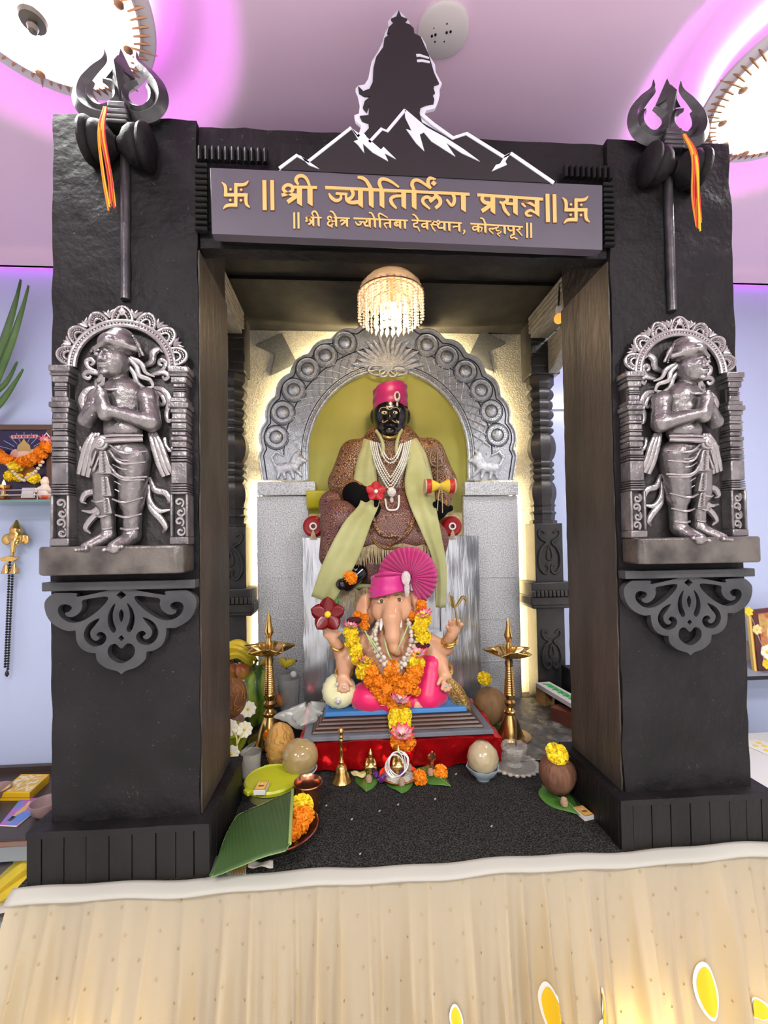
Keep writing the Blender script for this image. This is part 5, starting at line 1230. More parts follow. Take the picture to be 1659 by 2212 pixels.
# ornaments
def gline(nm, pts, r, m_, n=6, cl=False): return MB().tube(cat_rom([g_(*q) for q in pts], 5, cl), r, n=n, closed=cl).build(nm, m_, GT)
def bangle(px, py, y, rx, rz, tilt, nm='bangle', rad=.0045, m_=GOLD):
    c = g_(px, py, y); R = RY(tilt) @ RX(20)
    MB().tube([c+R @ Vector((rx*kg*math.cos(a), rx*kg*math.sin(a), rz*kg*math.sin(a)*.15)) for a in [2*PI*i/24 for i in range(24)]], rad, n=6, closed=True).build(nm, m_, GT)
bangle(727, 1392, -.085, 15, 15, 25); bangle(970, 1385, -.085, 16, 16, -20); bangle(972, 1381, -.09, 15, 15, -20); bangle(743, 1452, -.14, 17, 17, 5); bangle(958, 1448, -.14, 18, 18, -10); bangle(957, 1443, -.13, 18, 18, -10)
for px, py, y in ((743, 1484, -.205), (728, 1478, -.2), (962, 1482, -.205), (972, 1478, -.205)): MB().sph(g_(px, py, y), 4*kg, n=8, m=6).build('ring_gem', DIAM, t)
# pearl necklace in two rows
b = MB()
for pts in ([(818, 1340, -.09), (810, 1370, -.14), (822, 1410, -.185), (850, 1438, -.205), (878, 1412, -.185), (888, 1372, -.14), (880, 1338, -.09)], [(812, 1352, -.09), (803, 1385, -.145), (822, 1425, -.195), (850, 1448, -.21), (880, 1425, -.195), (896, 1385, -.145)]):
    c_ = cat_rom([g_(*q) for q in pts], 8)
    for i_, q in enumerate(c_[::2]): b.sph(q+Vector((0, -.012, 0)), .0115 if i_ % 2 else .008, n=8, m=6)
b.build('shell_necklace', mat('cream_bead', (.74, .66, .56), .3, c2=(.40, .30, .25), vs=50), t)
GRN = mat('grass_blade', (.42, .52, .22), .5)
for pts in ([(788, 1362, -.16), (800, 1385, -.19), (825, 1425, -.215)], [(795, 1372, -.17), (808, 1390, -.2), (815, 1402, -.21)], [(884, 1345, -.15), (870, 1378, -.19), (855, 1412, -.2)], [(830, 1380, -.18), (838, 1410, -.2), (846, 1425, -.215)]):
    gline('grass_blade', pts, [.002, .004, .001], GRN)
# hibiscus held up, and the small axe
flower('dark_red_flower', 'dark red five-petalled flower with green leaf held up by the idol', g_(708, 1327, -.16), 35*kg, 5, mat('dark_red_petal', (.17, .002, .005), .25), core=YLW)
t = thing('flower_leaf', 'single green leaf beside the dark red flower', 'leaf', g_(727, 1310, -.15)); 
def lf(u, v): return g_(724+v*4+10*(u-.5)*math.sin(PI*v)*1.3, 1312-v*20, -.15-.01*math.cos((u-.5)*PI))
MB().grid(lf, 5, 8).build('blade', mat('leaf_green', (.05, .22, .04), .4), t, solid=.002)
t = thing('goad', 'small ornate brass goad raised in the idol right-hand fist', 'goad', g_(990, 1348, -.15))
OBR = mat('old_brass', (.32, .24, .10), .35, metal=.8)
MB().tube([g_(990, 1352, -.15), g_(984, 1318, -.15), g_(978, 1290, -.15)], .004, n=6).build('shaft', OBR, t)
MB().tube(cat_rom([g_(984, 1312, -.15), g_(992, 1300, -.15), g_(1000, 1290, -.15), g_(1008, 1298, -.15), g_(1004, 1310, -.15)], 5), [.004, .006, .007, .005, .001], n=6).build('hook', OBR, t)
for q in range(6): MB().tube(cat_rom([g_(980, 1312-q*4, -.15), g_(973-q*.6, 1306-q*4, -.155), g_(972, 1298-q*4, -.15)], 4), [.004, .004, .001], n=5).build('leaflet', OBR, t)
# garland
t = thing('garland', 'long marigold and lotus-bud garland of yellow and orange hung on the idol', 'garland', g_(862, 1600, -.2))
FL = [('y', 757, 1366, -.13, 16), ('y', 760, 1384, -.14, 16), ('y', 768, 1404, -.15, 16), ('y', 771, 1420, -.16, 15), ('y', 790, 1436, -.185, 17), ('y', 783, 1452, -.19, 15), ('o', 803, 1452, -.20, 17), ('o', 800, 1468, -.205, 16), ('o', 818, 1474, -.215, 16), ('o', 815, 1492, -.215, 15), ('o', 832, 1488, -.225, 15), ('o', 826, 1506, -.215, 17),
      ('o', 846, 1446, -.215, 19), ('o', 850, 1462, -.22, 16), ('y', 913, 1340, -.13, 17), ('y', 908, 1360, -.15, 18), ('y', 914, 1378, -.16, 17), ('y', 893, 1424, -.19, 18), ('y', 905, 1432, -.185, 13), ('o', 896, 1446, -.20, 18), ('o', 890, 1464, -.21, 17), ('o', 880, 1482, -.215, 17), ('o', 866, 1476, -.225, 14), ('o', 896, 1492, -.205, 12), ('o', 862, 1494, -.23, 15),
      ('o', 852, 1520, -.235, 15), ('o', 872, 1520, -.235, 15), ('y', 854, 1546, -.245, 16), ('y', 872, 1546, -.245, 16), ('y', 856, 1564, -.25, 15), ('y', 872, 1564, -.25, 15), ('o', 860, 1600, -.262, 17), ('o', 880, 1602, -.262, 16), ('o', 870, 1608, -.268, 15),
      ('o', 772, 1330, -.06, 10), ('o', 788, 1335, -.07, 9), ('o', 788, 1352, -.11, 11), ('o', 910, 1308, -.07, 12), ('o', 890, 1330, -.09, 10)]
for c_, px, py, y, r in FL:
    inst('marigold', BY if c_ == 'y' else BO, t, g_(px, py, y), r*kg*1.0, rr())
for px, py, y, r, rx in ((757, 1350, -.13, 20, 10), (786, 1428, -.19, 24, 20), (775, 1442, -.18, 20, 40), (918, 1325, -.13, 22, -10), (903, 1408, -.185, 25, -15), (862, 1512, -.24, 28, 8), (868, 1586, -.262, 30, 8)):
    inst('lotus_bud', LOT, t, g_(px, py+8, y), r*kg, (math.radians(18), math.radians(rx-10), random.uniform(0, 1)))
for px, py, y in ((765, 1340, -.1), (912, 1394, -.17)): MB().sph(g_(px, py, y), (16*kg, .02, 7*kg)).build('velvet_knot', mat('dark_maroon_knot', (.05, .004, .01), .8), t)
# pillow under the hand
t = thing('round_pillow', 'pale yellow round gathered pillow with a jewel under the idol hand', 'pillow', g_(733, 1525, -.14)); c = g_(733, 1492, -.13)
MB().lathe([(0, .055), (.012, .048), (.030, .050), (.052, .040), (.066, .015), (.066, -.012), (.045, -.04), (0, -.045)], c, R=RX(68) @ RY(-10), n=48, wob=lambda a, h: 1+.025*math.cos(a*16)*(h > 0)).build('cushion', mat('pale_yellow_satin', (.78, .74, .44), .4, sheen=.3), t)
MB().sph(c+Vector((-.004, -.056, -.018)), .014, n=10).build('jewel', DIAM, t)
# gold leaf ornament
t = thing('gold_leaf_ornament', 'glittering gold filigree tail ornament lying right of the idol', 'ornament', g_(1000, 1545, -.1)); 
def gl(u, v): 
    w = 15*math.sin(PI*(.12+.86*v))**.8*(1 if v < .9 else .7); x = 968+47*v; y = 1468+76*v; return g_(x+(u-.5)*2*w*.85, y-(u-.5)*2*w*.5, -.19-.02*math.cos((u-.5)*PI)+.03*v)
MB().grid(gl, 9, 20).build('leaf_plate', mat('gold_glitter', (.80, .55, .18), .3, metal=.8, c2=(.35, .15, .05), vs=90, bump=1., bs=160), t, solid=.004)
for s in (0, 1): MB().tube([gl(s, v/14) for v in range(15)], .004, n=6).build('leaf_edge', GOLD, t)
MB().tube([gl(.5, v/14)+Vector((0, -.003, 0)) for v in range(15)], .003, n=6).build('leaf_rib', GOLD, t)
# little grey mouse figure
c = g_(792, 1580, -.16)
o = sdf([C(c+Vector((-.02, 0, .010)), c+Vector((.012, 0, .012)), .017, .015), S(c+Vector((.022, -.008, .012)), .010), C(c+Vector((.02, -.004, .02)), c+Vector((.022, -.004, .028)), .005, .004)], h=.003, k=.008, name='mouse_figure', m=mat('dark_grey_clay', (.035, .035, .04), .5))
tag(o, 'small dark grey mouse figure on the pedestal edge', 'figurine')
# ---------------------------------------------------------------- brass oil lamps
def oil_lamp(c, lab, sc_):
    t = thing('oil_lamp', lab, 'oil lamp', c, 'brass oil lamps'); k = .000592*sc_; H = 1575
    z = lambda v: c.z+(H-v)*k
    pr = lambda L: [(r*k, z(v)) for r, v in L]
    MB().lathe(pr([(0, 1575), (100, 1575), (135, 1562), (138, 1545), (120, 1550), (95, 1560)]), (c.x, c.y, 0), n=36).build('dish', BRASS, t)
    MB().lathe(pr([(92, 1562), (88, 1540), (70, 1490), (48, 1430), (36, 1400), (44, 1390), (44, 1378), (28, 1365), (24, 1350), (38, 1332), (40, 1315), (28, 1298), (34, 1280), (40, 1262), (36, 1252)]), (c.x, c.y, 0), n=28).build('base', BRASS, t)
    L = []; n = 14
    for i in range(n+1):
        v = 1250-(1250-1085)*i/n; r = 37-12*i/n; L += [(r, v), (r+3, v-4), (r, v-8)]
    MB().lathe(pr(L+[(24, 1070), (28, 1050), (24, 1025), (30, 1010)]), (c.x, c.y, 0), n=24).build('ribbed_stem', BRASS, t)
    def bowl(u, v):
        a = 2*PI*u; q = abs(math.sin(a*2.5+.8))**6; r = (20+v*(95+62*q))*k; h = z(1010-60*v**1.6+10*q*v) ; return Vector((c.x+r*math.cos(a), c.y+r*math.sin(a), h))
    MB().grid(bowl, 90, 8, True).build('wick_bowl', BRASS, t, solid=.003)
    MB().lathe(pr([(18, 1005), (16, 960), (22, 935), (14, 915), (16, 895), (28, 868), (30, 850), (20, 820), (14, 780), (16, 770), (8, 750), (0, 728)]), (c.x, c.y, 0), n=20).build('finial', BRASS, t)
    return t
oil_lamp(F(1103, 1597), 'tall brass oil lamp with five-spout bowl on the right of the idol', 1.0)
oil_lamp(F(583, 1606), 'tall brass oil lamp with five-spout bowl beside the green papaya', 1.08)

# ---------------------------------------------------------------- coconuts with flowers
def coconut(c, rx, rz, lab, m_, tip=True, tuft=True, tilt=0):
    t = thing('coconut', lab, 'coconut', c)
    R = RY(tilt)
    pr = []
    for i in range(19):
        a = PI*i/18; r = rx*math.sin(a)**.9*(1-.10*math.cos(a)); pr.append((max(0, r), rz*(1-math.cos(a))))
    if tip: pr[-1] = (0, rz*2.06); pr[-2] = (pr[-2][0]*.7, rz*2.0)
    MB().lathe(pr, c, R=R, n=30, wob=lambda a, h: 1+.035*math.cos(3*a)+.01*math.sin(17*a+h*60)).build('nut', m_, t)
    if tuft:
        b = MB(); rd = random.Random(3)
        for i in range(46):
            a = rd.uniform(0, 2*PI); h0 = rd.uniform(.25, 1.5)*rz; L = rd.uniform(.2, .7)*rz
            q = []
            for j in range(4):
                h = min(h0+L*j/3, 1.98*rz); u = math.acos(max(-1, min(1, 1-h/rz))); r = rx*math.sin(u)**.9*(1-.10*math.cos(u))*1.045; aa = a+.12*j*rd.uniform(-1, 1); q.append(Vector(c)+R @ Vector((r*math.cos(aa), r*math.sin(aa), h)))
            b.tube(q, .0013, n=4)
        b.build('fibres', mat('coir_fibre', (.42, .20, .06), .8), t, kind='stuff')
    return t
HUSK = mat('brown_husk', (.12, .05, .028), .75, c2=(.20, .09, .05), vs=20, stretch=(3, 3, .6), bump=.5, bs=40); HUSKL = mat('pale_husk', (.23, .125, .05), .7, c2=(.32, .18, .08), vs=14, stretch=(3, 3, .6), bump=.3, bs=40); COIR = mat('golden_coir', (.45, .22, .05), .8, c2=(.58, .32, .09), vs=30, bump=.8, bs=50)
LEAFG = mat('betel_green', (.045, .13, .02), .35, c2=(.07, .18, .03), vs=8)
def leaf(name, c, L, Wd, ang, lab, group=None, droop=.0, m_=None):
    t = thing(name, lab, 'leaf', c, group); R = RZ(ang)
    def f(u, v):
        w = Wd*math.sin(PI*v**.75)**.8*(1-v*.35); x = L*(v-.5); y = (u-.5)*2*w
        return Vector(c)+R @ Vector((x, y, .004+.006*math.cos((u-.5)*PI)+.003*math.sin(v*9+u*4)-droop*v*v))
    MB().grid(f, 9, 16).build('blade', m_ or LEAFG, t, solid=.0012)
    MB().tube([f(.5, v/10)+Vector((0, 0, .001)) for v in range(11)], .0012, n=5).build('midrib', mat('leaf_rib', (.16, .28, .08), .5), t)
    return t
c = F(1205, 1722); coconut(c+Vector((0, 0, .012)), .056, .058, 'brown husked coconut standing on a betel leaf at the right front', HUSK, tuft=False)
leaf('betel_leaf', F(1215, 1735), .17, .058, -70, 'green betel leaf under the right front coconut', 'betel leaves')
o = inst('marigold', BY, None, P(1204, 1628, c.y-.02), .034, (0.3, .2, 0)); tag(o, 'big yellow marigold on top of the right front coconut', 'flower')
o = MB().lathe([(0, 0), (.010, .004), (.012, .014), (.008, .026), (0, .030)], F(1219, 1748)+Vector((0, 0, .008)), n=14).build('betel_nut', mat('areca_nut', (.36, .22, .14), .5, c2=(.48, .34, .24), vs=60)); tag(o, 'betel nut on the leaf in front of the right front coconut', 'nut', 'betel nuts')
c = F(1055, 1572); coconut(c+Vector((0, 0, .01)), .070, .082, 'smooth brown coconut with yellow flower between idol and right lamp', HUSKL, tuft=False, tilt=6)
leaf('betel_leaf', F(1070, 1575), .20, .06, 15, 'green betel leaf under the coconut by the right lamp', 'betel leaves')
o = inst('marigold', BY, None, P(1047, 1466, c.y-.02), .031, (.5, .1, 0)); tag(o, 'yellow marigold on the coconut between idol and right lamp', 'flower')
c = F(605, 1660); coconut(c, .050, .082, 'fibrous golden coconut standing left of the red foil box', COIR)
o = inst('marigold', BY, None, P(607, 1588, c.y-.015), .027, (.2, .5, 0)); tag(o, 'yellow marigold on top of the fibrous golden coconut', 'flower')
o = inst('marigold', BO, None, P(581, 1589, F(583, 1606).y-.09), .023, (.2, .5, 0)); tag(o, 'orange marigold at the foot of the left oil lamp', 'flower')
c = F(489, 1560); coconut(P(497, 1552, .60), .062, .08, 'dark brown rooty coconut beside the left pillar edge', mat('dark_root_husk', (.14, .05, .02), .7, c2=(.26, .11, .04), vs=18, bump=.6, bs=30))
WHT = mat('white_porcelain', (.72, .76, .82), .2)
def bowl(c, r, h, lab, m_=WHT, wav=0., name='bowl'):
    t = thing(name, lab, 'bowl', c)
    b = MB(); pr = [(r*.42, 0), (r*.45, .006), (r*.75, h*.45), (r*.95, h*.85), (r, h), (r*.95, h), (r*.7, h*.5), (0, h*.2)]
    b.lathe(pr, c, n=40, wob=(lambda a, z: 1+wav*math.cos(8*a)*(z-c[2]*0)/h) if wav else None).build('bowl_shell', m_, t); return t
c = F(648, 1684); bowl(c, .060, .04, 'white bowl holding the plastic-wrapped coconut at left')
WRAP = mat('wrapped_coconut', (.34, .23, .09), .12, c2=(.44, .32, .15), vs=8, coat=.8, bump=.12, bs=25)
coconut(c+Vector((0, 0, .012)), .062, .062, 'pale peeled coconut wrapped in clear film in the white bowl, left', WRAP, tuft=False)
c = F(1043, 1682); bowl(c, .055, .045, 'wavy-rimmed pale blue glass bowl with a ball, right of the red box', mat('pale_glass', (.55, .66, .76), .12, trans=.3), wav=.05)
BALLM = mat('wrapped_pale_ball', (.42, .33, .19), .25, c2=(.52, .42, .27), vs=10, coat=.6, bump=.5, bs=24)
o = MB().lathe([(0, 0), (.03, .006), (.050, .03), (.054, .055), (.046, .082), (.026, .103), (0, .110)], c+Vector((0, 0, .018)), n=28, wob=lambda a, h: 1+.03*math.sin(3*a+h*30)).build('sweet_ball', BALLM); tag(o, 'pale wrapped coconut ball in the glass bowl, right front', 'coconut')
# ---------------------------------------------------------------- glass incense holder
GLS = mat('clear_glass', (.92, .88, .80), .05, alpha=.17, spec=1.)
c = F(1118, 1668)+Vector((0, .03, 0)); t = thing('glass_dish', 'scalloped crystal glass dish under the incense cup', 'dish', c)
MB().lathe([(0, .004), (.05, .004), (.075, .010), (.086, .014), (.080, .018), (.05, .010), (0, .010)], c, n=72, wob=lambda a, h: 1+.05*math.cos(24*a)).build('dish_plate', GLS, t)
for i in range(24):
    a = 2*PI*i/24; MB().sph((c.x+.082*math.cos(a), c.y+.082*math.sin(a), c.z+.014), (.009, .009, .006), n=8, m=5).build('bead', GLS, t)
t = thing('incense_cup', 'ribbed glass cup filled with ash holding an incense stick', 'cup', c+Vector((0, 0, .012)))
MB().lathe([(.028, .012), (.018, .022), (.026, .034), (.040, .050), (.046, .082), (.043, .082), (.034, .055), (0, .045)], c, n=40, wob=lambda a, h: 1+.05*math.cos(10*a)).build('cup_glass', GLS, t)
MB().lathe([(.040, .066), (.03, .075), (0, .078)], c, n=24, wob=lambda a, h: 1+.08*math.sin(7*a)).build('ash', mat('grey_ash', (.33, .30, .27), .9, c2=(.2, .18, .16), vs=80, bump=.8, bs=120), t)
MB().tube([c+Vector((.008, 0, .07)), c+Vector((.010, 0, .2))], .0028, n=6).build('incense_stick', mat('incense_brown', (.12, .06, .035), .8), t)
# ---------------------------------------------------------------- bell
c = F(738, 1688); t = thing('hand_bell', 'brass hand bell with ringed handle in front of the red box', 'bell', c)
MB().lathe([(.034, 0), (.035, .004), (.027, .016), (.021, .035), (.018, .052), (.012, .058), (0, .060)], c, n=32).build('bell_body', BRASS, t)
MB().lathe([(.008, .058), (.010, .068), (.006, .075), (.0045, .10), (.006, .105), (.0045, .11), (.0045, .135), (.008, .140), (.0055, .146), (.008, .152), (.0055, .158), (.009, .166), (.010, .174), (.006, .181), (0, .185)], c, n=18).build('handle', BRASS, t)
# ---------------------------------------------------------------- small idols on leaves
leaf('betel_leaf', F(793, 1690), .13, .05, -95, 'green betel leaf under the left small brass idol', 'betel leaves')
leaf('betel_leaf', F(865, 1697), .11, .055, -92, 'green betel leaf under the orange-rimmed small plate', 'betel leaves')
leaf('betel_leaf', F(943, 1685), .13, .05, -55, 'green betel leaf under the hooded copper figure', 'betel leaves')
leaf('betel_leaf', F(918, 1668), .10, .04, 60, 'green betel leaf standing behind the orange marigolds', 'betel leaves')
leaf('dry_leaf', F(774, 1682)+Vector((0, 0, .012)), .055, .022, 160, 'pale yellow dried leaf left of the small brass idol', None, 0, mat('dry_leaf', (.62, .50, .22), .6))
def idol(c, h, name, lab, m_, hood=False):
    s = h; v = lambda x, y, z: Vector(c)+Vector((x*s, y*s, z*s))
    pr = [C(v(0, 0, .03), v(0, 0, .10), .24*s, .22*s), S(v(0, -.02, .24), (.26*s, .20*s, .12*s)), C(v(0, 0, .3), v(0, 0, .55), .15*s, .12*s), S(v(0, -.02, .72), (.10*s, .10*s, .11*s)), C(v(0, 0, .80), v(0, 0, .98), .09*s, .02*s), C(v(-.15, 0, .52), v(-.22, -.06, .34), .05*s, .045*s), C(v(.15, 0, .52), v(.22, -.06, .34), .05*s, .045*s), C(v(-.2, -.1, .2), v(.2, -.12, .18), .08*s, .08*s)]
    if hood: pr = [C(v(0, 0, .02), v(0, 0, .06), .16*s, .15*s), C(v(0, 0, .08), v(0, .02, .45), .11*s, .08*s), S(v(0, .02, .68), (.20*s, .06*s, .20*s)), C(v(0, 0, .62), v(0, -.03, .92), .09*s, .05*s)]
    o = sdf(pr, h=h*.035, k=h*.05, name=name, m=m_); tag(o, lab, 'idol'); return o
idol(F(801, 1672)+Vector((0, 0, .010)), .082, 'brass_idol', 'tiny brass seated idol on the left betel leaf', BRASS)
COP = mat('copper', (.62, .27, .15), .22, metal=.95, c2=(.50, .20, .11), vs=12)
idol(F(934, 1678)+Vector((0, 0, .010)), .085, 'hooded_figure', 'tiny copper hooded serpent figure beside orange marigold', COP, True)
c = F(862, 1682)+Vector((0, 0, .006)); t = thing('offering_plate', 'small orange-rimmed plate of rice under the middle brass idol', 'plate', c)
MB().lathe([(0, 0), (.05, 0), (.066, .008), (.068, .012), (.062, .010), (.048, .004), (0, .004)], c, n=40).build('plate_rim', mat('orange_copper', (.62, .16, .05), .25, metal=.6), t)
MB().lathe([(.050, .005), (.03, .012), (0, .014)], c, n=30, wob=lambda a, h: 1+.04*math.sin(9*a)).build('rice', mat('rice_white', (.72, .66, .55), .8, bump=1, bs=250), t, kind='stuff')
idol(c+Vector((0, .012, .012)), .095, 'brass_idol', 'tiny brass seated idol wrapped in white thread on the small plate', BRASS)
t = thing('white_thread', 'loop of white cotton thread around the middle brass idol', 'thread', c+Vector((0, 0, .02)))
for i in range(6):
    R = RX(45+i*9) @ RY(-30+i*11) @ RZ(i*25); MB().tube([c+Vector((-.008, -.008, .045))+R @ Vector((.044*math.cos(a)*(1+.08*math.sin(3*a+i)), .036*math.sin(a)*(1-.06*i), .004*math.sin(4*a+i))) for a in [2*PI*q/28 for q in range(28)]], .002, n=5, closed=True).build('loop', mat('cotton_white', (.85, .83, .82), .8), t)
NUTM = MATS['areca_nut']
for px, py, lab in ((868, 1704, 'betel nut in front of the small rice plate'), (797, 1697, 'split betel nut on the left betel leaf'), (884, 1672, 'betel nut on the small plate right of its idol'), (930, 1682, 'pale nut at the foot of the hooded copper figure')):
    o = MB().lathe([(0, 0), (.010, .004), (.012, .013), (.008, .023), (0, .027)], F(px, py)+Vector((0, 0, .010)), n=14).build('betel_nut', NUTM); tag(o, lab, 'nut', 'betel nuts')
for px, py, lab in ((908, 1686, 'orange marigold next to the orange-rimmed plate'), (952, 1674, 'orange marigold next to the hooded copper figure')):
    o = inst('marigold', BO, None, F(px, py+8)+Vector((0, 0, .022)), .025, rr()); tag(o, lab, 'flower', 'orange marigolds before the idols')
VIO = mat('violet_petal', (.11, .02, .16), .5); BV = petal_ball('violet_blossom', VIO, 24, .7, 9)
for px, py, lab in ((868, 1682, 'small dark violet flower on the rice plate'), (826, 1690, 'small dark violet flower right of the left betel leaf'), (812, 1683, 'small dark violet flower on the left betel leaf')):
    o = inst('violet_flower', BV, None, F(px, py)+Vector((0, -.01, .020)), .017, rr()); tag(o, lab, 'flower', 'violet flowers')
# ---------------------------------------------------------------- left front: copper plate, leaf, cup, lid, matchboxes
c = F(590, 1815)+Vector((.01, .02, .004)); CP = c; t = thing('copper_plate', 'copper plate heaped with marigolds under the banana leaf', 'plate', c)
MB().lathe([(0, 0), (.085, 0), (.108, .016), (.114, .026), (.111, .028), (.104, .018), (.083, .005), (0, .005)], c, n=56).build('plate_shell', COP, t)
for i, (dx, dy, dz, r, me) in enumerate(((.062, .045, .045, .033, BY), (.075, .012, .040, .026, BO), (.055, -.002, .042, .028, BO), (.045, -.038, .036, .030, BO), (.02, .02, .034, .03, BO), (-.02, -.02, .032, .03, BY), (.068, -.02, .032, .022, BO))):
    o = inst('marigold', me, None, c+Vector((dx, dy, dz)), r, rr()); tag(o, ['yellow marigold on top of the copper plate heap', 'orange marigold at the right rim of the copper plate', 'deep orange marigold in the middle of the copper plate', 'orange marigold at the front of the copper plate', 'orange marigold hidden under the banana leaf edge', 'yellow marigold under the banana leaf', 'small orange marigold near the copper plate rim'][i], 'flower', 'marigolds on the copper plate')
BLF = mat('banana_leaf', (.034, .072, .021), .42, c2=(.047, .094, .028), vs=3, stretch=(1, 1, 1))
LP = [((632, 1706, .075), (626, 1822, .085)), ((600, 1722, .075), (618, 1838, .083)), ((570, 1736, .072), (585, 1846, .08)), ((535, 1750, .068), (545, 1860, .07)), ((512, 1762, .062), (512, 1874, .055)), ((494, 1790, .055), (482, 1886, .04)), ((478, 1830, .045), (462, 1893, .028)), ((458, 1893, .03), (452, 1896, .026))]
t = thing('banana_leaf', 'large green banana leaf piece lying over the copper plate', 'leaf', F(560, 1840))
def bf(u, v):
    i = v*(len(LP)-1); j = min(int(i), len(LP)-2); w = i-j
    a = F(LP[j][0][0]*(1-w)+LP[j+1][0][0]*w, LP[j][0][1]*(1-w)+LP[j+1][0][1]*w, LP[j][0][2]*(1-w)+LP[j+1][0][2]*w); b_ = F(LP[j][1][0]*(1-w)+LP[j+1][1][0]*w, LP[j][1][1]*(1-w)+LP[j+1][1][1]*w, LP[j][1][2]*(1-w)+LP[j+1][1][2]*w)
    p = a.lerp(b_, u); p.z += .006*math.sin(PI*u)+.0004*math.sin(v*2*PI*24+u*5); return p
MB().grid(bf, 16, 120).build('blade', BLF, t, solid=.0012)
MB().tube([bf(q/12, 0) for q in range(13)], .0045, n=8).build('midrib', mat('banana_rib', (.30, .38, .12), .4), t)
MB().tube([bf(0, q/20) for q in range(21)], .0012, n=5).build('leaf_edge', mat('leaf_rib', (.16, .28, .08), .5), t); MB().tube([bf(1, q/20) for q in range(21)], .0012, n=5).build('leaf_edge', MATS['leaf_rib'], t)
t = thing('incense_packet', 'clear packet of thin incense sticks under the banana leaf tip', 'packet', F(505, 1888))
for i in range(12): MB().tube([F(492+i*3.4, 1893)+Vector((0, 0, .006)), F(497+i*3.3, 1865)+Vector((0, 0, .012))], .0014, n=5).build('stick', mat('bamboo', (.42, .24, .06), .6), t)
MB().grid(lambda u, v: F(452+80*u, 1862+34*v)+Vector((0, 0, .014-.010*v+.002*math.sin(u*14))), 12, 5).build('film', mat('clear_film', (.9, .9, .88), .08, alpha=.18, spec=.8), t)
o = MB().grid(lambda u, v: F(535+55*u, 1862+14*v)+Vector((0, 0, .003+.003*math.sin(u*9+v*3))), 10, 5).build('paper_scrap', mat('white_paper', (.75, .68, .60), .7), solid=.0008); tag(o, 'torn white paper scrap sticking out below the copper plate', 'paper')
c = F(666, 1751); t = thing('copper_cup', 'small copper tumbler with flared rim beside the copper plate', 'cup', c)
MB().lathe([(0, .001), (.034, 0), (.037, .004), (.036, .06), (.038, .078), (.044, .086), (.043, .089), (.036, .080), (.033, .062), (.033, .008), (0, .006)], c, n=40).build('tumbler', COP, t)
c = F(588, 1712)+Vector((0, 0, .0)); LIDY = mat('lime_plastic', (.48, .50, .02), .35)
t = thing('storage_box', 'round lime-yellow plastic box with lid holding a matchbox', 'box', c); R_ = .088
MB().lathe([(R_*.86, 0), (R_*.92, .035)], c, n=48).build('tub', mat('clear_tub', (.30, .27, .10), .25, trans=.2), t)
MB().lathe([(R_*.93, .030), (R_, .034), (R_*1.02, .044), (R_*.97, .050), (R_*.93, .046), (0, .045)], c, n=56).build('lid', LIDY, t)
for a in (1.9, 3.9): MB().cbox(c+Vector((R_*math.cos(a), R_*math.sin(a), .040)), (.014, .010, .007), RZ(math.degrees(a)-90)).build('lid_tab', LIDY, t, bevel=.003)
MBY = mat('matchbox_print', (.72, .48, .12), .5); MBR = mat('matchbox_red', (.35, .05, .02), .5)
def matchbox(c, a, lab, s=1.):
    t = thing('matchbox', lab, 'matchbox', c, 'matchboxes'); R = RZ(a); M = lambda x, y, z: Vector(c)+R @ Vector((x*s, y*s, z*s))
    MB().cbox(M(0, 0, .0075), (.018*s, .026*s, .0075*s), R).build('sleeve', mat('matchbox_white', (.72, .70, .66), .6), t, bevel=.0008)
    MB().cbox(M(0, 0, .0153), (.0172*s, .0252*s, .0006*s), R).build('label_border', MBR, t); MB().cbox(M(0, 0, .0158), (.0155*s, .0235*s, .0005*s), R).build('label_face', MBY, t)
    MB().lathe([(.010*s, 0), (.010*s, .0005), (0, .0005)], M(0, -.004, .0163), n=20, sq=(1, .45)).build('label_mark', MBR, t)
    MB().lathe([(.003*s, 0), (.003*s, .0005), (0, .0005)], M(0, .005, .0163), n=12, sq=(.8, 1.8)).build('label_flame', mat('matchbox_white', (.72, .70, .66), .6), t)
    for i in range(6): MB().cbox(M(-.010+.004*i, .0195, .0163), (.0011*s, .0014*s, .0003*s), R).build('label_letter', MBR, t)
matchbox(F(565, 1708, .047)+Vector((0, 0, .001)), -4, 'yellow and white matchbox lying on the lime plastic lid')
matchbox(F(1261, 1762)+Vector((0, 0, .0005)), 12, 'yellow matchbox lying on the carpet at the far right', .92)
c = F(543, 1676); t = thing('glass_tumbler', 'clear drinking glass behind the lime plastic lid', 'glass', c); MB().lathe([(0, .003), (.030, 0), (.036, .085), (.034, .085), (.028, .006), (0, .008)], c, n=32).build('glass_wall', GLS, t)
for i, (px, py) in enumerate(((705, 1740), (778, 1845), (860, 1738), (940, 1726), (820, 1752), (1062, 1785), (985, 1672), (760, 1770))):
    o = MB().grid(lambda u, v: F(px+5*(u-.5)*math.sin(PI*v+.2), py+4*v)+Vector((0, 0, .002+.002*u)), 4, 5).build('petal_scrap', (GRN, mat('rice_white', (.72, .66, .55), .8))[i > 0], solid=.0006)
    tag(o, ['green leaf scrap on the carpet near the copper tumbler', 'pale scrap on the carpet below the lime lid side', 'pale grain on the carpet below the rice plate', 'pale grain on the carpet right of the rice plate', 'pale grain on the carpet left of the rice plate', 'pale grain on the carpet near the right coconut', 'pale grain on the carpet by the glass bowl', 'pale scrap on the carpet near the banana leaf'][i], 'scrap', 'scraps on the carpet')
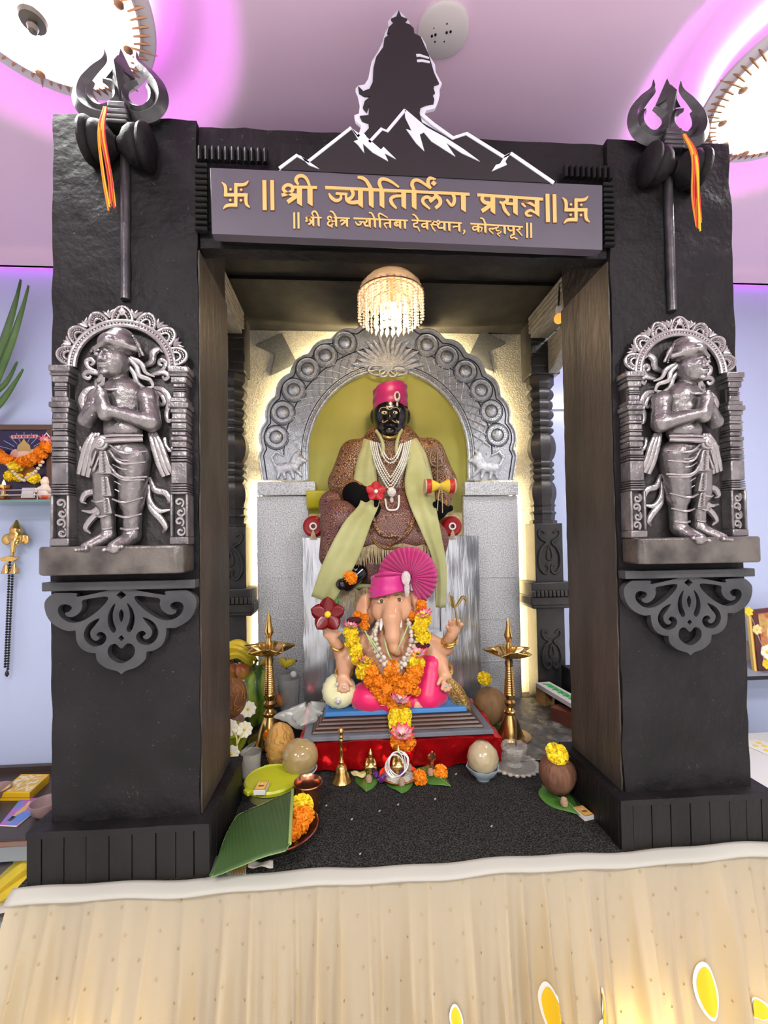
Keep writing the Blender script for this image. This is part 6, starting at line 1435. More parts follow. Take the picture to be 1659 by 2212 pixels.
# ---------------------------------------------------------------- fruit and flowers at the left of the lamp
BAN = mat('banana_yellow', (.72, .50, .02), .45, c2=(.50, .42, .03), vs=9); BANT = mat('banana_tip', (.06, .04, .02), .7)
def banana(pts, r, parent):
    c_ = cat_rom(pts, 6)
    o = MB().tube(c_, [r*.35, r*.85, r, r, r*.9, r*.35], n=7).build('banana', BAN, parent, ang=50); MB().tube([c_[-1], c_[-1]+(c_[-1]-c_[-2]).normalized()*r*.5], [r*.36, r*.25], n=6).build('tip', BANT, o); return o
Yb = .80; q_ = lambda px, py, y=Yb: P(px, py, y)
t = thing('banana_bunch', 'bunch of ripe bananas heaped at the left beside the pillar', 'bananas', q_(515, 1440))
for a, b_, c_, r in (((470, 1412), (510, 1398), (552, 1425), .024), ((472, 1428), (515, 1412), (545, 1436), .022), ((475, 1405), (515, 1391), (548, 1412), .02)):
    banana([q_(*a), q_((a[0]*.6+b_[0]*.4), (a[1]*.4+b_[1]*.6), Yb-.02), q_(*b_, Yb-.03), q_((c_[0]*.6+b_[0]*.4), (c_[1]*.5+b_[1]*.5), Yb-.02), q_(*c_)], r, t)
t = thing('banana_bunch', 'small bananas behind the left oil lamp', 'bananas', q_(600, 1440, .86))
for a, c_, r in (((562, 1438), (588, 1424), .015), ((605, 1422), (618, 1442), .017), ((612, 1440), (638, 1428), .016)):
    banana([q_(*a, .86), q_((a[0]+c_[0])/2, (a[1]+c_[1])/2-3, .85), q_(*c_, .86)], r, t)
APP = mat('apple_red', (.38, .03, .03), .3, c2=(.55, .30, .06), vs=8, coat=.3)
for px, py, r, lab in ((500, 1448, .034, 'yellow-red apple half behind the left pillar edge'), (524, 1447, .036, 'dark red apple beside the bananas'), (610, 1510, .035, 'red apple inside the clear tub behind the left lamp')):
    c = P(px, py, .80 if px < 560 else .87)-Vector((0, 0, r)); t = thing('apple', lab, 'apple', c, 'apples')
    MB().lathe([(0, r*.18), (r*.4, .0), (r*.85, r*.45), (r, r*1.05), (r*.85, r*1.6), (r*.45, r*1.9), (r*.12, r*1.75), (0, r*1.7)], c, n=24).build('flesh', APP, t); MB().tube([c+Vector((0, 0, r*1.7)), c+Vector((.004, 0, r*2.15))], .002, n=5).build('stalk', BANT, t)
A, B = P(470, 1500, .80), P(530, 1465, .80)
t = thing('fruit_carton', 'pink striped carton under the apples at the left', 'carton', ((A.x+B.x)/2, .84, 0)); MB().box(A.x, B.x, .78, .88, .0, B.z).build('carton_body', mat('carton_pink', (.30, .12, .12), .6, c2=(.48, .28, .26), vs=40, stretch=(8, 8, .2)), t, bevel=.004)
MB().box(A.x-.002, B.x+.002, .778, .882, B.z-.006, B.z).build('carton_rim', mat('carton_white', (.55, .42, .38), .6), t)
t = thing('papaya', 'large green papaya standing upright beside the left oil lamp', 'papaya', P(548, 1575, .84))
c = P(546, 1566, .84); c.z = .002; H = P(549, 1437, .84).z
def pw(a, h): return 1+.035*math.cos(5*a)
MB().lathe([(q[0], q[1]*H) for q in ((0, 0), (.027, .015), (.050, .1), (.066, .28), (.073, .48), (.070, .7), (.054, .88), (.028, .97), (0, 1))], c, R=RY(3), n=40, wob=pw).build('flesh', mat('papaya_green', (.022, .085, .010), .4, c2=(.24, .34, .04), vs=13, vd=5, lo=.42, hi=.62, stretch=(2.6, 2.6, .5), coat=.2), t)
MB().tube([c+Vector((.012, 0, H-.006)), c+Vector((.016, 0, H+.02))], .006, n=7).build('stalk', mat('stalk_green', (.12, .18, .05), .6), t)
c = P(625, 1530, .87); c.z = max(c.z, 0); t = thing('clear_tub', 'clear ribbed plastic tub behind the left oil lamp', 'tub', c); MB().lathe([(.040, 0), (.052, .14), (.050, .14), (.038, .004), (0, .003)], c, n=32, wob=lambda a, h: 1+.02*math.cos(16*a)).build('tub_wall', mat('clear_plastic', (.75, .75, .75), .15, trans=.7, alpha=.6), t)
o = MB().sph(P(634, 1457, .9), .016).build('white_ball', mat('cotton_white', (.85, .83, .82), .8)); tag(o, 'small white cotton ball on the clear tub behind the lamp', 'cotton ball')
c = P(497, 1572, .58); c.z = 0; t = thing('lime_bowl', 'lime-green bowl under the rooty coconut', 'bowl', c); MB().lathe([(.03, 0), (.06, .05), (.078, .10), (.075, .10), (.055, .05), (0, .01)], c, n=32).build('bowl_shell', mat('lime_bowl', (.42, .50, .03), .4), t)
WPET = mat('white_petal', (.85, .80, .66), .5)
for px, py, Y, lab in ((497, 1572, .47, 'white daisy by the left pillar plinth, upper one'), (528, 1576, .48, 'white daisy above the clear clip by the left plinth'), (500, 1628, .42, 'pale yellow daisy lowest by the left plinth'), (536, 1532, .62, 'white daisy on the papaya')):
    flower('daisy', lab, P(px, py, Y), 17*mpp(Y), 9, WPET, face=(.2, -1, .3), core=YLW)['group'] = 'daisies at the left'
t = thing('forked_twig', 'pale forked flower stem by the left plinth', 'stem', F(515, 1640)); STM = mat('pale_stem', (.62, .58, .22), .5)
MB().tube(cat_rom([P(508, 1640, .42), P(512, 1615, .43), P(510, 1590, .45), P(498, 1576, .47)], 4), .003, n=5).build('twig', STM, t); MB().tube(cat_rom([P(512, 1608, .43), P(520, 1590, .46), P(528, 1580, .48)], 4), .003, n=5).build('twig', STM, t)
c = F(535, 1628); o = MB().tube(cat_rom([c+Vector((.03*math.cos(a), .02*math.sin(a), .02+.02*math.cos(a))) for a in [2*PI*i/12 for i in range(12)]], 3, True), .005, n=8, closed=True, flat=.6).build('clear_clip', mat('clear_plastic_clip', (.8, .8, .72), .1, trans=.6)); tag(o, 'clear oval plastic clip on the carpet by the left plinth', 'clip')
# crumpled clear bag between lamp and pedestal
def bag(u, v):
    a = 2*PI*u; r = .075*math.sin(PI*(.06+.9*v))*(1+.25*math.sin(5*a+v*7)+.12*math.sin(11*a+3*v)); c = P(665, 1552, .60); return c+Vector((r*1.35*math.cos(a), r*.8*math.sin(a), .085*v-.03+.012*math.sin(4*a)))
o = MB().grid(bag, 40, 14, True).build('plastic_bag', mat('clear_bag', (.75, .74, .70), .12, alpha=.38, spec=1., bump=.6, bs=30)); tag(o, 'crumpled clear plastic bag leaning on the idol pedestal', 'bag')
# ---------------------------------------------------------------- boxes at the right
def lbox(p0, p1, w, h, name, lab, m_, extra=None):
    a, b_ = Vector(p0), Vector(p1); d = (b_-a); L = d.length; d.normalize(); ang = math.degrees(math.atan2(d.y, d.x)); R = RZ(ang); c = (a+b_)/2
    t = thing(name, lab, 'box', c-Vector((0, 0, h/2))); MB().cbox(c, (L/2, w/2, h/2), R).build('carton', m_, t, bevel=.002)
    if extra:
        for k in range(6):
            u = -.36+.13*k; MB().plate([stroke2([(u-.05, -.2), (u, .25), (u+.03, -.1), (u+.07, .22)], .05)], lambda x, y, z: c+R @ Vector((x*L, y*w, h/2+.0012-z)), .001).build('print_mark', extra, t, smooth=False)
    return t
zz = .088
lbox(F(1172, 1478, zz+.012), F(1262, 1530, zz+.012), .075, .022, 'incense_box', 'long white box with green print on top of the right stack', mat('box_white', (.70, .66, .66), .5), mat('print_green', (.04, .42, .10), .5))
a_ = F(1180, 1512, .03); lbox((a_.x-.03, a_.y, .045), (a_.x+.03, a_.y+.02, .045), .06, .088, 'wood_block', 'orange-brown wooden block under the white and green box', mat('wood_orange', (.36, .18, .06), .6, c2=(.45, .25, .1), vs=10, stretch=(1, 6, 6)))
a_ = F(1215, 1545, .04); lbox((a_.x-.02, a_.y+.04, .036), (a_.x+.05, a_.y-.06, .036), .06, .068, 'dark_red_box', 'dark red cardboard box below the white and green box', mat('box_darkred', (.11, .028, .02), .5, c2=(.16, .05, .03), vs=9))
FS = mat('ash_sheet', (.10, .095, .09), .35, metal=.3, c2=(.42, .40, .37), vs=14, vd=6, lo=.5, hi=.8, bump=.9, bs=22)
def sheet(u, v):
    a = Vector((.42+.40*u, .42+.62*v, 0)); a.z = .006+.010*abs(noise.noise(a*9))+.006*abs(noise.noise(a*24)); return a
o = MB().grid(sheet, 44, 60).build('crumpled_sheet', FS, solid=.001); tag(o, 'crumpled ash-stained plastic sheet on the floor behind the right lamp', 'sheet')
# ---------------------------------------------------------------- satin skirt round the platform
m = bpy.data.materials.new('cream_satin'); MATS['cream_satin'] = m; m.use_nodes = True; N = m.node_tree.nodes; L = m.node_tree.links; bs_ = N['Principled BSDF']
bs_.inputs['Base Color'].default_value = (.57, .485, .36, 1); bs_.inputs['Roughness'].default_value = .27; bs_.inputs['Sheen Weight'].default_value = .4
tr_ = N.new('ShaderNodeBsdfTranslucent'); tr_.inputs[0].default_value = (.95, .78, .40, 1); mx = N.new('ShaderNodeMixShader'); mx.inputs[0].default_value = .42
L.new(bs_.outputs[0], mx.inputs[1]); L.new(tr_.outputs[0], mx.inputs[2]); L.new(mx.outputs[0], N['Material Output'].inputs[0])
SATIN = m
SX0, SX1 = -.985, 1.03
PLE = [(random.Random(i*7).uniform(.010, .024), random.Random(i*5+1).uniform(.6, 1.4), random.Random(i*3+2).uniform(-.05, .05)) for i in range(60)]
def skirt(u, v, off=0.):
    x = SX0+(SX1-SX0)*u
    rd = lambda a: (1-abs(math.sin(a)))**2.2
    wv = .55*math.sin(u*2*PI*8+1.5*math.sin(u*17)+.5*v)+1.15*rd(u*PI*15+1.7*math.sin(u*11)+.25*v)+.8*rd(u*PI*27+2.1*math.sin(u*19)-.3*v)-.35+.16*math.sin(u*2*PI*41+2*math.sin(u*21)+.8*v)
    amp = .004+.030*min(1, v*2.4)
    y = -.056-.09*v**1.15-amp*wv-off
    xs = x-.10*v*max(0, 1-u*3.2)+.006*math.sin(u*60+v*4)*v
    return Vector((xs, y, -.010-.725*v))
t = thing('satin_skirt', 'pleated cream satin skirt cloth with sequins hung along the platform', 'skirt cloth', (0, -.1, -.74))
MB().grid(skirt, 420, 36).build('pleated_cloth', SATIN, t, ang=80)
HEM = mat('white_hem', (.40, .38, .34), .6)
def hem(u, v):
    x = SX0-.004+(SX1-SX0+.008)*u; a = v*1.6
    return Vector((x, -.040-.030*math.sin(min(a, 1.2))-.004*math.sin(u*40)*v*.3, .004-.020*v+.003*math.sin(u*23)+.002*math.sin(u*57)))
MB().grid(hem, 120, 8).build('hem_band', HEM, t, solid=.003)
rs = random.Random(11); sq = MB()
for i in range(26):
    for j in range(9):
        u = (i+.5*(j % 2)+rs.uniform(.15, .45))/26.6; v = .04+.075*j+rs.uniform(-.012, .012)
        p = skirt(u, v, .0025); e = .0032
        du = (skirt(u+.001, v)-skirt(u-.001, v)).normalized(); dv = (skirt(u, v+.004)-skirt(u, v-.004)).normalized()
        vs = [p+du*e*.8*math.cos(a)+dv*e*math.sin(a) for a in [2*PI*k/8 for k in range(8)]]; sq.add(vs, [tuple(range(8))])
sq.build('sequins', mat('sequin_brown', (.40, .29, .15), .3, metal=.5), t, kind='stuff', smooth=False, fix=False)
for px, py, w, h in ((1186, 2185, 13, 42), (1318, 2190, 14, 45), (1521, 2155, 15, 48), (1638, 2180, 18, 18), (978, 2215, 10, 22)):
    best = min(((skirt(u/300, v/40)-P(px, py, -.11)).length, u/300, v/40) for u in range(301) for v in range(41)); u0, v0 = best[1], best[2]
    for k, (s_, m_, of) in enumerate(((1.35, mat('petal_white', (.85, .82, .78), .5), .006), (1., mat('petal_yellow', (.85, .52, .01), .45), .0085))):
        n = 26; rx = w*s_*mpp(-.1)/(SX1-SX0); rz = h*(s_*.5+.5)*mpp(-.1)/.725
        def pt(a_, q_): return skirt(u0+q_*rx*math.cos(2*PI*a_)*(1-.25*max(0, -math.sin(2*PI*a_))), v0+q_*rz*math.sin(2*PI*a_), of)
        MB().grid(pt, n, 9, True).build(('petal_outline', 'petal_patch')[k], m_, t, fix=False)
# unseen warm lamps set behind the skirt for the glow in its cloth
UL = thing('under_lamp', 'unseen warm lamp glowing behind the satin skirt', 'lamp', (.45, -.02, -.60))
for x in (-.85, .55, .95):
    MB().lathe([(.0, .0), (.02, .01), (.022, .03), (.01, .05), (0, .052)], (x, -.035, -.52), n=14).build('bulb', mat('under_bulb', (1, .85, .5), emit=6, ec=(1, .8, .35)), UL)
    point('under_skirt_light', (x, -.028, -.42), 2.2, (1, .80, .36), .08)
# ---------------------------------------------------------------- left side of the room
WY = 1.32
PLG = mat('plant_green', (.05, .12, .03), .45, c2=(.09, .18, .05), vs=6, stretch=(1, 1, 1))
t = thing('spiky_plant', 'spiky green leaves of a wall plant at the far left', 'plant', P(-60, 900, 1.2))
for a, b_, c_, w in (((-30, 830), (15, 700), (43, 602), 16), ((-30, 860), (20, 740), (60, 615), 17), ((-40, 860), (5, 830), (35, 780), 12), ((-40, 900), (0, 865), (48, 796), 16)):
    pts = cat_rom([P(a[0], a[1], 1.22), P(b_[0], b_[1], 1.18), P(c_[0], c_[1], 1.15)], 10); n = len(pts)
    def f(u, v):
        i = min(int(v*(n-1)), n-2); p = pts[i].lerp(pts[i+1], v*(n-1)-i); d = (pts[i+1]-pts[i]).normalized(); s_ = d.cross(Vector((0, 1, 0))).normalized(); wd = w*mpp(1.18)*(1-v)**.75*(.7+.6*v)
        return p+s_*(u-.5)*2*wd*.8+Vector((0, .012*abs(u-.5)*2, 0))
    MB().grid(f, 5, 24).build('leaf_blade', PLG, t, solid=.002)
# glass shelf with picture
A = P(-60, 1083, 1.10); B = P(109, 1083, 1.10)
t = thing('glass_shelf', 'green-edged glass wall shelf at the left carrying a framed picture', 'shelf', ((A.x+B.x)/2, 1.2, A.z))
MB().box(A.x, -1.5, 1.10, WY-.002, A.z-.004, A.z+.006).build('glass_plate', mat('green_glass', (.25, .50, .45), .1, trans=.5), t)
MB().box(A.x, -1.52, 1.11, WY-.01, A.z+.0062, A.z+.009).build('red_liner', mat('red_cloth', (.50, .03, .03), .7), t)
for z in (.03, .055): MB().tube([(A.x, 1.105, A.z+z), (-1.5, 1.105, A.z+z)], .0025, n=6).build('rail', mat('chrome', (.75, .75, .76), .15, metal=1), t)
for x in (-1.55, -1.72, -1.9): MB().tube([(x, 1.105, A.z+.006), (x, 1.105, A.z+.057)], .0025, n=6).build('rail_post', MATS['chrome'], t)
pz0, pz1 = A.z+.012, P(50, 917, 1.26).z; px0, px1 = P(-40, 1000, 1.26).x, P(112, 1000, 1.26).x; FY = 1.27
t = thing('framed_picture', 'framed picture of an elephant-headed deity behind a marigold garland', 'picture', ((px0+px1)/2, FY, pz0)); FRM = mat('brown_frame', (.10, .055, .035), .4)
for x0, x1, z0, z1 in ((px0, px1, pz1-.028, pz1), (px0, px1, pz0, pz0+.028), (px0, px0+.028, pz0+.028, pz1-.028), (px1-.028, px1, pz0+.028, pz1-.028)): MB().box(x0, x1, FY-.012, FY+.014, z0, z1).build('frame_bar', FRM, t, bevel=.003)
MB().box(px0+.026, px1-.026, FY, FY+.01, pz0+.026, pz1-.026).build('print', mat('navy_print', (.012, .012, .06), .3, c2=(.03, .015, .05), vs=5), t)
c = P(52, 985, FY); f2 = lambda x, y: (c.x+x*mpp(FY), c.z-y*mpp(FY))
def patch(nm, pts, m_, d): MB().plate([[f2(x, y) for x, y in pts]], lambda u, v, w: Vector((u, FY-.0008*d+w, v)), .0006).build(nm, m_, t, smooth=False)
el = lambda cx, cy, rx, ry: [(cx+rx*math.cos(2*PI*i/20), cy+ry*math.sin(2*PI*i/20)) for i in range(20)]
for i in range(9):
    a = math.radians(-160+i*17.5); patch('ray', stroke2([(24*math.cos(a), -5+24*math.sin(a)), (50*math.cos(a), -5+44*math.sin(a))], 1.4, 1), mat('ray_blue', (.25, .25, .45), .4), 1)
SKP = mat('print_skin', (.70, .38, .30), .4)
patch('print_ears', el(-17, -2, 10, 12), SKP, 1); patch('print_ears', el(17, -2, 10, 12), SKP, 1); patch('print_face', el(0, 0, 12, 15), mat('print_skin_light', (.78, .50, .40), .4), 2); patch('print_trunk', stroke2([(0, 4), (2, 14), (-2, 24)], [10, 8, 5]), mat('print_skin_light', (.78, .50, .40), .4), 3)
patch('print_crown', [(-14, -10), (-12, -22), (-5, -28), (0, -36), (5, -28), (12, -22), (14, -10)], mat('print_gold', (.45, .30, .10), .4), 3); patch('print_body', el(0, 32, 24, 16), mat('print_orange', (.55, .22, .06), .4), 1)
patch('print_caption', [(-25, -43), (27, -44), (27, -37), (-25, -36)], mat('print_cream', (.62, .42, .42), .5), 1)
for k in range(8): patch('caption_letter', [(-22+6*k, -42.5), (-18+6*k, -42.5), (-18+6*k, -38), (-20+6*k, -37.5), (-22+6*k, -38)], mat('print_red', (.40, .05, .06), .5), 2)
t = thing('garland', 'orange and yellow marigold garland draped over the wall picture', 'garland', P(50, 1020, FY-.04))
for me, px, py, r in ((BO, 4, 988, 13), (BO, 20, 995, 12), (BO, 100, 965, 13), (BO, 88, 978, 13), (BO, 75, 990, 13), (BO, 62, 995, 12), (BO, 48, 998, 12), (BY, 34, 1008, 13), (BY, 22, 1028, 11), (BY, 40, 1032, 9), (BY, 72, 1032, 12), (BO, -8, 978, 12)):
    inst('marigold', me, t, P(px, py, FY-.045), r*mpp(FY-.04), rr())
b = MB()
for i in range(16): b.sph(P(18+74*i/15, 998+34*math.sin(PI*i/15)*(1 if i > 0 else 1)+6*(i < 8), FY-.06), .009, n=8, m=6)
b.build('pearl_string', mat('tan_pearl', (.62, .50, .36), .25), t)
MB().tube([P(88, 960, FY-.03), P(96, 942, FY-.03), P(100, 935, FY-.02), P(108, 945, FY-.03)], .003, n=5).build('tie_string', mat('cotton_white', (.85, .83, .82), .8), t)
c = P(62, 1076, 1.16); t = thing('silver_card', 'small silver framed card standing on the glass shelf', 'card', c); MB().cbox(c+Vector((0, 0, .026)), (.034, .004, .028), RX(-10)).build('card_frame', MATS['chrome'], t, bevel=.002); MB().cbox(c+Vector((0, -.005, .026)), (.028, .001, .022), RX(-10)).build('card_face', mat('card_grey', (.55, .55, .56), .3), t)
c = P(8, 1078, 1.17); t = thing('brass_cup_lamp', 'small brass lamp with a glowing flame at the left of the glass shelf', 'lamp', c); MB().lathe([(.03, 0), (.012, .015), (.012, .04), (.032, .055), (.035, .07), (.02, .062), (0, .06)], c, n=20).build('cup', BRASS, t); MB().lathe([(0, .06), (.008, .072), (.006, .085), (0, .10)], c, n=10).build('flame', mat('flame', (1, .7, .2), emit=8, ec=(1, .6, .15)), t)
c = P(98, 1076, 1.17)
o = sdf([C(c+Vector((0, 0, .02)), c+Vector((0, 0, .05)), .032, .022), S(c+Vector((0, -.005, .082)), .019), C(c+Vector((-.02, -.01, .05)), c+Vector((-.035, -.02, .035)), .009), C(c+Vector((.02, -.01, .05)), c+Vector((.035, -.02, .035)), .009), S(c+Vector((0, 0, .10)), (.012, .012, .012))], h=.004, k=.008, name='white_figurine', m=mat('figurine_white', (.72, .60, .50), .5, c2=(.70, .15, .06), vs=18, lo=.55, hi=.6)); tag(o, 'small cream and red seated figurine at the shelf end', 'figurine')
o = inst('lotus_bud', LOT, None, P(96, 955, FY-.04), .04, (.6, .9, 0)); tag(o, 'pink lotus bud on the upper right of the wall picture', 'flower')
# brass wall hanging
HYw = 1.27; hk = mpp(HYw); h_ = lambda px, py, y=0.: P(px, py, HYw+y)
t = thing('brass_wall_hanging', 'brass elephant-head wall hanging with two bells and black bead chain', 'wall hanging', h_(30, 1465))
sdf([S(h_(34, 1160, -.01), (14*hk, .03, 15*hk)), C(h_(35, 1143, -.01), h_(36, 1125, -.01), 11*hk, 2.5*hk), C(h_(31, 1170, -.03), h_(28, 1190, -.035), 6*hk, 4*hk), C(h_(28, 1190, -.035), h_(27, 1200, -.03), 4*hk, 3*hk), S(h_(15, 1165, 0), (10*hk, .010, 12*hk), RY(20)), S(h_(53, 1164, 0), (10*hk, .010, 12*hk), RY(-20)), C(h_(38, 1172, -.03), h_(39, 1178, -.04), 2*hk, 1.5*hk)], h=.0045, k=.006, name='elephant_mask', m=BRASS, parent=t)
b = MB(); 
MB().plate([[(h_(2, 1206).x, h_(2, 1206).z), (h_(14, 1203).x, h_(14, 1203).z), (h_(25, 1200).x, h_(25, 1200).z), (h_(36, 1203).x, h_(36, 1203).z), (h_(45, 1204).x, h_(45, 1204).z), (h_(36, 1212).x, h_(36, 1212).z), (h_(10, 1212).x, h_(10, 1212).z)]], lambda u, v, w: Vector((u, HYw-.02+w, v)), .02).build('cross_bar', BRASS, t, bevel=.003)
for px in (13, 31): MB().lathe([(.003, .030), (.006, .022), (.012, .012), (.016, -.01), (.022, -.024), (.020, -.028), (0, -.026)], h_(px, 1228, -.01), n=18).build('bell', BRASS, t)
b = MB()
for x0, y0, x1, y1 in ((21, 1215, 11, 1440), (28, 1222, 17, 1445)):
    for i in range(40): b.sph(h_(x0+(x1-x0)*i/39, y0+(y1-y0)*i/39), .0068, n=7, m=5)
b.build('bead_chain', mat('black_bead', (.012, .012, .014), .2), t); MB().lathe([(0, -.02), (.010, -.006), (.007, .010), (0, .02)], h_(15, 1455), n=10).build('bead_tassel', MATS['black_bead'], t)
# side table with boxes
TZ = -.372
t = thing('side_table', 'dark side table with lower shelf at the left edge', 'table', (-1.7, .95, ROOM_Z)); TBL = mat('dark_table', (.05, .035, .03), .35)
MB().box(-2.4, -1.02, .735, 1.31, TZ-.03, TZ).build('table_top', TBL, t, bevel=.004); MB().box(-2.4, -1.02, .728, .737, TZ-.022, TZ-.006).build('edge_band', mat('brown_edge', (.22, .12, .09), .4), t)
MB().box(-2.4, -1.02, .74, .765, TZ-.09, TZ-.03).build('apron', mat('grey_apron', (.24, .26, .28), .5), t); MB().box(-2.4, -1.02, .765, 1.3, TZ-.33, TZ-.31).build('lower_shelf', TBL, t)
for x in (-2.35, -1.08):
    for y in (.79, 1.26): MB().box(x-.02, x+.02, y-.02, y+.02, ROOM_Z, TZ-.03).build('leg', TBL, t)
MB().box(-2.4, -1.02, 1.28, 1.31, TZ, TZ+.03).build('back_rail', TBL, t)
ZB = TZ+.04
q = [F(-2, 1712, ZB), F(64, 1712, ZB), F(107, 1672, ZB), F(46, 1672, ZB)]
t = thing('yellow_box', 'yellow sweet box with ornate patterned lid on the side table', 'box', ((q[0].x+q[1].x)/2, (q[0].y+q[2].y)/2, TZ)); YBX = mat('box_yellow', (.72, .42, .01), .4)
def quadbox(q, z0, z1, nm, m_, par, g=0.):
    cc = sum(q, Vector())/4; vs = [Vector((p.x+(p.x-cc.x)*g, p.y+(p.y-cc.y)*g, z)) for z in (z0, z1) for p in q]
    return MB().add(vs, [(3, 2, 1, 0), (4, 5, 6, 7), (0, 1, 5, 4), (1, 2, 6, 5), (2, 3, 7, 6), (3, 0, 4, 7)]).build(nm, m_, par, bevel=.0015)
quadbox(q, TZ, TZ+.012, 'box_tray', YBX, t, -.02); quadbox(q, TZ+.012, TZ+.015, 'box_gap', mat('gap_brown', (.12, .05, .01), .6), t, -.06); quadbox(q, TZ+.015, ZB, 'box_lid', YBX, t); quadbox(q, ZB, ZB+.0006, 'lid_print', mat('ornate_print', (.62, .36, .05), .4, c2=(.70, .66, .45), vs=60, vd=4, lo=.5, hi=.56), t, -.12)
q = [F(-2, 1782, TZ+.006), F(36, 1784, TZ+.006), F(112, 1722, TZ+.006), F(45, 1724, TZ+.006)]
t = thing('magazine', 'glossy violet and blue printed magazine on the side table', 'magazine', ((q[0].x+q[1].x)/2, (q[0].y+q[2].y)/2, TZ)); quadbox(q, TZ, TZ+.005, 'pages', mat('white_paper', (.75, .68, .60), .7), t); quadbox(q, TZ+.005, TZ+.006, 'cover', mat('cover_print', (.45, .12, .45), .25, c2=(.10, .22, .60), vs=9, lo=.45, hi=.6), t, -.02)
cc = sum(q, Vector())/4; dx = (q[1]-q[0]); dy = (q[3]-q[0])
patchm = [('cover_shape', [(.35, .2), (.55, .35), (.85, .55), (.8, .75), (.6, .7), (.4, .45)], (.62, .38, .16)), ('cover_shape', [(.25, .15), (.5, .15), (.6, .3), (.35, .32)], (.04, .035, .04)), ('cover_shape', [(.6, .72), (.8, .75), (.75, .92), (.62, .88)], (.70, .45, .30))]
for nm, pts, cl in patchm: MB().plate([pts], lambda u, v, w: Vector((q[0].x+dx.x*u+dy.x*v, q[0].y+dx.y*u+dy.y*v, TZ+.0066-w)), .0006).build(nm, mat('cover_%d' % int(cl[0]*100), cl, .3), t, smooth=False)
c = F(98, 1760, TZ); o = MB().lathe([(.03, 0), (.05, .02), (.06, .06), (.057, .06), (.045, .02), (0, .008)], c, n=28).build('pink_bowl', mat('pink_plastic', (.45, .30, .30), .3, trans=.3)); tag(o, 'translucent pink plastic bowl beside the magazine', 'bowl')
c = F(-8, 1725, TZ); o = MB().lathe([(.03, 0), (.05, .02), (.06, .05), (.057, .05), (.045, .02), (0, .008)], c, n=28).build('brown_bowl', mat('mauve_plastic', (.30, .18, .18), .35)); tag(o, 'mauve bowl at the left frame edge in front of the yellow box', 'bowl')
# bananas and cloth on the lower shelf
LZ = TZ-.31
o = MB().grid(lambda u, v: Vector((-1.85+.70*u, .755-.02*math.sin(u*9)+.3*v, LZ+.006+.03*math.sin(u*7+v*3)**2*v-(.10 if v == 0 else 0)*0)), 30, 10).build('shelf_cloth', mat('white_cloth', (.68, .62, .60), .7), solid=.003); tag(o, 'crumpled white cloth on the lower table shelf', 'cloth')
t = thing('banana_bunch', 'spotted bananas lying on the lower table shelf at the left', 'bananas', (-1.5, .82, LZ+.04)); lb = lambda px, py, Y=.82: P(px, py, Y)
for a, b_, c_, r in (((80, 1850), (40, 1880), (-25, 1935), .030), ((85, 1880), (50, 1905), (-15, 1950), .028), ((90, 1925), (60, 1930), (35, 1955), .024)): banana([lb(*a), lb(*b_, .80), lb(*c_)], r*1.2, t)
o = MB().box(-1.75, -1.35, 1.0, 1.02, LZ+.01, LZ+.22).build('cardboard_sheet', mat('cardboard', (.45, .38, .32), .7)); tag(o, 'beige cardboard sheet standing behind the bananas', 'cardboard')
# ---------------------------------------------------------------- right side of the room
SZ = P(1650, 1450, 1.1).z
t = thing('wall_shelf', 'thin dark wall shelf at the right carrying a framed picture', 'shelf', (2.1, 1.2, SZ)); MB().box(1.78, 2.6, 1.02, WY-.002, SZ-.015, SZ).build('shelf_board', mat('grey_shelf', (.30, .33, .40), .4), t, bevel=.003); MB().box(1.78, 2.6, 1.015, 1.022, SZ-.016, SZ+.002).build('shelf_edge', HOLE, t)
c0, c1, c2, c3 = P(1626, 1452, 1.12), P(1720, 1440, 1.12), P(1708, 1318, 1.20), P(1612, 1318, 1.20)
t = thing('framed_picture', 'gold and maroon framed picture leaning on the right wall shelf', 'picture', (c0.x+.1, 1.14, SZ)); MAR = mat('maroon_frame', (.10, .02, .02), .35)
u_ = (c1-c0); v_ = (c3-c0); nn = Vector((0, -1, .1))
fr = lambda a, b_, w=0.: c0+u_*a+v_*b_+nn*w
for a0, a1, b0, b1, m_, w in ((-.0, .07, 0, 1, GOLD, .012), (.07, .2, 0, 1, MAR, .018), (0, 1, .93, 1, MAR, .014), (.07, 1, 0, .07, MAR, .014), (.93, 1, 0, 1, MAR, .014), (.2, .93, .06, .94, mat('devotional_print', (.45, .10, .05), .3, c2=(.55, .36, .10), vs=14, lo=.4, hi=.55), .006)):
    vs = [fr(a0, b0, w), fr(a1, b0, w), fr(a1, b1, w), fr(a0, b1, w), fr(a0, b0, -.004), fr(a1, b0, -.004), fr(a1, b1, -.004), fr(a0, b1, -.004)]
    MB().add(vs, [(0, 1, 2, 3), (7, 6, 5, 4), (0, 4, 5, 1), (1, 5, 6, 2), (2, 6, 7, 3), (3, 7, 4, 0)]).build('frame_piece', m_, t)
for (a, b_, rx, rz, cl) in ((.55, .72, .13, .16, (.60, .40, .34)), (.6, .5, .16, .18, (.40, .04, .10)), (.45, .55, .05, .16, (.66, .60, .58)), (.75, .3, .2, .16, (.60, .42, .14))):
    MB().plate([[(a+rx*math.cos(2*PI*i/16), b_+rz*math.sin(2*PI*i/16)) for i in range(16)]], lambda u, v, w: fr(u, v, .0075-w), .001).build('print_shape', mat('print_c%d' % int(cl[1]*100), cl, .4), t, smooth=False)
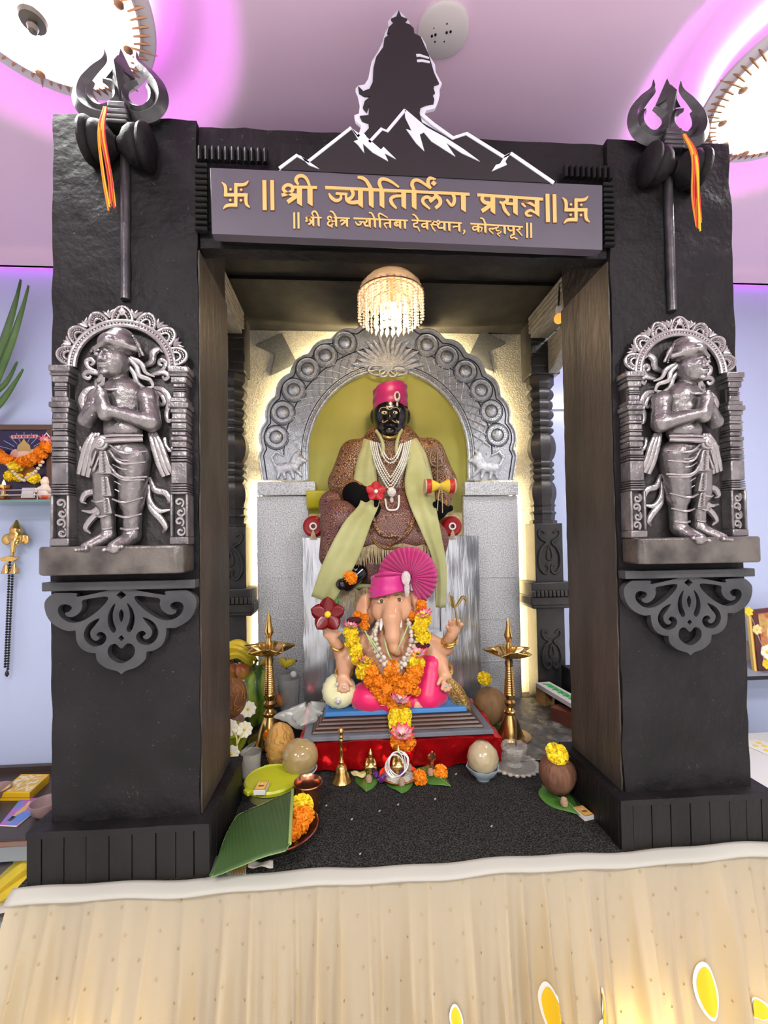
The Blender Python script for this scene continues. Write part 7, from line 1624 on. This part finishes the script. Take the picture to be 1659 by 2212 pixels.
for px, py, r, m_, lab in ((1616, 1321, 11, YLW, 'yellow flower on the corner of the right picture frame'), (1634, 1360, 12, mat('cream_petal', (.78, .64, .28), .5), 'cream flower on the edge of the right picture frame'), (1655, 1408, 17, WPET, 'white flower cluster in front of the right picture frame'), (1655, 1434, 12, YLW, 'yellow flower at the foot of the right picture frame')):
    flower('frame_flower', lab, P(px, py, 1.06), r*mpp(1.06), 6, m_, core=YLW)['group'] = 'flowers on the right picture'
o = MB().tube(cat_rom([P(1616, 1321, 1.09), P(1628, 1345, 1.08), P(1640, 1380, 1.08), P(1652, 1405, 1.07)], 5), .002, n=5).build('flower_string', FRNG); tag(o, 'thin string tying the flowers on the right picture', 'string')
A = P(1608, 1400, 1.3); o = MB().box(A.x-.03, A.x+.06, 1.302, 1.318, SZ+.0, SZ+.12).build('white_card', mat('white_paper', (.75, .68, .60), .7)); tag(o, 'plain white card behind the right picture frame', 'card')
# low table at right with quilted box
RZt = -.42
t = thing('side_table', 'side table at the right edge partly hidden by the pillar', 'table', (1.7, .9, ROOM_Z)); MB().box(1.15, 2.4, .35, 1.3, RZt-.03, RZt).build('table_top', TBL, t)
for x in (1.2, 2.3):
    for y in (.42, 1.25): MB().box(x-.02, x+.02, y-.02, y+.02, ROOM_Z, RZt-.03).build('leg', TBL, t)
t = thing('cushioned_box', 'cream box with brown band and white floral top at the right edge', 'box', (1.75, .8, RZt)); z1 = RZt+.19
MB().box(1.42, 2.1, .45, 1.05, RZt, RZt+.10).build('box_body', mat('cream_box', (.66, .60, .42), .5), t, bevel=.02, bseg=3); MB().box(1.42, 2.1, .45, 1.05, RZt+.10, z1-.02).build('brown_band', mat('brown_band', (.24, .11, .05), .5), t); MB().box(1.41, 2.11, .44, 1.06, z1-.02, z1).build('floral_top', mat('white_cushion', (.70, .68, .66), .6), t, bevel=.006)
for px, py in ((1640, 1606), (1656, 1622), (1632, 1612), (1650, 1612)):
    c = F(px, py, z1+.001)
    for k in range(5): 
        a = 2*PI*k/5; MB().lathe([(.022, 0), (.022, .001), (0, .003)], c+Vector((.024*math.cos(a), .024*math.sin(a), .0005)), n=10).build('print_petal', mat('petal_cream', (.80, .76, .68), .5), t)
    MB().lathe([(.012, 0), (.012, .003), (0, .004)], c, n=10).build('print_centre', YLW, t)
o = sdf([C((1.32, .40, RZt+.05), (1.55, .36, RZt+.06), .05, .045), C((1.55, .36, RZt+.06), (1.75, .30, RZt+.05), .045, .03)], h=.01, k=.02, name='black_bag', m=HOLE); tag(o, 'black bag below the cushioned box at the right edge', 'bag')
# tube light on the back wall seen between post and pillar
c = P(1213, 876, 1.29); t = thing('tube_light', 'short bright tube light on the back wall behind the right post', 'tube light', c)
MB().lathe([(.013, -.16), (.013, .16)], c, R=RY(90), n=14).build('tube', mat('tube_white', (1, .95, .85), emit=14, ec=(1, .93, .80)), t); MB().box(c.x-.18, c.x+.18, c.y+.012, WY-.002, c.z-.016, c.z+.016).build('fitting', PLATE, t)
